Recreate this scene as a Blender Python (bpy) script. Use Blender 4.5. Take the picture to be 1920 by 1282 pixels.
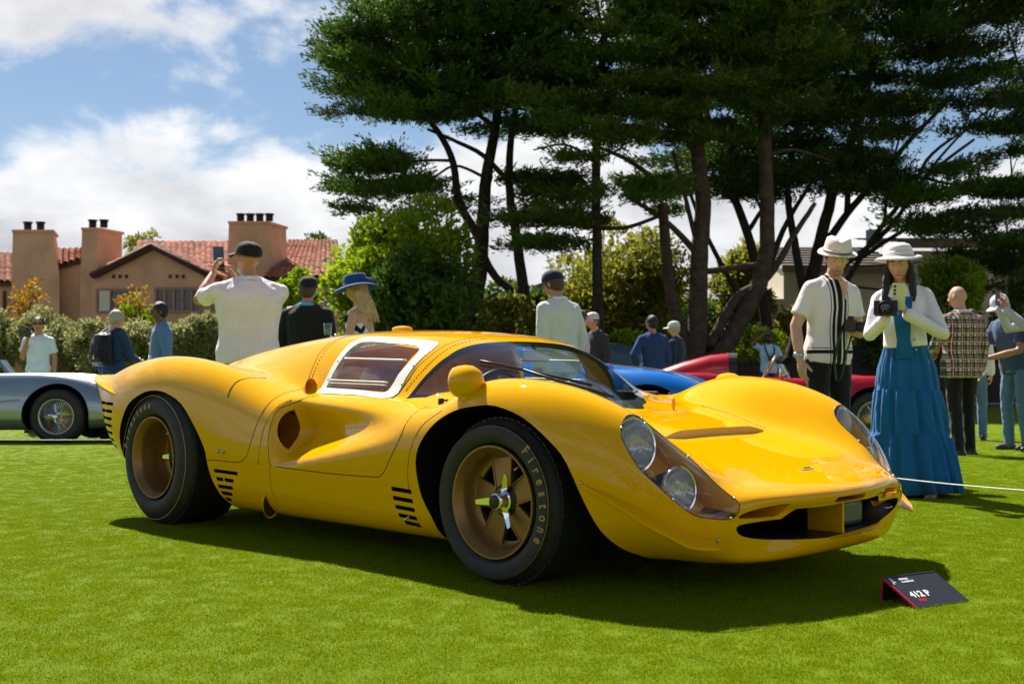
import bpy, bmesh, math, random
import numpy as np
from mathutils import Vector, Matrix, Quaternion
from mathutils.bvhtree import BVHTree

random.seed(7)
rng = np.random.default_rng(7)
scene = bpy.context.scene
col = scene.collection
for o in list(bpy.data.objects):
    bpy.data.objects.remove(o)

# ------------------------------------------------------------------ camera
CAM_LOC = Vector((4.221, -3.873, 0.794))
YAW, PITCH = math.radians(134.068), math.radians(1.2263)
FWD = Vector((math.cos(YAW) * math.cos(PITCH), math.sin(YAW) * math.cos(PITCH), math.sin(PITCH)))
FH = Vector((math.cos(YAW), math.sin(YAW), 0))
RH = Vector((math.sin(YAW), -math.cos(YAW), 0))
cam_d = bpy.data.cameras.new('camera')
cam_d.sensor_width = 36.0
cam_d.lens = 2200.0 / 1920.0 * 36.0
cam_d.clip_start, cam_d.clip_end = 0.05, 2000
cam_d.dof.use_dof = True
cam_d.dof.focus_distance = 5.1
cam_d.dof.aperture_fstop = 5.6
cam = bpy.data.objects.new('camera', cam_d)
col.objects.link(cam)
cam.location = CAM_LOC
cam.rotation_euler = FWD.to_track_quat('-Z', 'Y').to_euler()
scene.camera = cam

# ------------------------------------------------------------------ sun, sky, exposure
LIGHT = Vector((0.74, -0.25, -1.0)).normalized()
SUN = -LIGHT
sun_d = bpy.data.lights.new('sun', 'SUN')
sun_d.energy = 5.0
sun_d.angle = math.radians(0.53)
sun_d.color = (1.0, 0.94, 0.84)
sun = bpy.data.objects.new('sun', sun_d)
col.objects.link(sun)
sun.rotation_euler = LIGHT.to_track_quat('-Z', 'Y').to_euler()
sun.location = (0, 0, 30)

world = bpy.data.worlds.new('World')
scene.world = world
world.use_nodes = True


def build_world():
    nt = world.node_tree
    N, L = nt.nodes, nt.links
    N.clear()
    out = N.new('ShaderNodeOutputWorld')
    sky = N.new('ShaderNodeTexSky')
    sky.sky_type = 'NISHITA'
    sky.sun_disc = False
    sky.sun_elevation = math.asin(SUN.z)
    sky.sun_rotation = math.atan2(SUN.x, SUN.y)
    sky.air_density = 1.0
    sky.dust_density = 0.3
    sky.ozone_density = 3.0
    bg1 = N.new('ShaderNodeBackground')
    bg1.inputs['Strength'].default_value = 0.043
    L.new(sky.outputs[0], bg1.inputs[0])
    tc = N.new('ShaderNodeTexCoord')
    sep = N.new('ShaderNodeSeparateXYZ')
    L.new(tc.outputs['Generated'], sep.inputs[0])

    def m(op, a, b=None, c=None):
        n = N.new('ShaderNodeMath')
        n.operation = op
        for i, v in enumerate((a, b, c)):
            if v is None:
                continue
            if isinstance(v, (int, float)):
                n.inputs[i].default_value = v
            else:
                L.new(v, n.inputs[i])
        return n.outputs[0]
    def noise(scale, detail, rough, dist=0.0, off=(0, 0, 0), zs=2.0):
        mp = N.new('ShaderNodeMapping')
        mp.inputs['Location'].default_value = off
        mp.inputs['Scale'].default_value = (1, 1, zs)
        L.new(tc.outputs['Generated'], mp.inputs[0])
        n = N.new('ShaderNodeTexNoise')
        n.inputs['Scale'].default_value = scale
        n.inputs['Detail'].default_value = detail
        n.inputs['Roughness'].default_value = rough
        n.inputs['Distortion'].default_value = dist
        L.new(mp.outputs[0], n.inputs['Vector'])
        return n.outputs['Fac']
    big = noise(4.2, 3, 0.5, 0.0, CLOUD_OFF)
    fine = noise(9.0, 10, 0.60, 0.25, (3.1, 1.7, 0.4), 1.6)
    dens = m('ADD', m('MULTIPLY', big, 0.60), m('MULTIPLY', fine, 0.42))
    # more cover low down, an opener belt of sky at about fourteen degrees, broken cover above
    low_ = m('MULTIPLY', m('SUBTRACT', 0.21, m('MINIMUM', sep.outputs[2], 0.21)), 1.1)
    belt = m('DIVIDE', m('SUBTRACT', sep.outputs[2], 0.235), 0.042)
    belt = m('MULTIPLY', m('POWER', 2.718, m('MULTIPLY', m('MULTIPLY', belt, belt), -1.0)), -0.125)
    high = m('MULTIPLY', m('MAXIMUM', m('SUBTRACT', sep.outputs[2], 0.34), 0.0), -0.36)
    dens = m('ADD', m('ADD', m('ADD', dens, low_), belt), high)
    mr = N.new('ShaderNodeMapRange')
    mr.interpolation_type = 'SMOOTHSTEP'
    mr.inputs['From Min'].default_value = 0.435
    mr.inputs['From Max'].default_value = 0.545
    L.new(dens, mr.inputs['Value'])
    # thick parts of the cloud are greyer underneath
    sh = N.new('ShaderNodeMapRange')
    sh.inputs['From Min'].default_value = 0.50
    sh.inputs['From Max'].default_value = 0.68
    sh.inputs['To Min'].default_value = 1.0
    sh.inputs['To Max'].default_value = 0.50
    L.new(m('ADD', m('MULTIPLY', dens, 0.6), m('MULTIPLY', noise(6.0, 6, 0.55, 0.2, (7, 2, 0)), 0.42)), sh.inputs['Value'])
    colr = N.new('ShaderNodeCombineColor')
    L.new(m('MULTIPLY', sh.outputs[0], 0.985), colr.inputs[0])
    L.new(m('MULTIPLY', sh.outputs[0], 0.99), colr.inputs[1])
    L.new(m('MULTIPLY', m('ADD', m('MULTIPLY', sh.outputs[0], 0.9), 0.1), 1.0), colr.inputs[2])
    bg2 = N.new('ShaderNodeBackground')
    bg2.inputs['Strength'].default_value = 0.48
    L.new(colr.outputs[0], bg2.inputs[0])
    mix = N.new('ShaderNodeMixShader')
    L.new(mr.outputs[0], mix.inputs[0])
    L.new(bg1.outputs[0], mix.inputs[1])
    L.new(bg2.outputs[0], mix.inputs[2])
    L.new(mix.outputs[0], out.inputs[0])


CLOUD_OFF = (0.0, 0.0, 0.0)
build_world()
vs = scene.view_settings
scene.display_settings.display_device = 'sRGB'
vs.view_transform = 'Standard'
vs.look = 'None'
vs.exposure = 1.1
vs.gamma = 1.0
vs.use_curve_mapping = False
scene.render.engine = 'CYCLES'
scene.cycles.max_bounces = 8
scene.cycles.transparent_max_bounces = 16
scene.cycles.use_denoising = True


# ------------------------------------------------------------------ helpers
def ground_z(d):
    """the lawn falls away gently behind the parked car, then levels out"""
    t = min(max(d - 6.6, 0.0), 9.6)
    return -0.0207 * t * t / (t + 0.6) if t > 0 else 0.0


def W(r, d, z=None):
    """r metres to the right of the view axis, d metres out; z above the lawn there"""
    p = Vector((CAM_LOC.x, CAM_LOC.y, 0)) + RH * r + FH * d
    p.z = ground_z(d) + (z or 0.0)
    return p


def tag(o, label=None, cat=None, group=None, kind=None):
    if label:
        o['label'] = label
    if cat:
        o['category'] = cat
    if group:
        o['group'] = group
    if kind:
        o['kind'] = kind
    return o


def empty(name, loc=(0, 0, 0), rz=0.0, parent=None):
    o = bpy.data.objects.new(name, None)
    o.empty_display_size = 0.1
    col.objects.link(o)
    o.location = loc
    o.rotation_euler = (0, 0, rz)
    if parent:
        o.parent = parent
    return o


def link_mesh(name, me, parent=None, loc=None):
    o = bpy.data.objects.new(name, me)
    col.objects.link(o)
    if parent:
        o.parent = parent
    if loc is not None:
        o.location = loc
    return o


def mesh_obj(name, verts, faces, mats=None, parent=None, smooth=True, midx=None, loc=None):
    me = bpy.data.meshes.new(name)
    me.from_pydata([tuple(v) for v in verts], [], [tuple(f) for f in faces])
    if mats is not None:
        for mt in (mats if isinstance(mats, (list, tuple)) else [mats]):
            me.materials.append(mt)
    if midx is not None:
        me.polygons.foreach_set('material_index', np.asarray(midx, dtype=np.int32))
    if smooth:
        me.polygons.foreach_set('use_smooth', np.ones(len(me.polygons), dtype=bool))
    me.update()
    return link_mesh(name, me, parent, loc)


def quads_obj(name, V, Q, mats, parent=None, smooth=False, midx=None, loc=None):
    """fast numpy path: V (n,3), Q (m,k)"""
    V = np.ascontiguousarray(V, dtype=np.float32)
    Q = np.ascontiguousarray(Q, dtype=np.int32)
    me = bpy.data.meshes.new(name)
    me.vertices.add(len(V))
    me.vertices.foreach_set('co', V.ravel())
    k = Q.shape[1]
    me.loops.add(Q.size)
    me.loops.foreach_set('vertex_index', Q.ravel())
    me.polygons.add(len(Q))
    me.polygons.foreach_set('loop_start', np.arange(0, Q.size, k, dtype=np.int32))
    for mt in (mats if isinstance(mats, (list, tuple)) else [mats]):
        me.materials.append(mt)
    if midx is not None:
        me.polygons.foreach_set('material_index', np.asarray(midx, dtype=np.int32))
    if smooth:
        me.polygons.foreach_set('use_smooth', np.ones(len(Q), dtype=bool))
    me.update(calc_edges=True)
    me.validate()
    return link_mesh(name, me, parent, loc)


class MB:
    """collects simple shapes and links them as ONE mesh"""

    def __init__(s):
        s.v, s.f, s.m = [], [], []

    def add(s, verts, faces, mi=0):
        b = len(s.v)
        s.v += [tuple(p) for p in verts]
        s.f += [tuple(i + b for i in f) for f in faces]
        s.m += [mi] * len(faces)
        return s

    def box(s, c, size, rot=None, mi=0, taper=1.0):
        hx, hy, hz = size[0] / 2, size[1] / 2, size[2] / 2
        pts = []
        for z in (-hz, hz):
            k = 1.0 if z < 0 else taper
            for x, y in ((-hx, -hy), (hx, -hy), (hx, hy), (-hx, hy)):
                p = Vector((x * k, y * k, z))
                if rot is not None:
                    p = rot @ p
                pts.append(p + Vector(c))
        return s.add(pts, [(3, 2, 1, 0), (4, 5, 6, 7), (0, 1, 5, 4), (1, 2, 6, 5), (2, 3, 7, 6), (3, 0, 4, 7)], mi)

    def tube(s, path, radii, n=8, mi=0, cap=True, squash=1.0):
        path = [Vector(p) for p in path]
        if isinstance(radii, (int, float)):
            radii = [radii] * len(path)
        rings = []
        t0 = (path[1] - path[0]).normalized()
        a = Vector((0, 0, 1)) if abs(t0.z) < 0.9 else Vector((1, 0, 0))
        u = (a - t0 * a.dot(t0)).normalized()
        for i, p in enumerate(path):
            t = (path[min(i + 1, len(path) - 1)] - path[max(i - 1, 0)])
            t = t.normalized() if t.length > 1e-9 else t0
            u = (u - t * u.dot(t))
            u = u.normalized() if u.length > 1e-6 else t.orthogonal().normalized()
            w = t.cross(u)
            rings.append([p + (u * math.cos(2 * math.pi * k / n) + w * squash * math.sin(2 * math.pi * k / n)) * radii[i] for k in range(n)])
        vs_ = [q for r in rings for q in r]
        fs = []
        for i in range(len(path) - 1):
            for k in range(n):
                fs.append((i * n + k, i * n + (k + 1) % n, (i + 1) * n + (k + 1) % n, (i + 1) * n + k))
        if cap:
            fs.append(tuple(range(n - 1, -1, -1)))
            fs.append(tuple((len(path) - 1) * n + k for k in range(n)))
        return s.add(vs_, fs, mi)

    def lathe(s, prof, n=32, mat4=None, mi=0, close=False):
        """prof: (radius, height) pairs round the local z axis; mat4 places it"""
        vs_ = []
        for r, h in prof:
            for k in range(n):
                a = 2 * math.pi * k / n
                p = Vector((r * math.cos(a), r * math.sin(a), h))
                vs_.append(mat4 @ p if mat4 is not None else p)
        fs = []
        m_ = len(prof)
        for i in range(m_ - 1 + (1 if close else 0)):
            j = (i + 1) % m_
            for k in range(n):
                fs.append((i * n + k, i * n + (k + 1) % n, j * n + (k + 1) % n, j * n + k))
        return s.add(vs_, fs, mi)

    def ell(s, c, r, n=12, m_=8, rot=None, mi=0):
        vs_, fs = [], []
        for i in range(m_ + 1):
            th = math.pi * i / m_
            for k in range(n):
                a = 2 * math.pi * k / n
                p = Vector((r[0] * math.sin(th) * math.cos(a), r[1] * math.sin(th) * math.sin(a), r[2] * math.cos(th)))
                if rot is not None:
                    p = rot @ p
                vs_.append(p + Vector(c))
        for i in range(m_):
            for k in range(n):
                fs.append((i * n + k, (i + 1) * n + k, (i + 1) * n + (k + 1) % n, i * n + (k + 1) % n))
        return s.add(vs_, fs, mi)

    def prism(s, outline, d, mi=0):
        """outline: 3-D points of a polygon, extruded by vector d"""
        n = len(outline)
        o = [Vector(p) for p in outline]
        d = Vector(d)
        vs_ = o + [p + d for p in o]
        fs = [tuple(range(n)), tuple(range(2 * n - 1, n - 1, -1))]
        for k in range(n):
            fs.append((k, k + n, (k + 1) % n + n, (k + 1) % n))
        return s.add(vs_, fs, mi)

    def build(s, name, mats, parent=None, smooth=False, loc=None, weld=False, recalc=False):
        o = mesh_obj(name, s.v, s.f, mats, parent, smooth, s.m, loc)
        if weld or recalc:
            bm = bmesh.new()
            bm.from_mesh(o.data)
            if weld:
                bmesh.ops.remove_doubles(bm, verts=bm.verts, dist=1e-5)
            bmesh.ops.recalc_face_normals(bm, faces=bm.faces)
            bm.to_mesh(o.data)
            bm.free()
        return o


def smooth_by_angle(o, deg=35):
    me = o.data
    me.polygons.foreach_set('use_smooth', np.ones(len(me.polygons), dtype=bool))
    bm = bmesh.new()
    bm.from_mesh(me)
    for e in bm.edges:
        e.smooth = not (len(e.link_faces) == 2 and e.calc_face_angle(0) > math.radians(deg))
    bm.to_mesh(me)
    bm.free()
    return o


# ------------------------------------------------------------------ materials
def mat(name, base=(0.5, 0.5, 0.5), rough=0.5, metal=0.0, coat=0.0, spec=0.5, noise=None, bump=None, trans=0.0, ior=1.45,
        sheen=0.0, alpha=1.0, coat_rough=0.03):
    """noise=(scale, amount, detail): value variation; bump=(scale, strength, distance)"""
    mt = bpy.data.materials.new(name)
    mt.use_nodes = True
    nt = mt.node_tree
    N, L = nt.nodes, nt.links
    b = N['Principled BSDF']
    b.inputs['Base Color'].default_value = (*base, 1)
    b.inputs['Roughness'].default_value = rough
    b.inputs['Metallic'].default_value = metal
    b.inputs['Coat Weight'].default_value = coat
    b.inputs['Coat Roughness'].default_value = coat_rough
    b.inputs['Specular IOR Level'].default_value = spec
    b.inputs['Transmission Weight'].default_value = trans
    b.inputs['IOR'].default_value = ior
    b.inputs['Sheen Weight'].default_value = sheen
    b.inputs['Alpha'].default_value = alpha
    tc = None
    if noise or bump:
        tc = N.new('ShaderNodeTexCoord')
    if noise:
        n = N.new('ShaderNodeTexNoise')
        n.inputs['Scale'].default_value = noise[0]
        n.inputs['Detail'].default_value = noise[2] if len(noise) > 2 else 4
        L.new(tc.outputs['Object'], n.inputs['Vector'])
        mr = N.new('ShaderNodeMapRange')
        mr.inputs['From Min'].default_value = 0.3
        mr.inputs['From Max'].default_value = 0.7
        mr.inputs['To Min'].default_value = 1 - noise[1]
        mr.inputs['To Max'].default_value = 1 + noise[1]
        L.new(n.outputs['Fac'], mr.inputs['Value'])
        mx = N.new('ShaderNodeMix')
        mx.data_type = 'RGBA'
        mx.blend_type = 'MULTIPLY'
        mx.inputs['Factor'].default_value = 1.0
        mx.inputs['A'].default_value = (*base, 1)
        L.new(mr.outputs[0], mx.inputs['B'])
        L.new(mx.outputs['Result'], b.inputs['Base Color'])
    if bump:
        n = N.new('ShaderNodeTexNoise')
        n.inputs['Scale'].default_value = bump[0]
        n.inputs['Detail'].default_value = 5
        L.new(tc.outputs['Object'], n.inputs['Vector'])
        bp = N.new('ShaderNodeBump')
        bp.inputs['Strength'].default_value = bump[1]
        bp.inputs['Distance'].default_value = bump[2]
        L.new(n.outputs['Fac'], bp.inputs['Height'])
        L.new(bp.outputs[0], b.inputs['Normal'])
    return mt


def glass_mat(name, tint=(0.9, 0.95, 0.95), alpha=0.12, rough=0.02):
    """thin clear sheet: mostly see-through with sharp reflections"""
    mt = bpy.data.materials.new(name)
    mt.use_nodes = True
    N, L = mt.node_tree.nodes, mt.node_tree.links
    N.clear()
    out = N.new('ShaderNodeOutputMaterial')
    tr = N.new('ShaderNodeBsdfTransparent')
    tr.inputs[0].default_value = (*tint, 1)
    gl = N.new('ShaderNodeBsdfGlossy')
    gl.inputs['Roughness'].default_value = rough
    gl.inputs['Color'].default_value = (0.95, 0.97, 1, 1)
    lw = N.new('ShaderNodeLayerWeight')
    lw.inputs['Blend'].default_value = 0.5
    pw = N.new('ShaderNodeMath')
    pw.operation = 'POWER'
    pw.inputs[1].default_value = 4.0
    L.new(lw.outputs['Facing'], pw.inputs[0])
    ad = N.new('ShaderNodeMath')
    ad.operation = 'MULTIPLY_ADD'
    ad.use_clamp = True
    ad.inputs[1].default_value = 0.8
    ad.inputs[2].default_value = 0.045 + alpha * 0.2
    L.new(pw.outputs[0], ad.inputs[0])
    mx = N.new('ShaderNodeMixShader')
    L.new(ad.outputs[0], mx.inputs[0])
    L.new(tr.outputs[0], mx.inputs[1])
    L.new(gl.outputs[0], mx.inputs[2])
    L.new(mx.outputs[0], out.inputs[0])
    return mt


M = {}
M['yellow'] = mat('yellow_paint', (0.76, 0.378, 0.0005), 0.5, coat=1.0, coat_rough=0.008, spec=0.0)
M['yellow'].node_tree.nodes['Principled BSDF'].inputs['Coat IOR'].default_value = 1.36
M['wheel_well'] = mat('dark_wheel_well', (0.007, 0.008, 0.008), 0.9, spec=0.1)
M['black'] = mat('black_trim', (0.012, 0.012, 0.013), 0.45)
M['gap'] = mat('panel_joint', (0.02, 0.012, 0.002), 0.8)
M['rubber'] = mat('tyre_rubber', (0.022, 0.022, 0.024), 0.62, noise=(30, 0.25), bump=(180, 0.08, 0.002))
M['bronze'] = mat('bronze_magnesium', (0.30, 0.165, 0.058), 0.38, metal=0.6, noise=(60, 0.08), bump=(400, 0.05, 0.001))
M['gold'] = mat('gold_lettering', (0.42, 0.27, 0.09), 0.5)
M['chrome'] = mat('chrome', (0.86, 0.87, 0.88), 0.06, metal=1.0)
M['steel'] = mat('brushed_steel', (0.45, 0.46, 0.47), 0.28, metal=1.0)
M['white'] = mat('white_paint', (0.82, 0.82, 0.80), 0.35, coat=0.4)
M['glass'] = glass_mat('clear_plexiglass')
M['headglass'] = glass_mat('lamp_cover_perspex', (0.98, 0.98, 0.98), 0.05)
M['windglass'] = glass_mat('windscreen_glass', (0.80, 0.88, 0.88), 0.2)
M['seat_orange'] = mat('orange_upholstery', (0.90, 0.40, 0.012), 0.6, noise=(12, 0.15), bump=(40, 0.2, 0.004))
M['navy_cloth'] = mat('navy_cockpit_cloth', (0.012, 0.018, 0.035), 0.75, bump=(120, 0.2, 0.002))
M['cockpit'] = mat('cockpit_lining', (0.62, 0.46, 0.22), 0.6)
M['lens'] = glass_mat('headlamp_lens', (0.93, 0.95, 0.96), 0.5, 0.03)
M['amber'] = mat('amber_lens', (0.5, 0.09, 0.01), 0.2, coat=1)
# ------------------------------------------------------------------ yellow racing coupe: body surface
car = empty('race_car', (0, 0, 0))
tag(car, 'low yellow 1960s racing coupe with bronze wheels parked on the lawn', 'car')

LOW = [(0, .11), (.55, .11), (.77, .13), (.845, .22), (.875, .37)]


def st(x, pts, low=None, xs=None):
    p = (low if low is not None else LOW)
    p = p + pts
    assert len(p) == 14, (x, len(p))
    return [((xs[i] if xs and xs[i] is not None else x), a, b) for i, (a, b) in enumerate(p)]


NX = [None] * 14
SECT = [
    # inside the mouth, the nose rim, then back along the car
    st(2.05, [(.64, .265), (.625, .305), (.58, .332), (.51, .35), (.42, .358), (.32, .362), (.22, .366), (.11, .368), (0, .369)],
       [(0, .137), (.27, .139), (.46, .147), (.56, .175), (.615, .22)],
       [2.11, 2.10, 2.07, 2.045, 2.04, 2.045, 2.052, 2.065, 2.08, 2.10, 2.12, 2.135, 2.147, 2.15]),
    st(1.985, [(.708, .315), (.686, .36), (.63, .39), (.54, .402), (.45, .405), (.36, .41), (.25, .414), (.12, .417), (0, .418)],
       [(0, .125), (.42, .127), (.59, .148), (.67, .19), (.708, .25)]),
    st(1.90, [(.79, .385), (.765, .447), (.705, .487), (.615, .482), (.50, .449), (.37, .445), (.25, .444), (.12, .444), (0, .444)],
       [(0, .125), (.50, .130), (.67, .162), (.755, .22), (.79, .30)]),
    st(1.75, [(.845, .44), (.818, .54), (.758, .613), (.655, .606), (.515, .510), (.37, .488), (.25, .486), (.12, .486), (0, .486)],
       [(0, .12), (.55, .128), (.73, .166), (.81, .24), (.845, .33)]),
    st(1.55, [(.89, .50), (.845, .63), (.768, .702), (.64, .675), (.485, .56), (.36, .542), (.25, .539), (.12, .538), (0, .538)],
       [(0, .10), (.55, .10), (.76, .13), (.85, .22), (.885, .36)]),
    st(1.35, [(.905, .53), (.872, .664), (.775, .742), (.615, .712), (.46, .612), (.34, .596), (.23, .592), (.12, .590), (0, .590)],
       [(0, .10), (.55, .10), (.77, .13), (.865, .23), (.90, .38)]),
    st(1.15, [(.905, .545), (.872, .682), (.77, .750), (.615, .716), (.475, .64), (.35, .630), (.23, .626), (.11, .630), (0, .640)],
       [(0, .10), (.55, .10), (.77, .13), (.865, .23), (.90, .39)]),
    st(1.00, [(.90, .545), (.855, .668), (.765, .712), (.64, .695), (.55, .655), (.42, .646), (.27, .664), (.13, .698), (0, .71)],
       [(0, .10), (.55, .11), (.77, .13), (.86, .23), (.897, .39)]),
    st(.85, [(.89, .53), (.843, .622), (.765, .655), (.70, .66), (.645, .664), (.52, .668), (.37, .716), (.19, .764), (0, .779)],
       [(0, .10), (.55, .11), (.77, .13), (.855, .23), (.89, .39)]),
    st(.62, [(.872, .51), (.832, .592), (.77, .632), (.718, .652), (.676, .672), (.608, .735), (.48, .818), (.27, .871), (0, .884)]),
    st(.38, [(.865, .51), (.83, .595), (.77, .637), (.715, .66), (.672, .682), (.618, .77), (.525, .875), (.355, .930), (0, .949)]),
    st(.10, [(.865, .51), (.83, .598), (.77, .642), (.71, .665), (.665, .690), (.612, .78), (.527, .892), (.365, .950), (0, .970)]),
    st(-.20, [(.866, .515), (.833, .61), (.77, .662), (.705, .682), (.655, .705), (.60, .79), (.515, .893), (.365, .951), (0, .974)]),
    st(-.50, [(.872, .53), (.848, .650), (.78, .728), (.69, .748), (.618, .758), (.555, .808), (.475, .880), (.35, .934), (0, .958)],
       LOW[:4] + [(.877, .37)]),
    st(-.80, [(.885, .55), (.862, .71), (.77, .808), (.65, .792), (.565, .778), (.50, .812), (.425, .864), (.32, .908), (0, .926)],
       LOW[:3] + [(.85, .22), (.883, .38)]),
    st(-1.15, [(.90, .58), (.872, .755), (.757, .848), (.61, .815), (.51, .787), (.445, .80), (.37, .832), (.28, .866), (0, .880)],
       LOW[:3] + [(.86, .24), (.893, .40)]),
    st(-1.45, [(.895, .58), (.862, .742), (.752, .836), (.61, .80), (.50, .772), (.42, .777), (.33, .795), (.22, .810), (0, .815)],
       LOW[:2] + [(.76, .17), (.855, .27), (.887, .41)]),
    st(-1.70, [(.86, .57), (.836, .705), (.748, .794), (.62, .765), (.50, .747), (.40, .746), (.30, .75), (.18, .755), (0, .757)],
       [(0, .14), (.50, .15), (.71, .22), (.80, .29), (.848, .42)], [-1.5, -1.5, -1.55, -1.60, -1.66] + [None] * 9),
    st(-1.89, [(.815, .58), (.80, .68), (.745, .748), (.62, .738), (.50, .735), (.40, .735), (.30, .735), (.18, .735), (0, .735)],
       [(0, .20), (.50, .21), (.68, .25), (.765, .31), (.805, .44)], [-1.60, -1.60, -1.63, -1.72, -1.81, -1.865] + [None] * 8),
    st(-2.00, [(.790, .58), (.785, .715), (.735, .744), (.62, .746), (.50, .746), (.40, .746), (.30, .746), (.18, .746), (0, .746)],
       [(0, .21), (.48, .22), (.66, .255), (.745, .315), (.785, .44)], [-1.64, -1.64, -1.67, -1.76, -1.85, -1.905, -1.98] + [None] * 7),
    st(-1.955, [(.755, .575), (.755, .69), (.71, .715), (.60, .718), (.48, .718), (.39, .718), (.29, .718), (.17, .718), (0, .718)],
       [(0, .23), (.45, .24), (.63, .27), (.71, .325), (.75, .44)], [-1.64, -1.64, -1.67, -1.76, -1.85, -1.905, -1.93] + [None] * 7),
    st(-1.85, [(.60, .53), (.60, .60), (.57, .62), (.5, .63), (.4, .63), (.3, .63), (.2, .63), (.1, .63), (0, .63)],
       [(0, .30), (.40, .31), (.53, .33), (.58, .37), (.60, .44)], [-1.68, -1.68, -1.70, -1.76, -1.80] + [-1.84] * 9),
]
NOSE_CAP = [1, 0]


def basis(t):
    return np.stack([(1 - t) ** 3, 3 * t ** 3 - 6 * t ** 2 + 4, -3 * t ** 3 + 3 * t ** 2 + 3 * t + 1, t ** 3], -1) / 6


def pad(Q, axis, mirror):
    Q = np.moveaxis(Q, axis, 0)
    if mirror:
        f = np.array([1, -1, 1.0])
        a, b = Q[1] * f, Q[-2] * f
    else:
        a, b = 2 * Q[0] - Q[1], 2 * Q[-1] - Q[-2]
    return np.moveaxis(np.concatenate([a[None], Q, b[None]]), 0, axis)


def ev1(Q, axis, mirror, t):
    """uniform cubic B-spline along one axis at parameters t (in cells)"""
    n = Q.shape[axis]
    P = np.moveaxis(pad(Q, axis, mirror), axis, 0)
    i = np.clip(np.floor(t).astype(int), 0, n - 2)
    w = basis(t - i)
    r = sum(w[:, k].reshape(-1, *([1] * (P.ndim - 1))) * P[i + k] for k in range(4))
    return np.moveaxis(r, 0, axis)


def fit(P, w=0.85, it=6):
    Q = P.copy()
    ti, tj = np.arange(P.shape[0], dtype=float), np.arange(P.shape[1], dtype=float)
    for _ in range(it):
        B = ev1(ev1(Q, 0, False, ti), 1, True, tj)
        Q = Q + w * (P - B)
        Q[:, 0, 1] = 0
        Q[:, -1, 1] = 0
    return Q


SU, SV = 9, 8
P_ = np.array(SECT, dtype=float)
face_ = P_[0].copy()                                   # the flat of the nose, where the mouth is cut
face_[:, 1] *= 0.62
face_[:, 2] = 0.25 + (face_[:, 2] - 0.25) * 0.55
face_[:, 0] = 2.155 - 0.16 * (face_[:, 1] / 0.4) ** 2 * 0.5 + 0.004
P_ = np.concatenate([face_[None], P_])
Q_ = fit(P_)
tu = np.linspace(0, P_.shape[0] - 1, (P_.shape[0] - 1) * SU + 1)
tv = np.linspace(0, P_.shape[1] - 1, (P_.shape[1] - 1) * SV + 1)
G = ev1(ev1(Q_, 0, False, tu), 1, True, tv)          # (nu, nv, 3), half body y >= 0
G[:, 0, 1] = 0
G[:, -1, 1] = 0


def smoothstep(a, b, x):
    t = np.clip((x - a) / (b - a), 0, 1)
    return t * t * (3 - 2 * t)


def scoop(G):
    """the door scoop: a channel that deepens towards the intake mouth behind it"""
    x, y, z = G[..., 0], G[..., 1], G[..., 2]
    k = np.clip((0.72 - x) / 0.84, 0, 1)                         # 0 at the front, 1 at the mouth
    zc = 0.570 - 0.060 * k
    hw = 0.050 + 0.098 * k ** 0.7
    e = (z - zc) / hw
    depth = 0.178 * k ** 1.2 * smoothstep(1.06, 0.02, np.abs(e)) ** 0.8
    depth = depth * smoothstep(-0.150, -0.118, x)
    outer = smoothstep(0.66, 0.76, y)
    G = G.copy()
    G[..., 1] = y - depth * outer
    return G


G0 = G
nu, nv = G.shape[:2]


def shell(G):
    full = np.concatenate([G, (G * np.array([1, -1, 1]))[:, -2:0:-1]], axis=1)   # closed ring
    m_ = full.shape[1]
    V = full.reshape(-1, 3)
    idx = np.arange(nu * m_).reshape(nu, m_)
    a = idx[:-1]
    b = np.roll(idx, -1, 1)[:-1]
    c = np.roll(idx, -1, 1)[1:]
    d = idx[1:]
    F = np.stack([d, c, b, a], -1).reshape(-1, 4).tolist()
    F.append(tuple(int(i) for i in idx[0]))
    F.append(tuple(int(i) for i in idx[-1][::-1]))
    return V, F
# ------------------------------------------------------------------ openings cut out of the body
CAR_MATS = [M['yellow'], M['wheel_well'], M['cockpit'], M['black']]
V0, F0 = shell(scoop(G))
body_bvh = BVHTree.FromPolygons([tuple(v) for v in V0], F0)


def on_body(p):
    return body_bvh.find_nearest(Vector(p))


def sym(fn):
    for s in (-1, 1):
        fn(s)


cut = MB()          # everything taken out of the body
pane_cut = MB()     # what becomes glass
FRONT_ARCH = [(.885, .02), (.872, .15), (.868, .22), (.835, .30), (.820, .40), (.826, .46), (.856, .515), (.923, .585), (1.025, .632), (1.139, .652),
              (1.245, .655), (1.382, .618), (1.512, .54), (1.587, .468), (1.652, .335), (1.695, .237), (1.735, .178), (1.775, .145), (1.80, .02)]
REAR_ARCH = [(-1.44, .05), (-1.495, .22), (-1.535, .30), (-1.548, .40), (-1.514, .49), (-1.418, .602), (-1.28, .660), (-1.177, .677), (-1.053, .668),
             (-.906, .615), (-.787, .508), (-.706, .410), (-.690, .347), (-.672, .271), (-.640, .196), (-.600, .135), (-.58, .02)]


def dense(pts, n=4):
    """closed smooth outline through the points (Catmull-Rom), ends left straight"""
    out = []
    m_ = len(pts)
    for i in range(m_ - 1):
        p0, p1, p2, p3 = (np.array(pts[max(i - 1, 0)]), np.array(pts[i]), np.array(pts[i + 1]), np.array(pts[min(i + 2, m_ - 1)]))
        for k in range(n):
            t = k / n
            out.append(tuple(0.5 * ((2 * p1) + (-p0 + p2) * t + (2 * p0 - 5 * p1 + 4 * p2 - p3) * t * t + (-p0 + 3 * p1 - 3 * p2 + p3) * t ** 3)))
    out.append(tuple(pts[-1]))
    return out


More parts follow.
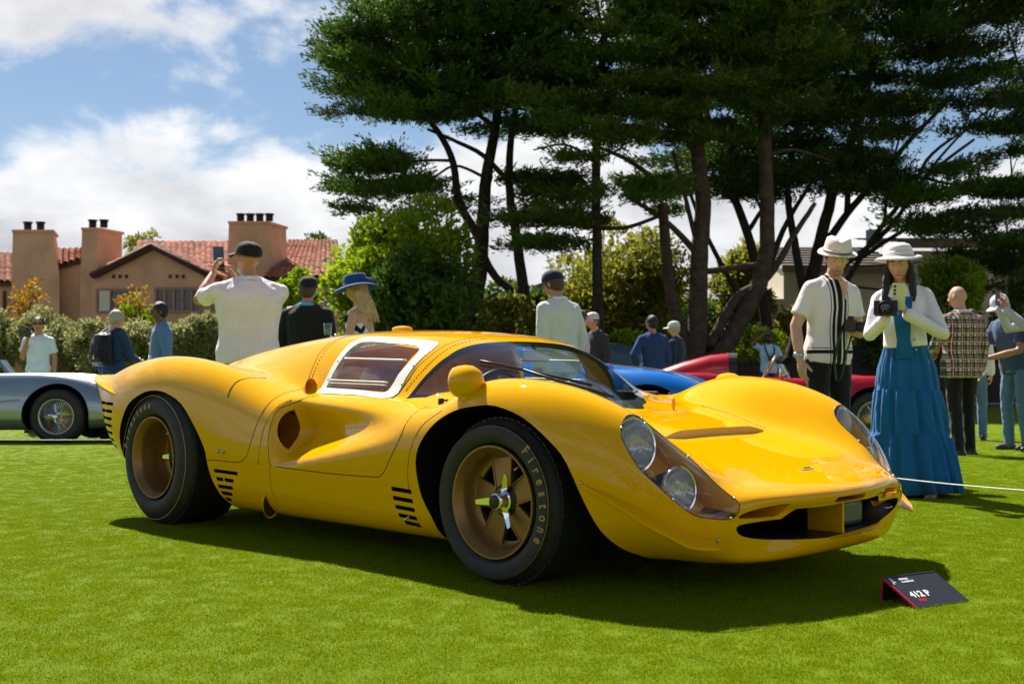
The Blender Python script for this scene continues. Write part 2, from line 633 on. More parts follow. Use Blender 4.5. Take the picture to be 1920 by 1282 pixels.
def arches(s):
    for o in (FRONT_ARCH, REAR_ARCH):
        o = dense(o, 3)
        cut.prism([(x, s * (0.61 if o[0][0] > 0 else 0.50), z) for x, z in o], (0, s * 0.6, 0), 1)


sym(arches)
# the hollow of the cockpit
ring = []
cav_v, cav_f = [], []
us = [k for k, t in enumerate(tu) if 6 * 1.0 <= t <= 17.01 and k % 3 == 0]
cx0 = None
for u in us:
    sec = G0[u][int(9.0 * SV):]
    x = float(sec[0, 0])
    if x > 1.02 or x < -1.04:
        continue
    pts = [(0.60, 0.17), (0.615, 0.60)] if -0.57 < x < 0.76 else ([(0.42, 0.30), (0.42, 0.60)] if x > 0 else [(0.44, 0.595), (0.45, 0.64)])
    for k in range(0, len(sec), 4):
        a, b = sec[max(k - 1, 0)], sec[min(k + 1, len(sec) - 1)]
        n = np.array([(b - a)[2], -(b - a)[1]])
        n = n / (np.linalg.norm(n) + 1e-9)
        p = sec[k][1:] - 0.022 * n * (1 if n[1] > 0 or n[0] > 0 else -1)
        if p[1] > 0.61:
            pts.append((max(float(p[0]), 0), float(p[1])))
    ring.append((x, pts))
npt = min(len(p) for _, p in ring)
rings = []
for x, pts in ring:
    half = pts[:npt - 1] + [(0.0, pts[-1][1])]
    loop = [(x, -y, z) for y, z in half] + [(x, y, z) for y, z in half[::-1][1:]]
    rings.append(loop)
nl = len(rings[0])
for r in rings:
    cav_v += r
for i in range(len(rings) - 1):
    for k in range(nl):
        cav_f.append((i * nl + k, i * nl + (k + 1) % nl, (i + 1) * nl + (k + 1) % nl, (i + 1) * nl + k))
cav_f.append(tuple(range(nl - 1, -1, -1)))
cav_f.append(tuple((len(rings) - 1) * nl + k for k in range(nl)))
cut.add(cav_v, cav_f, 2)

WIN_OUT = [(-.088, .676), (.20, .672), (.437, .666), (.462, .75), (.478, .865), (.462, .892), (.42, .904), (.20, .922), (.02, .928), (-.04, .915), (-.072, .87), (-.085, .77)]
WIN_IN = [(-.055, .700), (.20, .693), (.378, .687), (.405, .76), (.428, .872), (.20, .900), (.035, .907), (-.010, .893), (-.036, .85), (-.05, .77)]


def windows(s):
    pr = [(x, s * 0.30, z) for x, z in WIN_IN]
    cut.prism(pr, (0, s * 0.6, 0), 2)
    pane_cut.prism(pr, (0, s * 0.6, 0), 1)


sym(windows)
# rear screen between the buttresses
cut.prism([(-.50, -.275, .80), (-.98, -.23, .80), (-.98, .23, .80), (-.50, .275, .80)], (0, 0, .5), 2)
# wrap-round windscreen
WS = [(.530, .662), (.548, .72), (.562, .78), (.566, .84), (.548, .90), (.540, 1.05), (.75, 1.05), (1.05, 1.05), (1.35, 1.05), (1.35, .60), (1.205, .622), (1.15, .632), (1.10, .640), (1.05, .645), (1.0, .650), (.92, .657), (.85, .664), (.78, .668), (.70, .670), (.62, .670), (.58, .668)]


def half_width(x):
    return float(np.interp(x, [.5, .62, .75, .85, 1.0, 1.1, 1.2, 1.3], [.80, .70, .58, .48, .30, .19, .09, .06]))


wa = [(x, -half_width(x), z) for x, z in WS]
wb = [(x, half_width(x), z) for x, z in WS]
nw = len(WS)
wf = [(k, (k + 1) % nw, (k + 1) % nw + nw, k + nw) for k in range(nw)]
# caps as strips between the lower and the upper run, so they stay planar
bm_ = bmesh.new()
vv = [bm_.verts.new(p) for p in wa + wb]
for f_ in wf:
    bm_.faces.new([vv[i] for i in f_])
for base in (0, nw):
    fc = bm_.faces.new([vv[base + i] for i in range(nw)])
    bmesh.ops.triangulate(bm_, faces=[fc])
bmesh.ops.recalc_face_normals(bm_, faces=bm_.faces)
bm_.verts.index_update()
wsv = [tuple(v.co) for v in bm_.verts]
wsf = [tuple(v.index for v in f.verts) for f in bm_.faces]
bm_.free()
cut.add(wsv, wsf, 3)
pane_cut.add(wsv, wsf, 1)

# headlamp pockets
HL = [(1.748, -.800, .550), (1.722, -.770, .590), (1.716, -.725, .618), (1.742, -.668, .622), (1.790, -.632, .590), (1.86, -.606, .520), (1.94, -.586, .440), (2.015, -.566, .362), (2.045, -.560, .325),
      (2.052, -.585, .296), (2.030, -.650, .290), (1.985, -.715, .318), (1.907, -.775, .385), (1.822, -.806, .462)]
hp = np.array(HL)
hc = hp.mean(0)
hn = np.linalg.svd(hp - hc)[2][2]
hn = hn * (1 if hn[0] > 0 else -1)
hd = dense([tuple(p) for p in HL] + [HL[0]], 3)[:-1]
flat = [np.array(p) - hn * np.dot(np.array(p) - hc, hn) for p in hd]


def lamps_pocket(s):
    f_ = np.array([1, -s, 1])
    a = [tuple((p + hn * 0.16) * f_) for p in flat]
    dv = tuple(-hn * 0.275 * f_)
    cut.prism(a if s < 0 else a, dv, 0)
    pane_cut.prism(a, dv, 1)


sym(lamps_pocket)
# nose mouth, nostrils, slot
low = [(.578, .262), (.550, .237), (.47, .219), (.36, .208), (.20, .199), (0, .197)]
lo = dense([(.36, .278), (.545, .276)] + low, 3)
mouth = [(y, z) for y, z in lo] + [(-y, z) for y, z in lo[::-1][1:]] + [(-.30, .309), (0, .311), (.30, .309)]
cut.prism([(1.72, y, z) for y, z in mouth], (0.6, 0, 0), 3)
for s in (-1, 1):
    nos = dense([(.40, .289), (.566, .295), (.560, .310), (.50, .322), (.42, .330), (.352, .332), (.345, .327), (.372, .292)], 2)
    cut.prism([(1.86, s * y, z) for y, z in nos], (0.5, 0, 0), 0)
cut.prism([(1.95, y, z) for y, z in ((-.10, .318), (.10, .318), (.11, .324), (.10, .337), (-.10, .337), (-.11, .324))], (0.4, 0, 0), 0)


# louvre slots, recessed
def slot(s, x0, z0, x1, z1, y, t=0.0085, mi=3):
    a, b = Vector((x0, 0, z0)), Vector((x1, 0, z1))
    d = (b - a).normalized()
    n = Vector((-d.z, 0, d.x)) * t
    pts = [a + n * 0.5 - d * t * .3, a + n, b + n, b + n * .5 + d * t * .3, b - n * 0.5 + d * t * .3, b - n, a - n, a - n * .5 - d * t * .3]
    cut.prism([(p.x, s * (y - 0.05), p.z) for p in pts], (0, s * 0.12, 0), mi)


REAR_SLOTS = [(-.635, .308, -.445, .305), (-.627, .270, -.575, .269), (-.560, .269, -.490, .268), (-.628, .234, -.512, .233), (-.619, .203, -.536, .201), (-.607, .174, -.568, .171)]
FRONT_SLOTS = [(.654, .316, .775, .312), (.656, .279, .773, .275), (.660, .244, .773, .240), (.666, .211, .770, .206), (.690, .182, .775, .178)]


def side_slots(s):
    for q in REAR_SLOTS + FRONT_SLOTS:
        slot(s, *q, 0.85)
    for i, z in enumerate((.598, .558, .519, .480, .441, .402, .366)):
        x0 = -1.860 + i * 0.006 + max(0, i - 3) * 0.014
        x1 = -1.625 - i * 0.013
        slot(s, x0, z + .004, x0 + (x1 - x0) * 0.42, z + .002, 0.80, 0.008)
        slot(s, x0 + (x1 - x0) * 0.47, z + .002, x1, z, 0.83, 0.008)
    # intake mouth at the back of the door scoop
    el = [(-.40, s * (.757 + .090 * math.cos(a)), .508 + .100 * math.sin(a)) for a in np.linspace(0, 2 * math.pi, 28, endpoint=False)]
    cut.prism(el, (0.275, 0, 0), 0)


sym(side_slots)


def run_boolean(base, cutter, op):
    md = base.modifiers.new('cut', 'BOOLEAN')
    md.operation = op
    md.solver = 'EXACT'
    md.object = cutter
    md.use_self = True
    dg = bpy.context.evaluated_depsgraph_get()
    me = bpy.data.meshes.new_from_object(base.evaluated_get(dg))
    base.modifiers.clear()
    return me


def tidy_cutter(mb, name):
    o = mb.build(name, CAR_MATS, None, False, recalc=True)
    return o


def set_skin_normals(me, bvh_src_me, skin=0):
    """faces that lie on the original skin take its smooth normals; cut faces stay flat"""
    bm = bmesh.new()
    bm.from_mesh(bvh_src_me)
    bm.normal_update()
    bvh = BVHTree.FromBMesh(bm)
    bm.faces.ensure_lookup_table()
    cache = {}
    nl_ = len(me.loops)
    N_ = np.zeros((nl_, 3), dtype=np.float32)
    skin_faces = np.zeros(len(me.polygons), dtype=bool)

    def nrm(vi):
        if vi not in cache:
            co, no, fi, d = bvh.find_nearest(me.vertices[vi].co)
            f = bm.faces[fi]
            ws, acc = 0, Vector()
            for v in f.verts:
                w = 1 / ((v.co - co).length + 1e-5)
                acc += v.normal * w
            cache[vi] = (acc.normalized(), d)
        return cache[vi]
    for p in me.polygons:
        c = p.center
        co, no, fi, d = bvh.find_nearest(c)
        on = d < 0.0025 and abs(p.normal.dot(no)) > 0.8
        if on:
            skin_faces[p.index] = True
        for li in p.loop_indices:
            if on:
                N_[li] = nrm(me.loops[li].vertex_index)[0]
            else:
                N_[li] = p.normal
    bm.free()
    me.polygons.foreach_set('use_smooth', np.ones(len(me.polygons), dtype=bool))
    me.normals_split_custom_set(N_.tolist())
    return skin_faces


base_o = mesh_obj('body_source', V0, F0, CAR_MATS, None, True)
cut_o = tidy_cutter(cut, 'body_openings')
pane_o = tidy_cutter(pane_cut, 'pane_outlines')
body_me = run_boolean(base_o, cut_o, 'DIFFERENCE')
pane_me = run_boolean(base_o, pane_o, 'INTERSECT')
set_skin_normals(body_me, base_o.data)
body_me.name = 'body'
body = link_mesh('body', body_me, car)

# glass: keep only the outer skin of the intersection, split into panes
bm_ = bmesh.new()
bm_.from_mesh(pane_me)
bmesh.ops.delete(bm_, geom=[f for f in bm_.faces if f.material_index != 0], context='FACES')
seen, islands = set(), []
bm_.faces.ensure_lookup_table()
for f in bm_.faces:
    if f in seen:
        continue
    stack, isl = [f], []
    seen.add(f)
    while stack:
        g = stack.pop()
        isl.append(g)
        for e in g.edges:
            for h in e.link_faces:
                if h not in seen:
                    seen.add(h)
                    stack.append(h)
    islands.append(isl)
for isl in islands:
    if len(isl) < 25:
        continue
    vid, vs_, fs = {}, [], []
    for f in isl:
        t = []
        for v in f.verts:
            if v not in vid:
                vid[v] = len(vs_)
                vs_.append(v.co.copy())
            t.append(vid[v])
        fs.append(tuple(t))
    c = sum(vs_, Vector()) / len(vs_)
    if abs(c.y) < 0.3 and c.x < 1.2 and c.z > 0.6:
        nm, mt = 'windscreen', M['windglass']
    elif c.x > 1.6:
        nm, mt = 'headlamp_cover', M['headglass']
    elif abs(c.y) > 0.45 and c.z > 0.6:
        nm, mt = 'side_window', M['glass']
    else:
        continue
    mesh_obj(nm, vs_, fs, [mt], car, True)
bm_.free()
for o in (base_o, cut_o, pane_o):
    bpy.data.objects.remove(o)
# ------------------------------------------------------------------ wheels
def text_mesh(txt, size, extrude=0.0, bold=0.0):
    cu = bpy.data.curves.new('lettering', 'FONT')
    cu.body = txt
    cu.size = size
    cu.extrude = extrude
    cu.offset = bold
    cu.align_x = 'CENTER'
    cu.resolution_u = 3
    o = bpy.data.objects.new('lettering', cu)
    col.objects.link(o)
    dg = bpy.context.evaluated_depsgraph_get()
    me = bpy.data.meshes.new_from_object(o.evaluated_get(dg))
    bpy.data.objects.remove(o)
    return me


def me_arrays(me):
    return [v.co.copy() for v in me.vertices], [tuple(p.vertices) for p in me.polygons]


TY = {}


def wheel(name, x, s, R_t, w, depth, zc, yface, letter_at, parent=car):
    """axle along y; outer side faces s; R_t tyre radius, w tyre width, depth of the spoke face behind the lip"""
    root = empty(name, (x, s * yface, zc), 0, parent)
    # local: h = outward
    B = Matrix(((1, 0, 0, 0), (0, 0, s, 0), (0, 1, 0, 0), (0, 0, 0, 1)))   # local (a, b, h) -> (x, y=s*h, z=b)
    tyre = MB()
    r = R_t
    prof = [(.196, -.030), (.212, -.004), (.225, .010), (.250, .016), (.275, .012), (.290, .0), (r - .018, -.018), (r - .010, -.026), (r - .004, -.038),
            (r, -.055), (r, -w * .33), (r + .001, -w * .5), (r, -w * .66), (r, -w + .055), (r - .01, -w + .022), (.28, -w + .005), (.215, -w + .03), (.196, -w + .06)]
    prof[5] = (min(.29, r - .03), .004)
    tyre.lathe(prof, 96, B)
    tyre.f = [f[::-1] for f in tyre.f] if s > 0 else tyre.f
    # shallow tread blocks round the shoulder
    for k in range(64):
        a = 2 * math.pi * k / 64
        for (h0, h1) in ((-.020, -.075), (-w + .02, -w + .075)):
            c = Vector((math.cos(a) * (r - .001), math.sin(a) * (r - .001), (h0 + h1) / 2 - .012))
            rot = (B @ Matrix.Rotation(a, 4, 'Z')).to_3x3()
            tyre.box((B @ c), (.007, r * 2 * math.pi / 64 * .72, abs(h1 - h0) * .7), rot)
    to = tyre.build('tyre', [M['rubber']], root, True, recalc=True)
    smooth_by_angle(to, 40)
    ln = MB()
    rr = r - .030
    ln.lathe([(rr - .0016, .0085 - .003), (rr, .0092 - .003), (rr + .0016, .0075 - .003)], 96, B)
    ln.build('sidewall_line', [M['gold']], to, True)
    # moulded lettering round the sidewall
    word = 'Firestone'
    for i, ch in enumerate(word):
        if ch not in TY:
            TY[ch] = me_arrays(text_mesh(ch, .052, .0012, .0008))
        v, f = TY[ch]
        a = letter_at - i * math.radians(9.3)
        cpos = Vector((math.cos(a) * .262, math.sin(a) * .262, .0165))
        th = a - math.pi / 2
        pts = []
        for p in v:
            q = Vector((p.x * 0.80, p.y - .015, p.z))
            t_ = cpos + Vector((q.x * math.cos(th) - q.y * math.sin(th), q.x * math.sin(th) + q.y * math.cos(th), q.z))
            if s > 0:
                t_.x = -t_.x
            t_.z -= max(0, (math.hypot(t_.x, t_.y) - .255)) * (.20 if R_t < .32 else .12)
            pts.append(B @ t_)
        lt = MB()
        lt.add(pts, f)
        lt.build('letter', [M['gold']], to, False)
    # rim: flange, well and face
    rim = MB()
    d = depth
    rim.lathe([(.196, -.028), (.203, -.006), (.207, .004), (.205, .010), (.199, .010), (.193, .002), (.187, -.010), (.180, -.020), (.176, -.032), (.174, -d * .6), (.168, -d + .012),
               (.160, -d), (.150, -d - .004), (.148, -d - .02), (.170, -d - .05), (.172, -w + .05), (.195, -w + .045)], 80, B)
    ro = rim.build('rim', [M['bronze']], root, True, recalc=True)
    smooth_by_angle(ro, 50)
    back = MB()
    back.lathe([(.172, -d - .055), (.05, -d - .06), (.0001, -d - .06)], 40, B)
    back.build('brake_disc', [M['black']], root, True)
    sp = MB()
    for k in range(5):
        a0 = 2 * math.pi * k / 5 + math.radians(99)
        Rm = B @ Matrix.Rotation(a0, 4, 'Z')
        # a tapering pressed spoke with raised rails
        i_, o_ = .050, .158
        wi, wo = .036, .050
        hi, ho = -d + .012, -d + .004
        pts = [(i_, -wi, hi), (o_, -wo, ho), (o_, wo, ho), (i_, wi, hi), (i_, -wi, hi - .02), (o_, -wo, ho - .02), (o_, wo, ho - .02), (i_, wi, hi - .02)]
        one = MB()
        one.add([Rm @ Vector(p) for p in pts], [(0, 1, 2, 3), (4, 7, 6, 5), (0, 4, 5, 1), (1, 5, 6, 2), (2, 6, 7, 3), (3, 7, 4, 0)])
        for sg in (-1, 1):
            one.tube([Rm @ Vector((i_, sg * wi, hi)), Rm @ Vector((o_, sg * wo, ho))], .0045, 6)
        so = one.build('spoke', [M['bronze']], root, False, recalc=True)
        smooth_by_angle(so, 40)
    hub = MB()
    hub.lathe([(.062, -d - .05), (.060, -d + .012), (.052, -d + .018), (.0001, -d + .018)], 32, B)
    ho_ = hub.build('hub', [M['black'] if d < .1 else M['bronze']], root, True, recalc=True)
    smooth_by_angle(ho_, 40)
    e = -d + .018
    sn = MB()
    sn.lathe([(.046, e), (.046, e + .012), (.040, e + .016), (.036, e + .034), (.033, e + .044), (.028, e + .049), (.024, e + .050)], 32, B)
    for k in range(3):
        a = math.radians(185) + 2 * math.pi * k / 3
        Rm = B @ Matrix.Rotation(a, 4, 'Z')
        prof_ = [(.030, .016, .010), (.060, .013, .018), (.085, .011, .026), (.104, .0095, .033), (.110, .006, .035)]
        vs_, fs_ = [], []
        for (rad, hw, up) in prof_:
            for (yy, zz) in ((-hw, -.004), (hw, -.004), (hw, .004), (-hw, .004)):
                vs_.append(Rm @ Vector((rad, yy, e + up + zz)))
        for i in range(len(prof_) - 1):
            for q in range(4):
                fs_.append((i * 4 + q, i * 4 + (q + 1) % 4, (i + 1) * 4 + (q + 1) % 4, (i + 1) * 4 + q))
        fs_.append((len(vs_) - 4, len(vs_) - 3, len(vs_) - 2, len(vs_) - 1))
        sn.add(vs_, fs_)
    so = sn.build('spinner', [M['chrome']], root, True, recalc=True)
    smooth_by_angle(so, 35)
    cap = MB()
    cap.lathe([(.026, e + .046), (.026, e + .051), (.023, e + .053), (.0001, e + .053)], 24, B)
    cap.build('hub_cap', [M['black']], so, True, recalc=True)
    vl = MB()
    aa = math.radians(52)
    vl.tube([B @ Vector((math.cos(aa) * .172, math.sin(aa) * .172, -.03)), B @ Vector((math.cos(aa) * .150, math.sin(aa) * .150, -.015))], .0035, 6)
    vl.build('valve_stem', [M['steel']], ro, True)
    return root


for s in (-1, 1):
    wheel('wheel', 1.2, s, .305, .26, .075, .305, .852, math.radians(48))
    wheel('wheel', -1.2, s, .340, .32, .165, .340, .868, math.radians(170))

# ------------------------------------------------------------------ things inside the wheel arches (front): damper and hose
for s in (-1, 1):
    m = MB()
    m.tube([(1.02, s * .62, .30), (1.00, s * .60, .56)], .028, 12)
    for k in range(7):
        m.lathe([(.040, -.004), (.044, 0), (.040, .004)], 16, Matrix.Translation((1.02 - .003 * k, s * (.62 - .003 * k), .34 + .03 * k)))
    m.tube([(.90, s * .66, .25), (.98, s * .70, .33), (1.06, s * .68, .35)], .008, 8)
    m.build('damper', [mat('dull_metal', (.12, .12, .11), .5, metal=.6)], car, True)


# ------------------------------------------------------------------ strips, joints and rivets that follow the surface
def resample(pts, step):
    P = [Vector(p) for p in pts]
    out = [P[0]]
    for a, b in zip(P[:-1], P[1:]):
        n = max(1, int((b - a).length / step))
        for k in range(1, n + 1):
            out.append(a.lerp(b, k / n))
    return out


def spline3(pts, n=8):
    return [Vector(p) for p in dense([tuple(p) for p in pts], n)]


def joint(pts, r=0.0022, sides=(-1, 1), sm=True):
    path = spline3(pts) if sm else resample(pts, .02)
    path = resample(path, 0.012)
    for s in sides:
        m = MB()
        q = []
        for p in path:
            co, no, fi, d = on_body((p.x, p.y * -s if s > 0 else p.y, p.z))
            q.append(co - no * r * 0.25)
        m.tube(q, r, 5, cap=False)
        m.build('panel_joint', [M['gap']], body, True)


joint([(-.700, -.875, .357), (-.56, -.876, .358), (-.425, -.875, .359), (-.36, -.875, .39), (-.327, -.875, .452), (-.298, -.866, .525), (-.265, -.84, .61), (-.235, -.738, .680), (-.22, -.68, .71), (-.24, -.60, .79), (-.262, -.535, .864), (-.235, -.46, .915), (-.20, -.38, .95)])
joint([(-.20, -.38, .95), (-.19, -.2, .97), (-.19, 0, .974), (-.19, .2, .97), (-.20, .38, .95)], sides=(-1,))
joint([(-.060, -.72, .668), (-.121, -.789, .642), (-.173, -.838, .599), (-.192, -.871, .481), (-.175, -.874, .36)])
joint([(-.175, -.874, .357), (.191, -.874, .351), (.509, -.872, .354), (.595, -.874, .366), (.66, -.88, .44), (.712, -.878, .519), (.745, -.802, .626), (.75, -.77, .645)])
joint([(.762, -.879, .30), (.768, -.885, .40), (.80, -.885, .50), (.85, -.87, .575), (.94, -.86, .628)], .0016)
joint([(.487, -.60, .79), (.478, -.64, .735), (.452, -.685, .672), (.455, -.70, .655)], .003)
joint([(.487, -.60, .79), (.505, -.52, .86), (.49, -.40, .91), (.46, -.2, .94), (.455, 0, .945)], .0016)
joint([(-.185, -.872, .135), (-.19, -.874, .25), (-.175, -.874, .357)], .0014, sm=False)
joint([(1.23, -.42, .60), (1.30, -.30, .60), (1.36, -.18, .59), (1.42, -.10, .57)], .0014, sides=(-1,))


def rivets(pts, step, r=.0032, mt='gap', sides=(-1, 1)):
    path = resample(spline3(pts), step)
    for s in sides:
        m = MB()
        for p in path:
            co, no, fi, d = on_body((p.x, p.y * -s if s > 0 else p.y, p.z))
            m.ell(co, (r, r, r), 6, 4)
        o = m.build('rivets', [M[mt]], body, True)
        o['kind'] = 'stuff'


rivets([(-.265, -.875, .36), (-.25, -.875, .45), (-.235, -.866, .525), (-.20, -.842, .60), (-.15, -.78, .645)], .03)
rivets([(-.551, -.854, .652), (-.556, -.836, .689), (-.549, -.803, .726), (-.52, -.76, .74), (-.47, -.70, .745)], .025)
rivets([(-.205, -.62, .75), (-.225, -.53, .864), (-.195, -.45, .918), (-.16, -.36, .953)], .03)
rivets([(.50, -.665, .70), (.53, -.60, .79), (.535, -.52, .85), (.52, -.38, .905), (.50, -.2, .93)], .055)
rivets([(-.63, -.872, .33), (-.2, -.872, .335), (.2, -.872, .33), (.62, -.872, .33)], .045, .0018)
rivets([(-.5, -.82, .165), (0, -.83, .17), (.5, -.825, .165), (.85, -.82, .165)], .05, .0018)


# ------------------------------------------------------------------ side window frames, sliding panes
def patch(outer, inner, s, off, thick, name, mt, parent):
    """flat strip between two (x, z) outlines laid on the body side"""
    n = 72

    def even(pts):
        P = dense(list(pts) + [pts[0]], 4)
        d = [0]
        for a, b in zip(P[:-1], P[1:]):
            d.append(d[-1] + math.dist(a, b))
        t = np.linspace(0, d[-1], n, endpoint=False)
        return list(zip(np.interp(t, d, [p[0] for p in P]), np.interp(t, d, [p[1] for p in P])))
    o_ = even(outer)
    i_ = even(inner)

    def proj_(x, z, k):
        h = body_bvh.ray_cast(Vector((x, s * 1.5, z)), Vector((0, -s, 0)))
        return h[0] + h[1] * k if h[0] else Vector((x, s * .6, z))
    vs_, fs = [], []
    for k in range(n):
        for j in range(4):
            t = j / 3
            x, z = o_[k][0] * (1 - t) + i_[k][0] * t, o_[k][1] * (1 - t) + i_[k][1] * t
            vs_.append(proj_(x, z, off))
        vs_.append(proj_(i_[k][0], i_[k][1], off - thick))
        vs_.insert(len(vs_) - 5, proj_(o_[k][0], o_[k][1], off - thick))
    for k in range(n):
        b, c = k * 6, ((k + 1) % n) * 6
        for j in range(5):
            fs.append((b + j, c + j, c + j + 1, b + j + 1))
    o = mesh_obj(name, vs_, fs, [mt], parent, True)
    bm = bmesh.new()
    bm.from_mesh(o.data)
    bmesh.ops.recalc_face_normals(bm, faces=bm.faces)
    bm.to_mesh(o.data)
    bm.free()
    return smooth_by_angle(o, 40)


for s in (-1, 1):
    fr = patch(WIN_OUT, WIN_IN, s, .0035, .014, 'window_frame', M['white'], car)
    m = MB()
    for (x, z) in [(-.05, .682), (.10, .681), (.25, .678), (.405, .672), (.455, .72), (.462, .80), (.455, .87), (.44, .893), (.35, .906), (.25, .912), (.15, .917), (.05, .919), (-.04, .90), (-.062, .82), (-.07, .74)]:
        h = body_bvh.ray_cast(Vector((x, s * 1.5, z)), Vector((0, -s, 0)))
        m.ell(h[0] + h[1] * .004, (.0038, .0038, .0038), 8, 5)
    o = m.build('frame_screws', [M['steel']], fr, True)
    o['kind'] = 'stuff'
    # horizontal runners of the sliding pane
    run = MB()
    for (pts, r) in (([(-.045, .735), (.36, .728)], .0035), ([(-.02, .832), (.405, .822)], .0045), ([(-.045, .722), (.36, .716)], .002)):
        q = []
        for k in range(13):
            t = k / 12
            x, z = pts[0][0] * (1 - t) + pts[1][0] * t, pts[0][1] * (1 - t) + pts[1][1] * t
            h = body_bvh.ray_cast(Vector((x, s * 1.5, z)), Vector((0, -s, 0)))
            q.append(h[0] + h[1] * .003)
        run.tube(q, r, 6)
    run.build('window_runner', [M['white']], fr, True)
    # second sheet of the slider, over the front half
    sl = MB()
    vs_ = []
    for i in range(9):
        for j in range(6):
            x = .155 + .235 * i / 8 + .02 * j / 5
            z = .737 + .083 * j / 5
            h = body_bvh.ray_cast(Vector((x, s * 1.5, z)), Vector((0, -s, 0)))
            vs_.append(h[0] + h[1] * .005)
    sl.add(vs_, [(i * 6 + j, (i + 1) * 6 + j, (i + 1) * 6 + j + 1, i * 6 + j + 1) for i in range(8) for j in range(5)])
    sl.build('sliding_pane', [M['glass']], car, True)

# ------------------------------------------------------------------ headlamps
def lamp(name, c, aim, r, hood, parent=car):
    q = Vector(aim).normalized().to_track_quat('Z', 'Y').to_matrix().to_4x4()
    T = Matrix.Translation(c) @ q
    root = empty(name, (0, 0, 0), 0, parent)
    m = MB()
    m.lathe([(.02, -r * .95), (r * .55, -r * .75), (r * .93, -.012), (r, -.004), (r * 1.03, .004), (r * 1.0, .010), (r * .93, .008)], 40, T)
    o = m.build('lamp_rim', [M['chrome']], root, True, recalc=True)
    smooth_by_angle(o, 40)
    m = MB()
    m.lathe([(.012, -r * .62), (r * .5, -r * .48), (r * .80, -r * .22), (r * .93, .004)], 40, T)
    m.build('reflector', [M['chrome']], root, True)
    m = MB()
    m.ell(T @ Vector((0, 0, -r * .35)), (.012, .012, .012), 10, 8)
    m.build('bulb', [M['white']], root, True)
    m = MB()
    prof = [(r * .94 * math.sin(a), .006 + r * .26 * (math.cos(a) - math.cos(math.pi / 2) * 0) ** 1) for a in np.linspace(math.pi / 2, 0.02, 9)]
    m.lathe(prof, 40, T)
    m.build('lamp_lens', [LENS], root, True)
    if hood:
        m = MB()
        m.lathe([(.01, -r * 1.5), (r * .6, -r * 1.45), (r * .75, -r * .8), (r * .85, -.02)], 24, T)
        m.build('lamp_shell', [M['black']], root, True, recalc=True)
    return root


# ribbed glass
LENS = bpy.data.materials.new('ribbed_lens')
LENS.use_nodes = True
_n, _l = LENS.node_tree.nodes, LENS.node_tree.links
_n.clear()
_o = _n.new('ShaderNodeOutputMaterial')
_t = _n.new('ShaderNodeBsdfTransparent')
_t.inputs[0].default_value = (.88, .9, .92, 1)
_g = _n.new('ShaderNodeBsdfPrincipled')
_g.inputs['Base Color'].default_value = (.42, .44, .46, 1)
_g.inputs['Roughness'].default_value = .12
_g.inputs['Coat Weight'].default_value = 1
_tc = _n.new('ShaderNodeTexCoord')
_wv = _n.new('ShaderNodeTexWave')
_wv.bands_direction = 'Y'
_wv.inputs['Scale'].default_value = 45
_wv.inputs['Distortion'].default_value = 0.4
_l.new(_tc.outputs['Object'], _wv.inputs['Vector'])
_bp = _n.new('ShaderNodeBump')
_bp.inputs['Strength'].default_value = .6
_bp.inputs['Distance'].default_value = .004
_l.new(_wv.outputs['Fac'], _bp.inputs['Height'])
_l.new(_bp.outputs[0], _g.inputs['Normal'])
_m = _n.new('ShaderNodeMixShader')
_m.inputs[0].default_value = .5
_l.new(_t.outputs[0], _m.inputs[1])
_l.new(_g.outputs[0], _m.inputs[2])
_l.new(_m.outputs[0], _o.inputs[0])

hose = mat('blue_grey_hose', (.05, .07, .10), .5)
for s in (-1, 1):
    lamp('headlamp', (1.745, s * .722, .530), (1, s * .16, .12), .094, False)
    lamp('spot_lamp', (1.890, s * .665, .385), (1, s * .10, .10), .078, True)
    m = MB()
    m.tube([(1.80, s * .75, .43), (1.82, s * .735, .40), (1.86, s * .70, .365)], .019, 10)
    m.build('lamp_hose', [hose], car, True)
    # rolled edge round the cover, with screws
    m = MB()
    q = []
    for p in flat:
        f_ = np.array([1, -s, 1])
        o_ = p + hn * .3
        h = body_bvh.ray_cast(Vector(o_ * f_), Vector(-hn * f_))
        if h[0]:
            q.append(h[0] + h[1] * .0005)
    q.append(q[0])
    m.tube(q, .0014, 5, cap=False)
    m.build('cover_edge', [M['gap']], car, True)
    m = MB()
    for k in (2, 9, 16, 22, 28, 35):
        p = q[k % (len(q) - 1)]
        m.ell(p, (.0055, .0055, .0055), 8, 5)
    m.build('cover_screws', [M['steel']], car, True)['kind'] = 'stuff'

# ------------------------------------------------------------------ nose: splitter walls, oil cooler, winglets, badge, hood vent
m = MB()
m.box((2.055, .012, .250), (.14, .012, .118))
m.build('duct_divider', [M['yellow']], car)
m = MB()
m.box((2.02, .145, .250), (.10, .255, .098))
o = m.build('oil_cooler', [mat('cooler_grey', (.09, .10, .11), .35, metal=.4, bump=(90, .3, .004))], car)
bv = o.modifiers.new('round', 'BEVEL')
bv.width = .02
bv.segments = 3
m = MB()
m.box((2.04, .145, .303), (.07, .18, .008))
m.build('cooler_bracket', [mat('bracket_green', (.12, .16, .06), .4)], car)
# fine mesh behind the left-hand opening
m = MB()
for k in range(18):
    y = -.53 + k * .019
    m.tube([(1.80, y, .20), (1.80, y, .31)], .0018, 4)
for k in range(6):
    z = .205 + k * .019
    m.tube([(1.80, -.55, z), (1.80, -.20, z)], .0018, 4)
m.build('stone_guard', [M['black']], car)['kind'] = 'stuff'

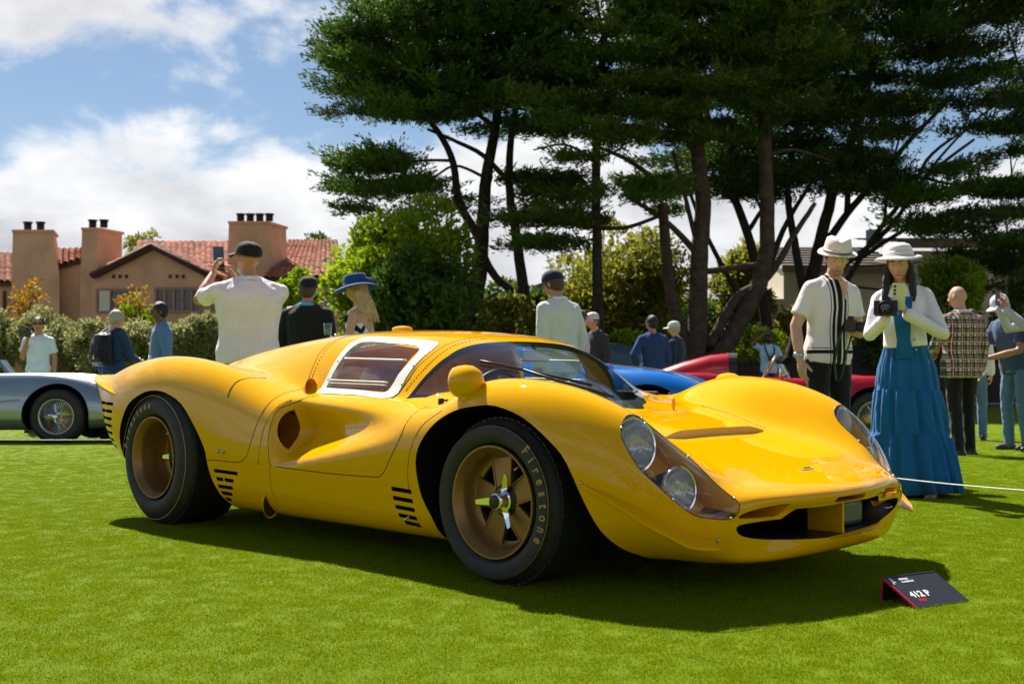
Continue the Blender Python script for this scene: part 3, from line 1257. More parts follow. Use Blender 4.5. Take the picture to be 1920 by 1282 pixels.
for s in (-1, 1):
    # winglet along the lower nose
    pts = [(1.632, -.876, .405), (1.72, -.862, .378), (1.812, -.835, .345), (1.90, -.790, .298), (1.968, -.728, .250), (2.02, -.655, .232)]
    wid = [.002, .022, .046, .070, .085, .055]
    vs_, fs = [], []
    for (p, w_) in zip(spline3(pts, 4), np.interp(np.linspace(0, 5, 21), range(6), wid)):
        co, no, fi, d = on_body(p)
        n2 = Vector((no.x, no.y, 0)).normalized()
        out_ = (n2 * .9 + Vector((0, 0, -.35))).normalized()
        a_, b_ = co - no * .004, co + out_ * w_
        for z_ in (.0035, -.0035):
            for q in (a_, b_):
                vs_.append(((q.x), q.y * (1 if s < 0 else -1), q.z + z_))
    for i in range(20):
        b = i * 4
        fs += [(b, b + 4, b + 5, b + 1), (b + 2, b + 3, b + 7, b + 6), (b + 1, b + 5, b + 7, b + 3), (b, b + 2, b + 6, b + 4)]
    fs += [(0, 1, 3, 2), (80, 82, 83, 81)]
    o = mesh_obj('nose_winglet', vs_, fs, [M['yellow']], car, True)
    bm = bmesh.new()
    bm.from_mesh(o.data)
    bmesh.ops.recalc_face_normals(bm, faces=bm.faces)
    bm.to_mesh(o.data)
    bm.free()
    smooth_by_angle(o, 40)
    m = MB()
    for p in ((1.64, -.876, .405), (2.015, -.64, .235)):
        co, no, fi, d = on_body(p)
        m.ell((co.x, co.y * (1 if s < 0 else -1), co.z), (.007, .007, .007), 8, 6)
    m.build('winglet_screws', [M['steel']], car, True)['kind'] = 'stuff'

# badge on the nose
co, no, fi, d = on_body((1.985, 0, .42))
q = Matrix.Translation(co + no * .001) @ no.to_track_quat('Z', 'X').to_matrix().to_4x4()
m = MB()
tz = no
tx = Vector((0, 1, 0))
ty = tz.cross(tx).normalized()


def bp3(u, v, h=0.0):
    return co + tx * u + ty * v + tz * (h + .0015)


m.prism([bp3(-.042, -.010), bp3(.042, -.010), bp3(.042, .010), bp3(-.042, .010)], tz * .003, 0)
bad = m.build('nose_badge', [M['chrome'], M['black']], car)
m = MB()
m.prism([bp3(-.038, -.007, .003), bp3(.038, -.007, .003), bp3(.038, .007, .003), bp3(-.038, .007, .003)], tz * .0006)
m.build('badge_plate', [mat('badge_yellow', (.7, .5, .03), .3)], bad)
v, f = me_arrays(text_mesh('FERRARI', .0135, .0004, .0004))
m = MB()
m.add([bp3(p.x, p.y - .0045, .0038 + p.z) for p in v], f)
m.build('badge_lettering', [M['black']], bad)

# raised vent panel on the hood with its upright front edge
vs_, fs = [], []
ng, nh = 14, 9
for j in range(ng):
    t = j / (ng - 1)
    y = -.335 + .67 * t
    xf = 1.592 - .012 * math.sin(math.pi * t)
    for i in range(nh):
        u = i / (nh - 1)
        x = xf - .34 * u
        h = body_bvh.ray_cast(Vector((x, y, 1.0)), Vector((0, 0, -1)))
        vs_.append((x, y, h[0].z + .027 * (1 - u) ** 0.8 * min(1, .25 + 6 * min(t, 1 - t)) - .001))
    h = body_bvh.ray_cast(Vector((xf, y, 1.0)), Vector((0, 0, -1)))
    vs_.append((xf + .004, y, h[0].z - .01))
w_ = nh + 1
for j in range(ng - 1):
    for i in range(nh - 1):
        fs.append((j * w_ + i, j * w_ + i + 1, (j + 1) * w_ + i + 1, (j + 1) * w_ + i))
    fs.append((j * w_ + nh, j * w_, (j + 1) * w_, (j + 1) * w_ + nh))
o = mesh_obj('hood_vent', vs_, fs, [M['yellow']], car, True)
bm = bmesh.new()
bm.from_mesh(o.data)
bmesh.ops.recalc_face_normals(bm, faces=bm.faces)
bm.to_mesh(o.data)
bm.free()
smooth_by_angle(o, 30)
rivets([(1.22, .43, .63), (1.32, .42, .61), (1.44, .41, .585), (1.56, .405, .56)], .03, .003, 'gap', (-1,))
rivets([(1.25, -.22, .62), (1.30, -.05, .61), (1.34, .04, .60)], .04, .003, 'gap', (-1,))
# hinge lug by the windscreen
m = MB()
m.ell((1.235, .20, .637), (.011, .008, .026), 10, 8)
m.build('hood_catch', [M['yellow']], car, True)

# ------------------------------------------------------------------ mirrors on the front wings
for s in (-1, 1):
    root = empty('wing_mirror', (0, 0, 0), 0, car)
    m = MB()
    c0 = Vector((1.055 if s < 0 else 1.085, s * .848, .740 if s < 0 else .705))
    # a bullet housing, blunt at the back
    prof = [(.0005, .078), (.022, .072), (.040, .056), (.052, .030), (.056, .0), (.055, -.030), (.052, -.045), (.049, -.047)]
    T = Matrix.Translation(c0) @ Vector((.95, s * -.05, .05)).to_track_quat('Z', 'Y').to_matrix().to_4x4() @ Matrix.Diagonal((1, 1.12, 1, 1))
    m.lathe(prof, 32, T)
    o = m.build('mirror_housing', [M['yellow']], root, True, recalc=True)
    m = MB()
    m.lathe([(.051, -.046), (.0001, -.046)], 32, T)
    m.build('mirror_glass', [M['chrome']], root, True)
    m = MB()
    m.tube([c0 + Vector((.0, s * -.0, -.045)), c0 + Vector((.012, s * .0, -.075))], [.020, .026], 12)
    m.build('mirror_foot', [M['yellow']], root, True)
# ------------------------------------------------------------------ small scoops and catches
for s in (-1, 1):
    m = MB()
    # NACA-like ear behind the side window
    T = Matrix.Translation((-.150, s * .672, .700)) @ Vector((1, s * .28, .12)).to_track_quat('Z', 'Y').to_matrix().to_4x4() @ Matrix.Diagonal((.85, 1.25, 1, 1))
    m.lathe([(.001, -.085), (.018, -.070), (.030, -.040), (.036, 0.0), (.036, .004), (.033, .004), (.026, -.04), (.001, -.06)], 24, T)
    o = m.build('air_ear', [M['yellow']], car, True, recalc=True)
    smooth_by_angle(o, 45)
    # low duct ahead of the rear wheel
    m = MB()
    T = Matrix.Translation((-.245, s * .820, .178)) @ Vector((1, s * .30, -.12)).to_track_quat('Z', 'Y').to_matrix().to_4x4() @ Matrix.Diagonal((.55, .95, 1, 1))
    m.lathe([(.001, -.22), (.022, -.17), (.048, -.09), (.066, -.01), (.068, .0), (.064, .0), (.050, -.07), (.001, -.1)], 28, T)
    o = m.build('brake_duct', [M['yellow']], car, True, recalc=True)
    smooth_by_angle(o, 45)
    m = MB()
    m.lathe([(.062, -.006), (.001, -.006)], 28, T)
    m.build('duct_mouth', [M['black']], o)
    # bonnet pin and tail catch
    m = MB()
    m.tube([(.815, s * .755, .645), (.815, s * .755, .672)], .012, 10)
    m.box((.835, s * .752, .664), (.03, .008, .008))
    m.build('bonnet_pin', [M['gap']], car, True)
    m = MB()
    m.box((-.563, s * .884, .399), (.055, .006, .010))
    m.ell((-.585, s * .886, .401), (.012, .006, .007), 8, 6)
    m.build('tail_catch', [M['steel']], car, True)
    m = MB()
    m.tube([(.735, s * .845, .215), (.718, s * .862, .192)], .005, 8)
    m.build('jacking_pin', [M['steel']], car, True)
    # black hose seen inside the scoop mouth
    m = MB()
    m.tube([(-.20, s * (.76 + .055 * math.cos(a)), .51 + .085 * math.sin(a)) for a in np.linspace(-1.2, 2.2, 16)], .006, 8)
    m.build('intake_seal', [M['black']], car, True)
m = MB()
m.ell((-.30, 0, .985), (.065, .045, .018), 14, 8)
m.build('roof_vent', [M['yellow']], car, True)

# rear engine glass between the buttresses
def deck(name, xa, xb, mt, n):
    vs_, fs = [], []
    for i in range(n):
        x = xa + (xb - xa) * i / (n - 1)
        for j in range(9):
            y = (-.295 + .59 * j / 8) * (1 - .2 * (-.48 - x) / .8)
            h = body_bvh.ray_cast(Vector((x, y, 1.4)), Vector((0, 0, -1)))
            vs_.append((x, y, h[0].z + .003))
    for i in range(n - 1):
        for j in range(8):
            fs.append((i * 9 + j, i * 9 + j + 1, (i + 1) * 9 + j + 1, (i + 1) * 9 + j))
    mesh_obj(name, vs_, fs, [mt], car, True)


deck('rear_screen', -.48, -1.00, M['glass'], 11)
deck('engine_cover', -1.005, -1.42, mat('smoked_plexiglass', (.06, .065, .08), .08, coat=1), 9)

# ------------------------------------------------------------------ cockpit
m = MB()
m.box((.18, 0, .19), (1.15, 1.14, .03))
m.build('cockpit_floor', [M['cockpit']], car)
m = MB()
m.box((-.50, 0, .395), (.02, 1.06, .44), Matrix.Rotation(math.radians(-8), 3, 'Y'))
m.build('bulkhead', [M['seat_orange']], car)
m = MB()
m.box((-.745, 0, .612), (.55, .90, .012))
shelf = m.build('rear_shelf', [M['seat_orange']], car)
m = MB()
for k in range(9):
    for y in (-.34, -.17, 0, .17, .34):
        m.ell((-.50 - .06 * k, y, .619), (.008, .008, .003), 8, 4)
m.build('shelf_rivets', [M['gap']], shelf)['kind'] = 'stuff'
for s in (-1, 1):
    root = empty('seat', (0, 0, 0), 0, car)
    m = MB()
    m.box((.12, s * .29, .29), (.50, .42, .13), Matrix.Rotation(math.radians(-8), 3, 'Y'))
    o = m.build('seat_cushion', [M['navy_cloth']], root)
    bv = o.modifiers.new('round', 'BEVEL')
    bv.width, bv.segments = .05, 4
    m = MB()
    m.box((-.28, s * .29, .55), (.13, .42, .58), Matrix.Rotation(math.radians(-24), 3, 'Y'), taper=.8)
    o = m.build('seat_back', [M['seat_orange']], root)
    bv = o.modifiers.new('round', 'BEVEL')
    bv.width, bv.segments = .05, 4
    # door trim: navy pocket below a painted panel
    m = MB()
    m.box((.62, s * .605, .60), (.46, .02, .16))
    o = m.build('door_pocket', [M['navy_cloth']], car)
    bv = o.modifiers.new('round', 'BEVEL')
    bv.width, bv.segments = .008, 2
m = MB()
m.box((.86, 0, .555), (.22, .80, .11), Matrix.Rotation(math.radians(12), 3, 'Y'))
o = m.build('dashboard', [M['navy_cloth']], car)
bv = o.modifiers.new('round', 'BEVEL')
bv.width, bv.segments = .04, 4
m = MB()
T = Matrix.Translation((.62, -.28, .62)) @ Vector((-1, 0, .35)).to_track_quat('Z', 'Y').to_matrix().to_4x4()
ring_ = [(.165 + .013 * math.cos(a), .013 * math.sin(a)) for a in np.linspace(0, 2 * math.pi, 9)[:-1]]
m.lathe(ring_, 36, T, close=True)
for k in range(3):
    a = math.radians(90 + 120 * k)
    m.tube([T @ Vector((0, 0, -.01)), T @ Vector((.16 * math.cos(a), .16 * math.sin(a), 0))], .007, 6, mi=1)
m.build('steering_wheel', [M['black'], M['steel']], car, True)
m = MB()
m.box((.62, 0, .845), (.02, .17, .055))
o = m.build('rear_view_mirror', [M['steel']], car)
bv = o.modifiers.new('round', 'BEVEL')
bv.width, bv.segments = .008, 2
m = MB()
m.tube([(.62, 0, .87), (.60, 0, .895)], .006, 6)
m.build('mirror_stalk', [M['black']], car)
# single wiper lying across the base of the screen
m = MB()
w0 = on_body((1.13, -.08, .65))
pp = [w0[0] + w0[1] * .03]
for (x, y, z) in ((1.02, -.12, .70), (.92, -.20, .73), (.80, -.28, .76)):
    co, no, fi, d = on_body((x, y, z))
    pp.append(co + no * .016)
m.tube(pp, .006, 6)
bl = []
for k in range(9):
    t = k / 8
    co, no, fi, d = on_body((1.0 - .34 * t, -.06 - .34 * t, .71 + .07 * t))
    bl.append(co + no * .010)
m.tube(bl, .006, 6)
m.build('wiper', [M['black']], car, True)

# ducktail lip round the tail
OUT_ = [(-1.54, -.872, .642), (-1.66, -.870, .664), (-1.78, -.862, .692), (-1.89, -.842, .720), (-1.975, -.80, .744), (-2.015, -.70, .752), (-2.03, -.40, .755), (-2.03, 0, .755)]
INN_ = [(-1.54, -.855, .657), (-1.64, -.838, .700), (-1.76, -.800, .735), (-1.85, -.760, .742), (-1.90, -.70, .741), (-1.925, -.60, .738), (-1.93, -.40, .738), (-1.93, 0, .738)]
oo, ii = spline3(OUT_, 5), spline3(INN_, 5)
oo += [Vector((p.x, -p.y, p.z)) for p in oo[::-1][1:]]
ii += [Vector((p.x, -p.y, p.z)) for p in ii[::-1][1:]]
vs_, fs = [], []
for a, b in zip(oo, ii):
    for t in (0, .35, .7, 1):
        p = a.lerp(b, t)
        p.z -= .012 * math.sin(math.pi * t)
        vs_.append(p)
    for t in (1, .5, 0):
        p = a.lerp(b, t)
        vs_.append(p - Vector((0, 0, .012 + .03 * t)))
for i in range(len(oo) - 1):
    for k in range(7):
        fs.append((i * 7 + k, i * 7 + (k + 1) % 7, (i + 1) * 7 + (k + 1) % 7, (i + 1) * 7 + k))
o = mesh_obj('tail_spoiler', vs_, fs, [M['yellow']], car, True)
bm = bmesh.new()
bm.from_mesh(o.data)
bmesh.ops.recalc_face_normals(bm, faces=bm.faces)
bm.to_mesh(o.data)
bm.free()
smooth_by_angle(o, 50)
# ------------------------------------------------------------------ lawn, path, far ground
def grass_mat():
    mt = bpy.data.materials.new('mown_grass')
    mt.use_nodes = True
    N, L = mt.node_tree.nodes, mt.node_tree.links
    b = N['Principled BSDF']
    b.inputs['Roughness'].default_value = .75
    b.inputs['Specular IOR Level'].default_value = .05
    tc = N.new('ShaderNodeTexCoord')
    n1 = N.new('ShaderNodeTexNoise')
    n1.inputs['Scale'].default_value = .55
    n1.inputs['Detail'].default_value = 5
    n2 = N.new('ShaderNodeTexNoise')
    n2.inputs['Scale'].default_value = 55
    n2.inputs['Detail'].default_value = 6
    n2.inputs['Roughness'].default_value = .7
    n3 = N.new('ShaderNodeTexNoise')
    n3.inputs['Scale'].default_value = 9
    n3.inputs['Detail'].default_value = 3
    for n in (n1, n2, n3):
        L.new(tc.outputs['Object'], n.inputs['Vector'])
    r1 = N.new('ShaderNodeValToRGB')
    r1.color_ramp.elements[0].position = .32
    r1.color_ramp.elements[0].color = (.070, .120, .001, 1)
    r1.color_ramp.elements[1].position = .70
    r1.color_ramp.elements[1].color = (.150, .212, .004, 1)
    mx = N.new('ShaderNodeMath')
    mx.operation = 'MULTIPLY_ADD'
    mx.inputs[1].default_value = .55
    L.new(n2.outputs['Fac'], mx.inputs[0])
    m2 = N.new('ShaderNodeMath')
    m2.operation = 'MULTIPLY_ADD'
    m2.inputs[1].default_value = .25
    L.new(n3.outputs['Fac'], m2.inputs[0])
    m3 = N.new('ShaderNodeMath')
    m3.operation = 'MULTIPLY'
    m3.inputs[1].default_value = .22
    L.new(n1.outputs['Fac'], m3.inputs[0])
    L.new(m3.outputs[0], m2.inputs[2])
    L.new(m2.outputs[0], mx.inputs[2])
    L.new(mx.outputs[0], r1.inputs[0])
    L.new(r1.outputs[0], b.inputs['Base Color'])
    bp = N.new('ShaderNodeBump')
    bp.inputs['Strength'].default_value = .9
    bp.inputs['Distance'].default_value = .012
    L.new(n2.outputs['Fac'], bp.inputs['Height'])
    L.new(bp.outputs[0], b.inputs['Normal'])
    return mt


ds = list(np.arange(-40, -6, 2.0)) + list(np.arange(-6, 17.0, .35)) + [17.5, 19, 21, 24, 28.2]
rs = list(np.arange(-30, 30.1, 1.0))
gv = [W(r, d) for d in ds for r in rs]
nr = len(rs)
gf = [(i * nr + j, i * nr + j + 1, (i + 1) * nr + j + 1, (i + 1) * nr + j) for i in range(len(ds) - 1) for j in range(nr - 1)]
GRASS = grass_mat()
lawn = mesh_obj('lawn', gv, gf, [GRASS], None, True)
lawn['kind'] = 'structure'
zf = ground_z(28.2)


def sheet(name, r0, r1, d0, d1, z, mt, nseg=1):
    a = [Vector((CAM_LOC.x, CAM_LOC.y, 0)) + RH * r + FH * d for (r, d) in ((r0, d0), (r1, d0), (r1, d1), (r0, d1))]
    for p in a:
        p.z = z
    o = mesh_obj(name, a, [(0, 1, 2, 3)], [mt], None, False)
    o['kind'] = 'structure'
    return o


sheet('ground', -400, 400, -300, 900, zf - .35, mat('dry_earth', (.11, .095, .05), .95, noise=(.3, .4)))
sheet('planting_bed', -30, 30, 28.0, 75, zf - .05, mat('leaf_litter', (.075, .055, .03), .95, noise=(3, .5), bump=(12, .8, .05)))
sheet('road', 6, 40, 28.2, 31.0, zf + .01, mat('asphalt', (.055, .055, .058), .85, noise=(30, .25), bump=(150, .4, .004)))


# grass blades over the near lawn
def blades(n, rad, seed, h0=.003, h1=.0085, w=.0017):
    g = np.random.default_rng(seed)
    V, F = [], []
    for i in range(n):
        a, rr = g.uniform(0, 2 * math.pi), rad * math.sqrt(g.uniform())
        x, y = rr * math.cos(a), rr * math.sin(a)
        h = g.uniform(h0, h1)
        b = g.uniform(0, 2 * math.pi)
        dx, dy = math.cos(b) * w / 2, math.sin(b) * w / 2
        lx, ly = g.normal(0, .55) * h, g.normal(0, .55) * h
        k = len(V)
        V += [(x - dx, y - dy, -.004), (x + dx, y + dy, -.004), (x + dx * .8 + lx * .4, y + dy * .8 + ly * .4, h * .6), (x - dx * .8 + lx * .4, y - dy * .8 + ly * .4, h * .6), (x + lx, y + ly, h)]
        F += [(k, k + 1, k + 2, k + 3), (k + 3, k + 2, k + 4)]
    return V, F


def leaf_mat(name, c0, c1, trans=.4, rough=.55, scale=1.0, spec=.3):
    """leaves: colour varies from clump to clump, some light passes through"""
    mt = bpy.data.materials.new(name)
    mt.use_nodes = True
    N, L = mt.node_tree.nodes, mt.node_tree.links
    N.clear()
    out = N.new('ShaderNodeOutputMaterial')
    geo = N.new('ShaderNodeNewGeometry')
    tc = N.new('ShaderNodeTexCoord')
    n = N.new('ShaderNodeTexNoise')
    n.inputs['Scale'].default_value = scale
    n.inputs['Detail'].default_value = 3
    L.new(tc.outputs['Object'], n.inputs['Vector'])
    ad = N.new('ShaderNodeMath')
    ad.operation = 'MULTIPLY_ADD'
    ad.inputs[1].default_value = .45
    L.new(geo.outputs['Random Per Island'], ad.inputs[0])
    L.new(n.outputs['Fac'], ad.inputs[2])
    mr = N.new('ShaderNodeMapRange')
    mr.inputs['From Min'].default_value = .35
    mr.inputs['From Max'].default_value = 1.05
    L.new(ad.outputs[0], mr.inputs['Value'])
    mx = N.new('ShaderNodeMix')
    mx.data_type = 'RGBA'
    mx.inputs['A'].default_value = (*c0, 1)
    mx.inputs['B'].default_value = (*c1, 1)
    L.new(mr.outputs[0], mx.inputs['Factor'])
    pb = N.new('ShaderNodeBsdfPrincipled')
    pb.inputs['Roughness'].default_value = rough
    pb.inputs['Specular IOR Level'].default_value = spec
    L.new(mx.outputs['Result'], pb.inputs['Base Color'])
    tr = N.new('ShaderNodeBsdfTranslucent')
    L.new(mx.outputs['Result'], tr.inputs['Color'])
    ms = N.new('ShaderNodeMixShader')
    ms.inputs[0].default_value = trans
    L.new(pb.outputs[0], ms.inputs[1])
    L.new(tr.outputs[0], ms.inputs[2])
    L.new(ms.outputs[0], out.inputs[0])
    return mt


BLADE = leaf_mat('grass_blade', (.118, .190, .001), (.30, .375, .005), .42, .7, 1.5, .04)


def grass_field():
    V, F = blades(40, .036, 5)
    me = bpy.data.meshes.new('grass_tuft')
    me.from_pydata(V, [], F)
    me.materials.append(BLADE)
    tuft = bpy.data.objects.new('grass_tuft', me)          # source of the instances, never linked to the scene itself
    d_ = list(np.arange(2.6, 21.0, .6))
    vs_, fs = [], []
    for i, d in enumerate(d_):
        hw = .455 * d + 1.6
        for j in range(9):
            p = W(-hw + 2 * hw * j / 8, d)
            vs_.append(p)
    for i in range(len(d_) - 1):
        for j in range(8):
            fs.append((i * 9 + j, i * 9 + j + 1, (i + 1) * 9 + j + 1, (i + 1) * 9 + j))
    o = mesh_obj('grass', vs_, fs, [BLADE])
    o['kind'] = 'stuff'
    at = o.data.attributes.new('thickness', 'FLOAT', 'POINT')
    at.data.foreach_set('value', np.array([np.interp(d, [3, 5, 8, 12, 16, 20.5], [1.0, 1.0, .45, .16, .06, .0]) for d in d_ for j in range(9)], dtype=np.float32))
    ng = bpy.data.node_groups.new('grass_nodes', 'GeometryNodeTree')
    ng.interface.new_socket('Geometry', in_out='INPUT', socket_type='NodeSocketGeometry')
    ng.interface.new_socket('Geometry', in_out='OUTPUT', socket_type='NodeSocketGeometry')
    N, L = ng.nodes, ng.links
    gi, go = N.new('NodeGroupInput'), N.new('NodeGroupOutput')
    dp = N.new('GeometryNodeDistributePointsOnFaces')
    na = N.new('GeometryNodeInputNamedAttribute')
    na.data_type = 'FLOAT'
    na.inputs['Name'].default_value = 'thickness'
    mu = N.new('ShaderNodeMath')
    mu.operation = 'MULTIPLY'
    mu.inputs[1].default_value = 1500
    L.new(na.outputs[0], mu.inputs[0])
    L.new(gi.outputs[0], dp.inputs['Mesh'])
    L.new(mu.outputs[0], dp.inputs['Density'])
    oi = N.new('GeometryNodeObjectInfo')
    oi.inputs['Object'].default_value = tuft
    ip = N.new('GeometryNodeInstanceOnPoints')
    rv = N.new('FunctionNodeRandomValue')
    rv.data_type = 'FLOAT_VECTOR'
    rv.inputs[0].default_value = (0, 0, 0)
    rv.inputs[1].default_value = (0, 0, 6.283)
    sv = N.new('FunctionNodeRandomValue')
    sv.data_type = 'FLOAT'
    sv.inputs[2].default_value = .65
    sv.inputs[3].default_value = 1.25
    L.new(dp.outputs['Points'], ip.inputs['Points'])
    L.new(oi.outputs['Geometry'], ip.inputs['Instance'])
    L.new(rv.outputs[0], ip.inputs['Rotation'])
    L.new(sv.outputs[1], ip.inputs['Scale'])
    L.new(ip.outputs[0], go.inputs[0])
    md = o.modifiers.new('grass', 'NODES')
    md.node_group = ng


grass_field()


def pix(px, py, d):
    """a place in the world on the sight line of a point of the survey photograph, d metres out"""
    p = Vector((CAM_LOC.x, CAM_LOC.y, CAM_LOC.z)) + RH * ((px - 960) / 2200 * d) + FH * d
    p.z = CAM_LOC.z + (688 - py) / 2200 * d
    return p


# ------------------------------------------------------------------ white cord fencing the car off, on low stakes
cord_m = mat('white_cord', (.75, .75, .72), .6)
stake_m = mat('white_stake', (.7, .7, .68), .5)


def cord(name, pts, label):
    m = MB()
    path = []
    for a, b in zip(pts[:-1], pts[1:]):
        for k in range(12):
            t = k / 12
            p = a.lerp(b, t)
            p.z -= .05 * 4 * t * (1 - t) * .6
            path.append(p)
    path.append(pts[-1])
    m.tube(path, .003, 6)
    o = m.build(name, [cord_m], None, True)
    tag(o, label, 'cord', 'white cords round the car')


pA, pB = W(-6.2, 9.35, .30), W(-1.6, 9.0, .30)
cord('cord', [pA, pB], 'white cord strung low across the lawn before the silver car')
pC, pD, pE = W(1.55, 6.9, .25), W(2.62, 5.0, .245), None
cord('cord', [pC, pD], 'white cord strung low in front of the blue dress')
for p, lb in ((pB, 'low white stake behind the rear wheel of the yellow car holding a cord'), (pC, 'low white stake behind the nose of the yellow car holding a cord')):
    m = MB()
    m.tube([Vector((p.x, p.y, p.z - .36)), Vector((p.x, p.y, p.z + .02))], [.008, .008], 8)
    m.ell((p.x, p.y, p.z + .02), (.012, .012, .012), 8, 6)
    tag(m.build('stake', [stake_m], None, True), lb, 'stake')

# ------------------------------------------------------------------ information sign on the grass
sign = empty('display_sign', (0, 0, 0))
tag(sign, 'small black tent shaped sign with red edges on the grass by the nose', 'sign')
a0, a1 = Vector((2.486, -.165, .004)), Vector((2.555, .078, .004))          # lower front edge
r0, r1 = Vector((2.342, -.135, .082)), Vector((2.411, .108, .082))          # ridge
sx = (a1 - a0).normalized()
sy = (r0 - a0).normalized()
sy = (sy - sx * sy.dot(sx)).normalized()
sn_ = sx.cross(sy).normalized()
sw, sl_ = (a1 - a0).length, (r0 - a0).length
BLK = mat('sign_black', (.018, .018, .026), .45)
RED = mat('sign_red', (.55, .012, .03), .4)
m = MB()
m.prism([a0, a1, a1 + sy * sl_, a0 + sy * sl_], -sn_ * .005)
m.build('sign_face', [BLK], sign)
m = MB()
m.prism([a0 - sn_ * .006, a1 - sn_ * .006, a1 + sy * sl_ - sn_ * .006, a0 + sy * sl_ - sn_ * .006], -sn_ * .002)
e0 = a0 - sx * .004
m.prism([e0, a0, a0 + sy * sl_, e0 + sy * sl_], -sn_ * .008)
m.build('red_backing', [RED], sign)
m = MB()
q0, q1 = a0 + sy * sl_, a1 + sy * sl_
m.prism([q0, q1, Vector((q1.x - .004, q1.y - .001, .002)), Vector((q0.x - .004, q0.y - .001, .002))], -sx.cross(Vector((0, 0, 1))) * -.005)
m.build('rear_leg', [BLK], sign)
m = MB()
m.tube([q0 - sx * .002, Vector((q0.x - .004, q0.y - .001, .002)) - sx * .002], .0028, 6)
m.build('red_edge', [RED], sign)


def print_on(txt, size, u, v, mt, name, bold=.0, width=None):
    vv, ff = me_arrays(text_mesh(txt, size, .0002, bold))
    x0 = min(p.x for p in vv)
    m = MB()
    m.add([a0 + sx * (u + (p.x - x0)) + sy * (v + p.y) + sn_ * (.0012 + p.z) for p in vv], ff)
    o = m.build(name, [mt], sign)
    o['kind'] = 'stuff'


WHT = mat('sign_white', (.8, .8, .8), .5)
print_on('412 P', .040, .028, .050, WHT, 'sign_title', .0012)
print_on('1967', .020, .040, .026, RED, 'sign_year', .0006)
print_on('FERRARI', .0115, .055, sl_ - .026, WHT, 'sign_heading', .0004)
print_on('CLASSICHE', .0115, .055, sl_ - .040, WHT, 'sign_subheading', .0004)
# the white rearing-horse emblem
hx = [(.012, .004), (.016, .010), (.015, .016), (.019, .021), (.017, .028), (.020, .034), (.024, .037), (.027, .034), (.025, .030), (.028, .026), (.033, .029), (.032, .024), (.027, .021), (.027, .017), (.032, .013), (.030, .008), (.027, .012), (.023, .014), (.021, .009), (.022, .003), (.019, .003), (.019, .009), (.016, .004)]
m = MB()
m.prism([a0 + sx * (u - .004) + sy * (sl_ - .046 + v) + sn_ * .0012 for u, v in hx], sn_ * .0004)
m.build('horse_emblem', [WHT], sign)
# ------------------------------------------------------------------ trees and shrubs
BARK_D = mat('dark_bark', (.030, .024, .019), .9, noise=(6, .5), bump=(14, .9, .04))
BARK_G = mat('mossy_bark', (.075, .062, .042), .9, noise=(4, .45), bump=(12, .9, .04))
BARK_R = mat('red_brown_bark', (.064, .043, .031), .9, noise=(5, .45), bump=(14, .9, .04))
CYP = leaf_mat('cypress_leaf', (.014, .046, .007), (.105, .21, .016), .42, .6, .6)
CYP_Y = leaf_mat('cypress_leaf_olive', (.024, .052, .008), (.15, .20, .022), .42, .6, .5)
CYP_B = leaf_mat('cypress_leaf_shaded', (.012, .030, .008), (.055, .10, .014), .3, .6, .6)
LIME = leaf_mat('lime_leaf', (.08, .17, .004), (.34, .44, .012), .6, .5, .8)
MIDG = leaf_mat('mid_green_leaf', (.035, .085, .010), (.11, .17, .02), .45, .5, .7)
OLIV = leaf_mat('olive_leaf', (.08, .10, .010), (.34, .34, .04), .55, .55, .7)
SAGE = leaf_mat('sage_leaf', (.16, .18, .06), (.46, .46, .20), .5, .6, 1.2)
GOLDL = leaf_mat('golden_leaf', (.30, .17, .01), (.42, .24, .01), .5, .5, 2.0)


def tufts(C, D, size, nb, seed, aspect=.32, spread=.7):
    """C (n,3) centres, D (n,3) directions; nb rhombic leaves each"""
    g = np.random.default_rng(seed)
    n = len(C)
    C = np.repeat(np.asarray(C), nb, 0)
    D = np.repeat(np.asarray(D), nb, 0) + g.normal(0, spread, (n * nb, 3))
    D /= np.linalg.norm(D, axis=1)[:, None] + 1e-9
    S = np.cross(D, g.normal(0, 1, (n * nb, 3)))
    S /= np.linalg.norm(S, axis=1)[:, None] + 1e-9
    L = (size * g.uniform(.55, 1.3, n * nb))[:, None]
    B = C + g.normal(0, size * .34, (n * nb, 3))
    v = np.stack([B, B + D * L * .5 + S * L * aspect * .5, B + D * L, B + D * L * .5 - S * L * aspect * .5], 1)
    return v.reshape(-1, 3)


def leaf_obj(name, parts, mt, parent):
    V = np.concatenate(parts)
    Q = np.arange(len(V)).reshape(-1, 4)
    o = quads_obj(name, V, Q, mt, parent)
    o['kind'] = 'stuff'
    return o


def blob_points(c, r, n, g, up=0.0, shell=.55):
    u = g.normal(0, 1, (n, 3))
    u /= np.linalg.norm(u, axis=1)[:, None]
    u[:, 2] = np.where(g.uniform(0, 1, n) < up, np.abs(u[:, 2]), u[:, 2])
    rad = (shell + (1 - shell) * g.uniform(0, 1, n) ** .6)[:, None]
    return np.asarray(c) + u * np.asarray(r) * rad, u


def limb(m, pts, r0, r1, n=9, wob=.04, seed=0):
    g = np.random.default_rng(seed)
    path = spline3(pts, 5)
    N_ = len(path)
    rad = [r0 + (r1 - r0) * (i / (N_ - 1)) ** .8 for i in range(N_)]
    rad[0] *= 1.25 if r0 > .15 else 1
    path = [p + Vector(g.normal(0, wob * rad[i], 3)) for i, p in enumerate(path)]
    m.tube(path, rad, n)


def px_list(pts, d):
    return [pix(p[0], p[1], d + (p[2] if len(p) > 2 else 0)) for p in pts]


def in_poly(x, y, poly):
    c = False
    j = len(poly) - 1
    for i in range(len(poly)):
        xi, yi = poly[i]
        xj, yj = poly[j]
        if (yi > y) != (yj > y) and x < (xj - xi) * (y - yi) / (yj - yi) + xi:
            c = not c
        j = i
    return c


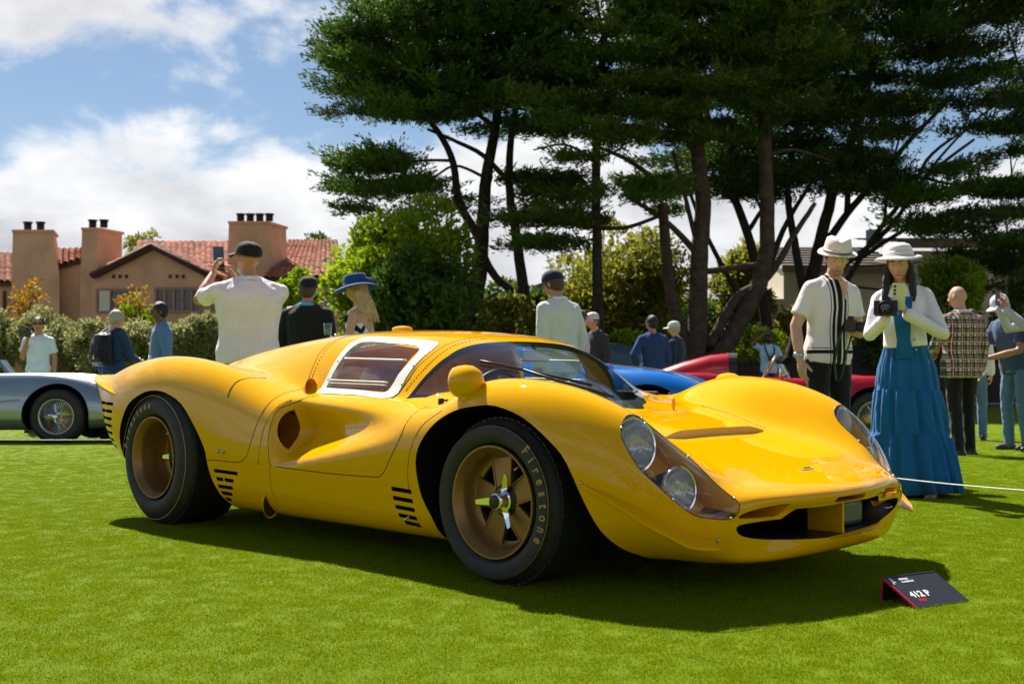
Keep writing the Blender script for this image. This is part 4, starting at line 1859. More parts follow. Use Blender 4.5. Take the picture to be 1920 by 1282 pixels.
def crown_clumps(poly, d, depth, n, seed, gaps=()):
    """clump centres spread through a crown of the given outline and depth"""
    g = np.random.default_rng(seed)
    xs, ys = [p[0] for p in poly], [p[1] for p in poly]
    out = []
    while len(out) < n:
        x, y = g.uniform(min(xs), max(xs)), g.uniform(min(ys), max(ys))
        if not in_poly(x, y, poly):
            continue
        if any(((x - gx) / ga) ** 2 + ((y - gy) / gb) ** 2 < 1 and g.uniform() < gp for gx, gy, ga, gb, gp in gaps):
            continue
        if n > 10:                                       # boughs lie in tiers with gaps between them
            sp_ = 50.0
            wave = 13 * math.sin(x / 105 + seed) + 8 * math.sin(x / 41 + seed * 2)
            y = round((y + wave) / sp_) * sp_ - wave + g.normal(0, 6)
        out.append(pix(x, y, d + g.uniform(-depth, depth)))
    return out


def cypress_crown(name, clumps, mats, parent, size, n_per, seed, axis, rh=(.8, 1.5), rv=(.16, .34)):
    rv = (rv[0] * .75, rv[1] * .68)
    """flat, layered sprays that reach away from the trunk axis"""
    g = np.random.default_rng(seed)
    per = [[] for _ in mats]
    for i, c in enumerate(clumps):
        out_ = Vector((c.x - axis.x, c.y - axis.y, 0))
        out_ = out_.normalized() if out_.length > .3 else Vector((1, 0, 0))
        a, b, h = g.uniform(*rh), g.uniform(.45, .8), g.uniform(*rv)
        # each plate is a fan of tapering sprays, so its rim breaks up into fingers
        ns = max(8, n_per // 7)
        S0 = g.uniform(-1, 1, (ns, 3)) * np.array([a * .75, a * b * .8, h])
        az = g.normal(0, .62, ns) + np.arctan2(S0[:, 1], S0[:, 0] + a * 1.1)
        el = g.normal(.10, .13, ns)
        Dv = np.stack([np.cos(az) * np.cos(el), np.sin(az) * np.cos(el), np.sin(el)], 1)
        Ln = a * g.uniform(.30, .66, ns)
        tt = np.tile(np.linspace(0, 1, 9), (ns, 1))
        P = S0[:, None] + Dv[:, None] * (tt * Ln[:, None])[..., None]
        P[..., 2] += .12 * a * tt ** 2 - .06 * a * tt
        P = P + g.normal(0, 1, P.shape) * (.050 * (1.2 - tt))[..., None]
        P = P.reshape(-1, 3)
        u = np.repeat(Dv, 9, 0)
        P2, u2 = blob_points((-.12 * a, 0, -.05), (a * .78, a * b * .85, h * .8), n_per // 2, g, .3, .2)
        P, u = np.concatenate([P, P2]), np.concatenate([u, u2 * .5 + np.array([.5, 0, .35])])
        th = math.atan2(out_.y, out_.x) + g.normal(0, .3)
        R = np.array([[math.cos(th), -math.sin(th), 0], [math.sin(th), math.cos(th), 0], [0, 0, 1]])
        P = P @ R.T + np.array(c)
        D = (u @ R.T) * 1.0 + np.array([0, 0, .30])
        per[g.integers(0, len(mats)) if len(mats) > 1 else 0].append(tufts(P, D, size, 4, int(g.integers(1e9)), .30, .38))
    if len(mats) == 1:
        return leaf_obj(name, per[0], mats[0], parent)
    V = np.concatenate([v for p in per for v in p])
    mi = np.concatenate([np.full(len(v) // 4, k) for k, p in enumerate(per) for v in p])
    o = quads_obj(name, V, np.arange(len(V)).reshape(-1, 4), mats, parent, midx=mi)
    o['kind'] = 'stuff'
    return o


def twigs(m, clumps, trunk_pts, n, seed, r=.035):
    """bare branches from the trunk out to some of the clumps"""
    g = np.random.default_rng(seed)
    T = [Vector(p) for p in trunk_pts]
    for c in [clumps[i] for i in g.permutation(len(clumps))[:n]]:
        best = min(T, key=lambda t: (t - c).length + 2.0 * max(0, t.z - c.z + .4))
        mid = best.lerp(c, .5) + Vector(g.normal(0, .22, 3)) + Vector((0, 0, -.15))
        limb(m, [best, mid, c], r * g.uniform(.8, 1.6), .010, 5, .1, int(g.integers(1e6)))


def tree(name, label, base, limbs, bark, group=None, cat='tree'):
    root = empty(name, base)
    tag(root, label, cat, group)
    return root


def part_limbs(root, name, specs, d, bark, seed=1):
    pts = []
    m = MB()
    for k, (pl, r0, r1) in enumerate(specs):
        P = px_list(pl, d)
        limb(m, P, r0, r1, 11 if r0 > .12 else 7, .05, seed + k)
        pts += spline3(P, 4)[1:]
    m.v = [tuple(Vector(v) - root.location) for v in m.v]
    return m, pts


def plant_tree(name, label, d, base_px, trunk, branches, crown, bark, mats, size, n_per, seed, ntwig=14, rh=(.8, 1.5), rv=(.16, .34), group=None):
    base = pix(*base_px, d)
    root = tree(name, label, base, None, bark, group)
    allp = []
    for k, sp in enumerate(trunk):
        m, p = part_limbs(root, 'trunk', [sp], d, bark, seed + k)
        m.build('trunk', [bark], root, True)
        allp += p
    for k, sp in enumerate(branches):
        m, p = part_limbs(root, 'branch', [sp], d, bark, seed + 20 + k)
        m.build('branch', [bark], root, True)
        allp += p
    cl = []
    for (poly, depth, n, gaps) in crown:
        cl += crown_clumps(poly, d, depth, n, seed + len(cl), gaps)
    mt = MB()
    twigs(mt, cl, allp, ntwig, seed)
    mt.v = [tuple(Vector(v) - base) for v in mt.v]
    o = mt.build('twigs', [bark], root, True)
    o['kind'] = 'stuff'
    cl = [c - base for c in cl]
    ax = allp[len(allp) // 3] - base
    cypress_crown('crown', cl, mats, root, size, n_per, seed, ax, rh, rv)
    return root


TG = 'tall cypress trees behind the lawn'
plant_tree('cypress_tree', 'broad layered cypress with a forked trunk behind the bright green bush', 33, (872, 690),
           [([(872, 690), (885, 600), (897, 520), (905, 430), (912, 330), (930, 230), (940, 120)], .33, .10),
            ([(868, 640), (905, 480), (862, 380), (845, 290), (800, 220), (745, 170)], .17, .06)],
           [([(1010, 690), (985, 560), (968, 440), (955, 340), (962, 230), (985, 130)], .20, .07),
            ([(958, 345), (905, 290), (850, 262), (800, 240)], .09, .04),
            ([(900, 470), (930, 520), (975, 560), (1010, 640)], .13, .09),
            ([(845, 300), (790, 300), (735, 310), (690, 330)], .05, .02),
            ([(905, 330), (850, 310), (790, 345), (700, 350)], .05, .02),
            ([(930, 240), (840, 170), (740, 110)], .08, .03)],
           [([(730, 0), (680, 20), (622, 55), (648, 90), (612, 120), (655, 150), (612, 178), (645, 225), (690, 235), (760, 240), (860, 235), (960, 260), (1060, 265), (1090, 150), (1060, 40), (1010, -40), (760, -40)], 3.2, 215,
             [(700, 255, 60, 25, .9), (880, 280, 70, 25, .95)]),
            ([(635, 300), (660, 285), (760, 275), (740, 330), (690, 345), (645, 315)], 1.6, 12, []),
            ([(640, 345), (760, 320), (860, 330), (850, 400), (740, 385), (620, 380)], 1.8, 14, []),
            ([(960, 330), (1060, 320), (1040, 400), (960, 380)], 1.5, 7, []),
            ([(780, -20), (840, -130), (960, -190), (1060, -120), (1090, -20)], 2.6, 40, [])],
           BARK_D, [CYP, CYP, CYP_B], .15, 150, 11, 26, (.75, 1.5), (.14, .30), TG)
plant_tree('cypress_tree', 'slim dark cypress with one straight bare trunk left of the big multi stemmed tree', 31, (1124, 690),
           [([(1124, 700), (1122, 600), (1120, 480), (1118, 330), (1124, 200), (1135, 60)], .17, .09)],
           [([(1122, 428), (1180, 425), (1235, 405)], .06, .05), ([(1120, 420), (1060, 418), (990, 425)], .05, .02),
            ([(1120, 300), (1060, 270), (1000, 280)], .05, .02), ([(1122, 250), (1180, 210), (1230, 190)], .06, .02)],
           [([(1010, 200), (1080, 130), (1140, 10), (1220, -30), (1260, 90), (1230, 200), (1190, 260), (1100, 285), (1030, 270), (985, 235)], 2.4, 80,
             [(1180, 300, 60, 40, .9)]),
            ([(1040, -20), (1090, -190), (1180, -230), (1260, -150), (1270, -20)], 2.2, 36, []),
            ([(960, 400), (1060, 360), (1130, 370), (1230, 350), (1245, 400), (1180, 420), (1110, 450), (1000, 465), (930, 440)], 1.3, 24, [(1180, 400, 35, 25, .8)])],
           BARK_D, [CYP, CYP_Y], .14, 120, 23, 14, (.6, 1.2), (.13, .28), TG)
plant_tree('cypress_tree', 'tall red barked pine like tree with two straight trunks rising over the lawn', 32, (1310, 690),
           [([(1305, 690), (1308, 600), (1312, 480), (1318, 380), (1308, 250), (1303, 130), (1300, -40)], .30, .16),
            ([(1330, 690), (1390, 600), (1432, 500), (1440, 400), (1436, 280), (1442, 120), (1446, -40)], .27, .15),
            ([(1300, 680), (1265, 580), (1250, 480), (1243, 380)], .20, .13)],
           [([(1300, 360), (1240, 340), (1180, 300), (1125, 275)], .09, .05),
            ([(1310, 470), (1290, 385), (1268, 300), (1262, 280)], .08, .04),
            ([(1312, 480), (1250, 415), (1180, 370)], .11, .05),
            ([(1330, 650), (1380, 560), (1440, 520), (1490, 440), (1530, 380)], .16, .06),
            ([(1320, 510), (1390, 500), (1435, 495)], .09, .08),
            ([(1438, 290), (1490, 280), (1560, 300)], .07, .03),
            ([(1312, 260), (1380, 255), (1440, 235)], .06, .05)],
           [([(1150, -40), (1250, 30), (1240, 120), (1290, 200), (1380, 160), (1480, 200), (1560, 110), (1600, -40)], 3.0, 132, []),
            ([(1150, -30), (1190, -220), (1300, -400), (1440, -420), (1560, -260), (1610, -30)], 2.8, 95, []),
            ([(1230, 150), (1310, 190), (1420, 195), (1420, 250), (1330, 262), (1240, 225)], 2.0, 24, [])],
           BARK_R, [CYP, CYP_Y, CYP_Y], .14, 130, 37, 22, (.7, 1.3), (.15, .32), TG)
plant_tree('cypress_tree', 'spreading dark cypress with many leaning stems behind the man in the fedora', 36, (1500, 690),
           [([(1480, 690), (1510, 570), (1535, 470), (1560, 370), (1600, 260), (1640, 120)], .26, .12),
            ([(1450, 690), (1430, 560), (1400, 430), (1360, 330), (1330, 280)], .20, .09)],
           [([(1510, 560), (1490, 450), (1478, 340), (1500, 220)], .15, .08),
            ([(1470, 690), (1560, 570), (1650, 430), (1740, 330), (1830, 260)], .13, .04),
            ([(1620, 480), (1720, 420), (1830, 395), (1930, 390)], .08, .03),
            ([(1420, 690), (1385, 560), (1330, 450), (1290, 350)], .12, .05),
            ([(1700, 390), (1760, 300), (1850, 210), (1930, 170)], .06, .02),
            ([(1660, 420), (1670, 330), (1700, 220)], .06, .03),
            ([(1540, 470), (1590, 400), (1650, 330), (1720, 250), (1790, 180)], .14, .05),
            ([(1545, 520), (1620, 470), (1690, 400), (1740, 300), (1800, 250)], .11, .04),
            ([(1590, 400), (1600, 300), (1660, 180)], .11, .05),
            ([(1430, 540), (1470, 430), (1530, 330)], .13, .05),
            ([(1400, 440), (1440, 380), (1490, 330)], .09, .04),
            ([(1650, 330), (1720, 330), (1800, 345), (1900, 330)], .07, .03)],
           [([(1380, 60), (1480, 0), (1600, -40), (1960, -40), (1960, 30), (1840, 90), (1960, 120), (1960, 300), (1840, 250), (1750, 200), (1700, 260), (1640, 290), (1560, 250), (1440, 240)], 4.0, 212,
             [(1790, 250, 110, 50, .75), (1830, 110, 60, 30, .75), (1870, 60, 50, 40, .6)]),
            ([(1560, -30), (1600, -240), (1740, -380), (1900, -300), (1990, -30)], 3.2, 90, []),
            ([(1340, 270), (1450, 260), (1640, 280), (1690, 330), (1640, 365), (1500, 340), (1400, 330), (1345, 320)], 2.5, 60, []),
            ([(1690, 340), (1800, 300), (1960, 330), (1960, 400), (1860, 395), (1760, 420), (1700, 400)], 3.0, 34, [(1780, 390, 50, 20, .7)]),
            ([(1225, 300), (1300, 285), (1440, 290), (1500, 330), (1440, 372), (1330, 350), (1240, 390), (1200, 350)], 2.4, 26, [(1290, 330, 30, 30, .8)]),
            ([(1700, 440), (1800, 420), (1960, 450), (1960, 540), (1880, 530), (1830, 480), (1740, 470)], 2.0, 22, [])],
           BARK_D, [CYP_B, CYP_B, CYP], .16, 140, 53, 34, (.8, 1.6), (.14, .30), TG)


def bush(name, label, c, r, mt, size, n, seed, bark=None, stems=(), group=None, shell=.5, aspect=.5, nb=3, lumps=9):
    lumps = int(lumps * 2.2)
    """rounded shrub: lumps of leaves on a few stems; c is the middle of the crown, on the ground at zc - r"""
    g = np.random.default_rng(seed)
    base = Vector((c.x, c.y, c.z - r[2]))
    root = empty(name, base)
    tag(root, label, 'shrub' if r[2] < 2.4 else 'tree', group)
    parts = []
    for k in range(lumps):
        u = g.normal(0, 1, 3)
        u /= np.linalg.norm(u)
        cc = np.array([0, 0, r[2]]) + u * np.array(r) * g.uniform(.40, .92)
        rr = np.array(r) * g.uniform(.18, .40)
        P, uu = blob_points(cc, rr, n // lumps, g, .3, shell)
        parts.append(tufts(P, uu + np.array([0, 0, .4]), size * g.uniform(.8, 1.25), nb, int(g.integers(1e9)), aspect, .8))
    leaf_obj('foliage', parts, mt, root)
    m = MB()
    for k in range(5):
        a = g.uniform(0, 6.28)
        e = Vector((math.cos(a) * r[0] * .5, math.sin(a) * r[1] * .5, r[2] * g.uniform(.9, 1.4)))
        limb(m, [Vector((0, 0, -.15)), e * .45 + Vector(g.normal(0, .08, 3)), e], .03 + .02 * r[2], .012, 6, .1, seed + k)
    m.build('stem', [bark or BARK_D], root, True)
    return root


def px_bush(name, label, x0, x1, y0, y1, d, mt, size, n, seed, depth=None, **kw):
    c = pix((x0 + x1) / 2, (y0 + y1) / 2, d)
    rx = (x1 - x0) / 2 / 2200 * d
    rz = (y1 - y0) / 2 / 2200 * d
    o = bush(name, label, c, (rx, depth or rx, rz), mt, size, n, seed, **kw)
    return o


bush_o = px_bush('broadleaf_tree', 'bright lime green broadleaf tree under the left cypress by the house', 606, 880, 385, 690, 29, LIME, .16, 9000, 5, lumps=26)
px_bush('broadleaf_tree', 'dark glossy tree filling the space behind the woman in the blue hat', 690, 905, 460, 700, 27.5, MIDG, .14, 5200, 6, lumps=18)
px_bush('shrub', 'yellow green shrub between the man in the white polo and the man in black', 500, 602, 498, 640, 27, LIME, .11, 2600, 8, lumps=10)
px_bush('olive_tree', 'large olive green bush behind the slim dark trunk', 1035, 1300, 425, 700, 37, OLIV, .18, 8000, 9, lumps=26)
px_bush('shrub', 'tall dark bush filling the gap under the left cypress', 860, 1075, 512, 705, 41, MIDG, .20, 4200, 71, lumps=14)
px_bush('shrub', 'wide dark green bush behind the base of the multi stemmed tree', 1180, 1420, 540, 705, 42, MIDG, .20, 4200, 72, lumps=14)
px_bush('shrub', 'olive bush behind the fedora man by the cream wall', 1440, 1640, 560, 705, 40, OLIV, .20, 3200, 73, lumps=12)
px_bush('shrub', 'sunlit bush behind the slim dark trunk near the ground', 1000, 1180, 560, 705, 36, OLIV, .17, 3200, 74, lumps=12)
px_bush('shrub', 'low olive shrub to the left of the man in the cream jacket', 880, 1040, 560, 700, 33, OLIV, .15, 3000, 10, lumps=12)
px_bush('shrub', 'round bright shrub low behind the man in the blue checked blazer', 1125, 1215, 618, 700, 29, LIME, .10, 1700, 12, lumps=8)
px_bush('shrub', 'yellow green shrub under the arching mossy trunk', 1370, 1440, 600, 690, 33, LIME, .12, 1600, 13, lumps=8)
px_bush('shrub', 'olive shrub seen between the two straight trunks', 1330, 1440, 440, 640, 40, OLIV, .18, 3000, 14, lumps=12)
px_bush('fern_clump', 'fresh green fern clump beside the man shading his eyes', 1405, 1478, 622, 690, 30, LIME, .14, 1100, 15, lumps=7, aspect=.2)
px_bush('broadleaf_tree', 'small yellow green tree in front of the cream house behind the plaid jacket', 1722, 1850, 478, 620, 33, LIME, .14, 3000, 16, lumps=12)
px_bush('shrub', 'dark shrub at the far right end of the fence', 1850, 1990, 520, 690, 34, MIDG, .14, 2600, 17, lumps=10)
px_bush('shrub', 'dark green shrub in front of the cream house wall by the hat of the woman', 1610, 1740, 600, 700, 32, MIDG, .13, 2200, 18, lumps=10)
# autumn-coloured saplings
px_bush('sapling', 'small tree with golden leaves at the left edge of the terracotta house', 8, 82, 515, 640, 30.5, GOLDL, .10, 420, 19, lumps=8)
px_bush('sapling', 'spindly golden leaved sapling under the gable of the terracotta house', 205, 300, 520, 650, 30.5, GOLDL, .10, 300, 20, lumps=9)
px_bush('sapling', 'green leaved young tree growing among the golden saplings', 225, 300, 540, 640, 30.2, LIME, .09, 420, 21, lumps=7)
px_bush('treetop', 'bare topped tree showing over the ridge of the terracotta roof', 230, 310, 432, 500, 62, OLIV, .22, 260, 22, lumps=7)
px_bush('treetop', 'dark treetop just left of the lime green tree above the roof', 575, 625, 436, 500, 62, MIDG, .25, 500, 23, lumps=6)
# the clipped sage hedge, shrub by shrub
hx_ = [(-60, 55, 588), (25, 110, 585), (80, 165, 590), (150, 215, 596), (205, 262, 592), (250, 318, 604), (300, 372, 592), (345, 425, 584), (400, 470, 590), (455, 540, 596)]
for k, (x0, x1, y0) in enumerate(hx_):
    nm = ['leftmost in the row, cut by the edge of the frame', 'behind the man in the white T-shirt', 'just right of the man in the white T-shirt', 'left of the man with the backpack', 'behind the man with the backpack',
          'between the two men in blue by the wall', 'right behind the man with the lanyard', 'immediately left of the white polo shirt', 'hidden mostly by the white polo shirt', 'right of the white polo shirt'][k]
    px_bush('hedge_shrub', 'rounded sage green shrub ' + nm, x0 - 8, x1 + 8, y0, 705, 28.6 + (k % 3) * .3, SAGE, .085, 4200, 40 + k, depth=.8, group='rounded sage shrubs along the wall', lumps=16)

# planting behind the photographer's side of the lawn, mirrored in the paintwork
px_r = [(-9, -19, 3.2), (-2, -22, 2.6), (5, -20, 3.4), (12, -17, 2.8), (-16, -15, 3.0)]
for k, (r, d, h) in enumerate(px_r):
    p = W(r, d)
    bush('broadleaf_tree', ['dark tree behind the camera, far from the lawn', 'second dark tree behind the camera', 'third dark tree behind the camera', 'fourth dark tree behind the camera', 'fifth dark tree behind the camera'][k], Vector((p.x, p.y, p.z + h)), (h * 1.1, h * 1.1, h), MIDG, .30, 1500, 90 + k, lumps=8)
# ------------------------------------------------------------------ terracotta house on the left
STUC = mat('terracotta_stucco', (.58, .375, .225), .9, noise=(1.2, .16), bump=(9, .35, .03))
STUC2 = mat('pink_stucco', (.60, .36, .25), .9, noise=(1.2, .14), bump=(9, .35, .03))
TILE = mat('clay_tile', (.37, .145, .085), .8, noise=(1.6, .5), bump=(30, .3, .01))
TRIMB = mat('dark_eaves', (.07, .04, .025), .8)
WFR = mat('window_joinery', (.30, .20, .13), .7)
WGL = mat('window_pane', (.03, .045, .05), .08, spec=.8)
FLUE = mat('black_flue', (.015, .015, .016), .5, metal=.4)
HD = 46.0                                                   # the house front stands this far out
house = empty('terracotta_house', pix(250, 700, HD))
tag(house, 'terracotta stucco house with clay tiled roofs and three broad chimneys', 'house')
hb = Vector(house.location)
K = HD / 2200


def hp_(px, py, back=0.0):
    """a point of the house front plane, measured in the survey picture, set back by some metres"""
    return pix(px, py, HD + back) - hb


def wall_poly(name, pts, back0, back1, mt, parent=None):
    """a solid with the given front outline, from back0 to back1 metres behind the front plane"""
    m = MB()
    a = [hp_(x, y, back0) for x, y in pts]
    m.prism(a, FH * (back1 - back0))
    return m.build(name, [mt], parent or house, recalc=True)


wall_poly('wall', [(172, 705), (172, 512), (282, 462), (382, 508), (382, 705)], 0, 9, STUC)            # gable wing
wall_poly('wall', [(-140, 705), (-140, 530), (104, 530), (104, 705)], 1.2, 9, STUC)
wall_poly('wall', [(104, 705), (104, 499), (150, 490), (178, 490), (178, 705)], 1.2, 9, STUC)
wall_poly('wall', [(382, 705), (382, 520), (440, 515), (620, 515), (620, 705)], 2.5, 10, STUC)
wall_poly('wall', [(545, 705), (545, 520), (618, 520), (640, 540), (640, 705)], 1.5, 10, STUC)


def chimney(pts, top, side, flues, back, dep):
    root = empty('chimney', (0, 0, 0), 0, house)
    m = MB()
    # front face tapers; a lighter flank on the right
    f = [hp_(x, y, back) for x, y in pts]
    b = [p + FH * dep + RH * side * K for p in f]
    n = len(f)
    m.add(f + b, [tuple(range(n)), tuple(range(2 * n - 1, n - 1, -1))] + [(k, k + n, (k + 1) % n + n, (k + 1) % n) for k in range(n)])
    m.build('shaft', [STUC], root, recalc=True)
    m = MB()
    x0, x1, y = top
    xr = max(p[0] for p in pts[:3]) + 3
    c0 = [hp_(x0 - 2, y + 5, back - .05), hp_(xr, y + 5, back - .05), hp_(xr, y, back - .05), hp_(x0 - 2, y, back - .05)]
    m.prism(c0, FH * (dep + .1) + RH * side * K)
    m.build('coping', [STUC2], root, recalc=True)
    for fx in flues:
        m = MB()
        base = hp_(fx, y, back + dep * .5)
        hgt = 15 * K
        m.tube([base, base + Vector((0, 0, hgt * .75))], [.15, .15], 14)
        m.tube([base + Vector((0, 0, hgt * .80)), base + Vector((0, 0, hgt))], [.19, .19], 14)
        m.tube([base + Vector((0, 0, hgt * .5)), base + Vector((0, 0, hgt * .82))], [.09, .09], 8)
        m.build('flue_pot', [FLUE], root, True)
        smooth_by_angle(root.children[-1], 40)


chimney([(18, 705), (22, 432), (96, 432), (110, 520), (112, 705)], (22, 104, 430), -26, (50, 74), .4, 1.8)
chimney([(146, 705), (152, 428), (181, 428), (182, 705)], (152, 228, 426), 23, (172, 193), .6, 1.5)
chimney([(424, 560), (428, 416), (500, 416), (506, 560)], (428, 538, 414), 20, (450, 468, 486, 504), 1.8, 1.8)


# roofs: rows of barrel tiles
def tile_roof(p_eave0, p_eave1, p_ridge0, p_ridge1, pitch=.235, course=.36, drop=(), name='tile_roof'):
    """p_*: local points of the slope; barrel tiles laid in courses"""
    nx = max(2, int((p_eave1 - p_eave0).length / pitch))
    ny = max(2, int((p_ridge0 - p_eave0).length / course))
    n_ = (p_eave1 - p_eave0).cross(p_ridge0 - p_eave0).normalized()
    if n_.z < 0:
        n_ = -n_
    V, F = [], []
    g = np.random.default_rng(nx * 7 + ny)
    for i in range(nx):
        for j in range(ny):
            def at(u, v):
                return p_eave0.lerp(p_eave1, u).lerp(p_ridge0.lerp(p_ridge1, u), v)
            u0, u1 = i / nx, (i + 1) / nx
            v0, v1 = j / ny, min(1, (j + 1.18) / ny)
            lift = .02 + g.uniform(-.012, .012)
            b = len(V)
            for v, up in ((v0, .055 + lift), (v1, .02)):
                for k in range(5):
                    t = k / 4
                    V.append(at(u0 + (u1 - u0) * t, v) + n_ * (up + .085 * math.sin(math.pi * t) - .03))
            for k in range(4):
                F.append((b + k, b + k + 1, b + k + 6, b + k + 5))
            b2 = len(V)                                     # the open round end of the tile
            for k in range(5):
                V.append(V[b + k] - n_ * .07)
            for k in range(4):
                F.append((b + k, b2 + k, b2 + k + 1, b + k + 1))
    o = mesh_obj(name, V, F, [TILE], house, False)
    o['kind'] = 'stuff'
    m = MB()                                                 # boarding under the tiles
    m.prism([p_eave0 - n_ * .03, p_eave1 - n_ * .03, p_ridge1 - n_ * .03, p_ridge0 - n_ * .03], -n_ * .14)
    m.build('roof_boarding', [TRIMB], house, recalc=True)
    return o


apex, eL, eR = hp_(282, 457, -.35), hp_(168, 514, -.35), hp_(385, 510, -.35)
bk = FH * 7.5
# gable wing: two slopes running back from the gable
tile_roof(eL, eL + bk, apex, apex + bk)
tile_roof(eR, eR + bk + RH * 0, apex, apex + bk)
# main range behind, ridge parallel to the front
tile_roof(hp_(255, 500, 4.0), hp_(440, 500, 4.0), hp_(255, 452, 8.0), hp_(440, 452, 8.0))
tile_roof(hp_(-150, 528, .9), hp_(30, 528, .9), hp_(-150, 474, 6), hp_(30, 474, 6))
tile_roof(hp_(104, 498, 1.0), hp_(160, 482, 1.0), hp_(104, 466, 4.5), hp_(160, 466, 4.5))
tile_roof(hp_(494, 520, 1.0), hp_(646, 518, 1.0), hp_(540, 450, 7.0), hp_(632, 450, 7.0))
# raking verge of the gable
m = MB()
for a, b in ((eL, apex), (eR, apex)):
    m.tube([a + Vector((0, 0, -.04)), b + Vector((0, 0, -.04))], .085, 6)
m.build('verge', [TRIMB], house, True)
# small attic vents: solid black blocks, the shade of openings put in as colour
for x in (212, 224, 236, 318, 331, 343):
    m = MB()
    c = hp_(x, 518, -.02)
    m.box(c, (.11, .05, .14), Matrix.Rotation(math.atan2(RH.y, RH.x), 3, 'Z'))
    m.build('attic_vent', [M['black']], house)


def house_window(x0, x1, y0, y1, npan, back=-.02, parent=None):
    R3 = Matrix.Rotation(math.atan2(RH.y, RH.x), 3, 'Z')
    c = hp_((x0 + x1) / 2, (y0 + y1) / 2, back)
    w, h = (x1 - x0) * K, (y1 - y0) * K
    root = empty('window', c, 0, parent or house)
    m = MB()
    for dx in (-w / 2, w / 2):
        m.box(R3 @ Vector((dx, -.02, 0)), (.10, .10, h + .1), R3)
    for dz in (-h / 2, h / 2):
        m.box(R3 @ Vector((0, -.021, dz)), (w - .1, .10, .10), R3)
    for k in range(1, npan):
        m.box(R3 @ Vector((-w / 2 + w * k / npan, -.015, 0)), (.09, .08, h - .1), R3)
    for k in range(npan):
        for q in (1, 2):
            m.box(R3 @ Vector((-w / 2 + w * (k + .5) / npan, .012, -h / 2 + h * q / 3)), (w / npan - .09, .03, .03), R3)
    m.build('frame', [WFR], root)
    for k in range(npan):
        m = MB()
        m.box(R3 @ Vector((-w / 2 + w * (k + .5) / npan, .022, 0)), (w / npan - .088, .02, h - .1), R3)
        m.build('pane', [WGL], root)


house_window(182, 258, 543, 584, 3)
house_window(292, 376, 541, 584, 5)
wall_poly('shutter', [(185, 583), (185, 545), (205, 545), (205, 583)], -.16, -.10, mat('white_shutter', (.55, .55, .5), .6))
wall_poly('downpipe', [(4, 700), (4, 545), (9, 545), (9, 700)], .9, 1.0, TRIMB)

# garden wall in front of the house, behind the shrubs
gw = MB()
gw.prism([pix(-140, 730, 30.2), pix(640, 730, 30.2), pix(640, 660, 30.2), pix(-140, 660, 30.2)], FH * .25)
o = gw.build('garden_wall', [STUC], None, recalc=True)
tag(o, 'low terracotta garden wall running behind the sage shrubs', 'wall')

# ------------------------------------------------------------------ cream house behind the right-hand trees
CREAM = mat('cream_render', (.48, .44, .34), .9, noise=(.8, .1), bump=(8, .2, .02))
SHING = mat('grey_shingle', (.10, .085, .075), .9, noise=(2.5, .35), bump=(10, .6, .03))
ch = empty('cream_house', pix(1700, 690, 44))
tag(ch, 'cream rendered house with a low grey shingle roof behind the trees', 'house')
cb = Vector(ch.location)


def cp(px, py, back=0.0, d=44):
    return pix(px, py, d) - cb + FH * back


m = MB()
m.prism([cp(1380, 705), cp(1380, 560), cp(1470, 560), cp(1470, 500), cp(1690, 500), cp(1690, 470), cp(2000, 470), cp(2000, 705)], FH * 8)
m.build('wall', [CREAM], ch, recalc=True)


def shingle_roof(x0, x1, ye, yr, back0, back1, rows=8):
    V, F = [], []
    e0, e1, r0, r1 = cp(x0, ye, back0), cp(x1, ye, back0), cp(x0, yr, back1), cp(x1, yr, back1)
    for k in range(rows):
        a, b = k / rows, (k + 1) / rows
        p = [e0.lerp(r0, a), e1.lerp(r1, a), e1.lerp(r1, b), e0.lerp(r0, b)]
        up = Vector((0, 0, .06))
        i = len(V)
        V += [p[0] + up, p[1] + up, p[2], p[3], p[0] - up * .3, p[1] - up * .3]
        F += [(i, i + 1, i + 2, i + 3), (i, i + 4, i + 5, i + 1)]
    mesh_obj('roof', V, F, [SHING], ch, False)
    m = MB()
    m.box((e0 + e1) / 2 + Vector((0, 0, -.10)), ((x1 - x0) * 44 / 2200, .14, .22), Matrix.Rotation(math.atan2(RH.y, RH.x), 3, 'Z'))
    m.build('gutter_board', [mat('brown_fascia', (.16, .10, .06), .7)], ch)


shingle_roof(1460, 1705, 502, 432, -.6, 6)
shingle_roof(1685, 2010, 458, 415, -.8, 6)
m = MB()
m.box(cp(1703, 425, 4), (.5, .5, .7))
m.build('roof_box', [mat('blue_grey_vent', (.16, .2, .26), .6)], ch)
for (x0, x1, y0, y1) in ((1755, 1785, 520, 590), (1880, 1915, 520, 590)):
    m = MB()
    m.prism([cp(x0, y1, -.03), cp(x1, y1, -.03), cp(x1, y0, -.03), cp(x0, y0, -.03)], FH * .06)
    w_ = m.build('window', [WFR], ch)
    m = MB()
    m.prism([cp(x0 + 4, y1 - 4, -.05), cp(x1 - 4, y1 - 4, -.05), cp(x1 - 4, y0 + 4, -.05), cp(x0 + 4, y0 + 4, -.05)], FH * .03)
    m.build('pane', [WGL], w_)

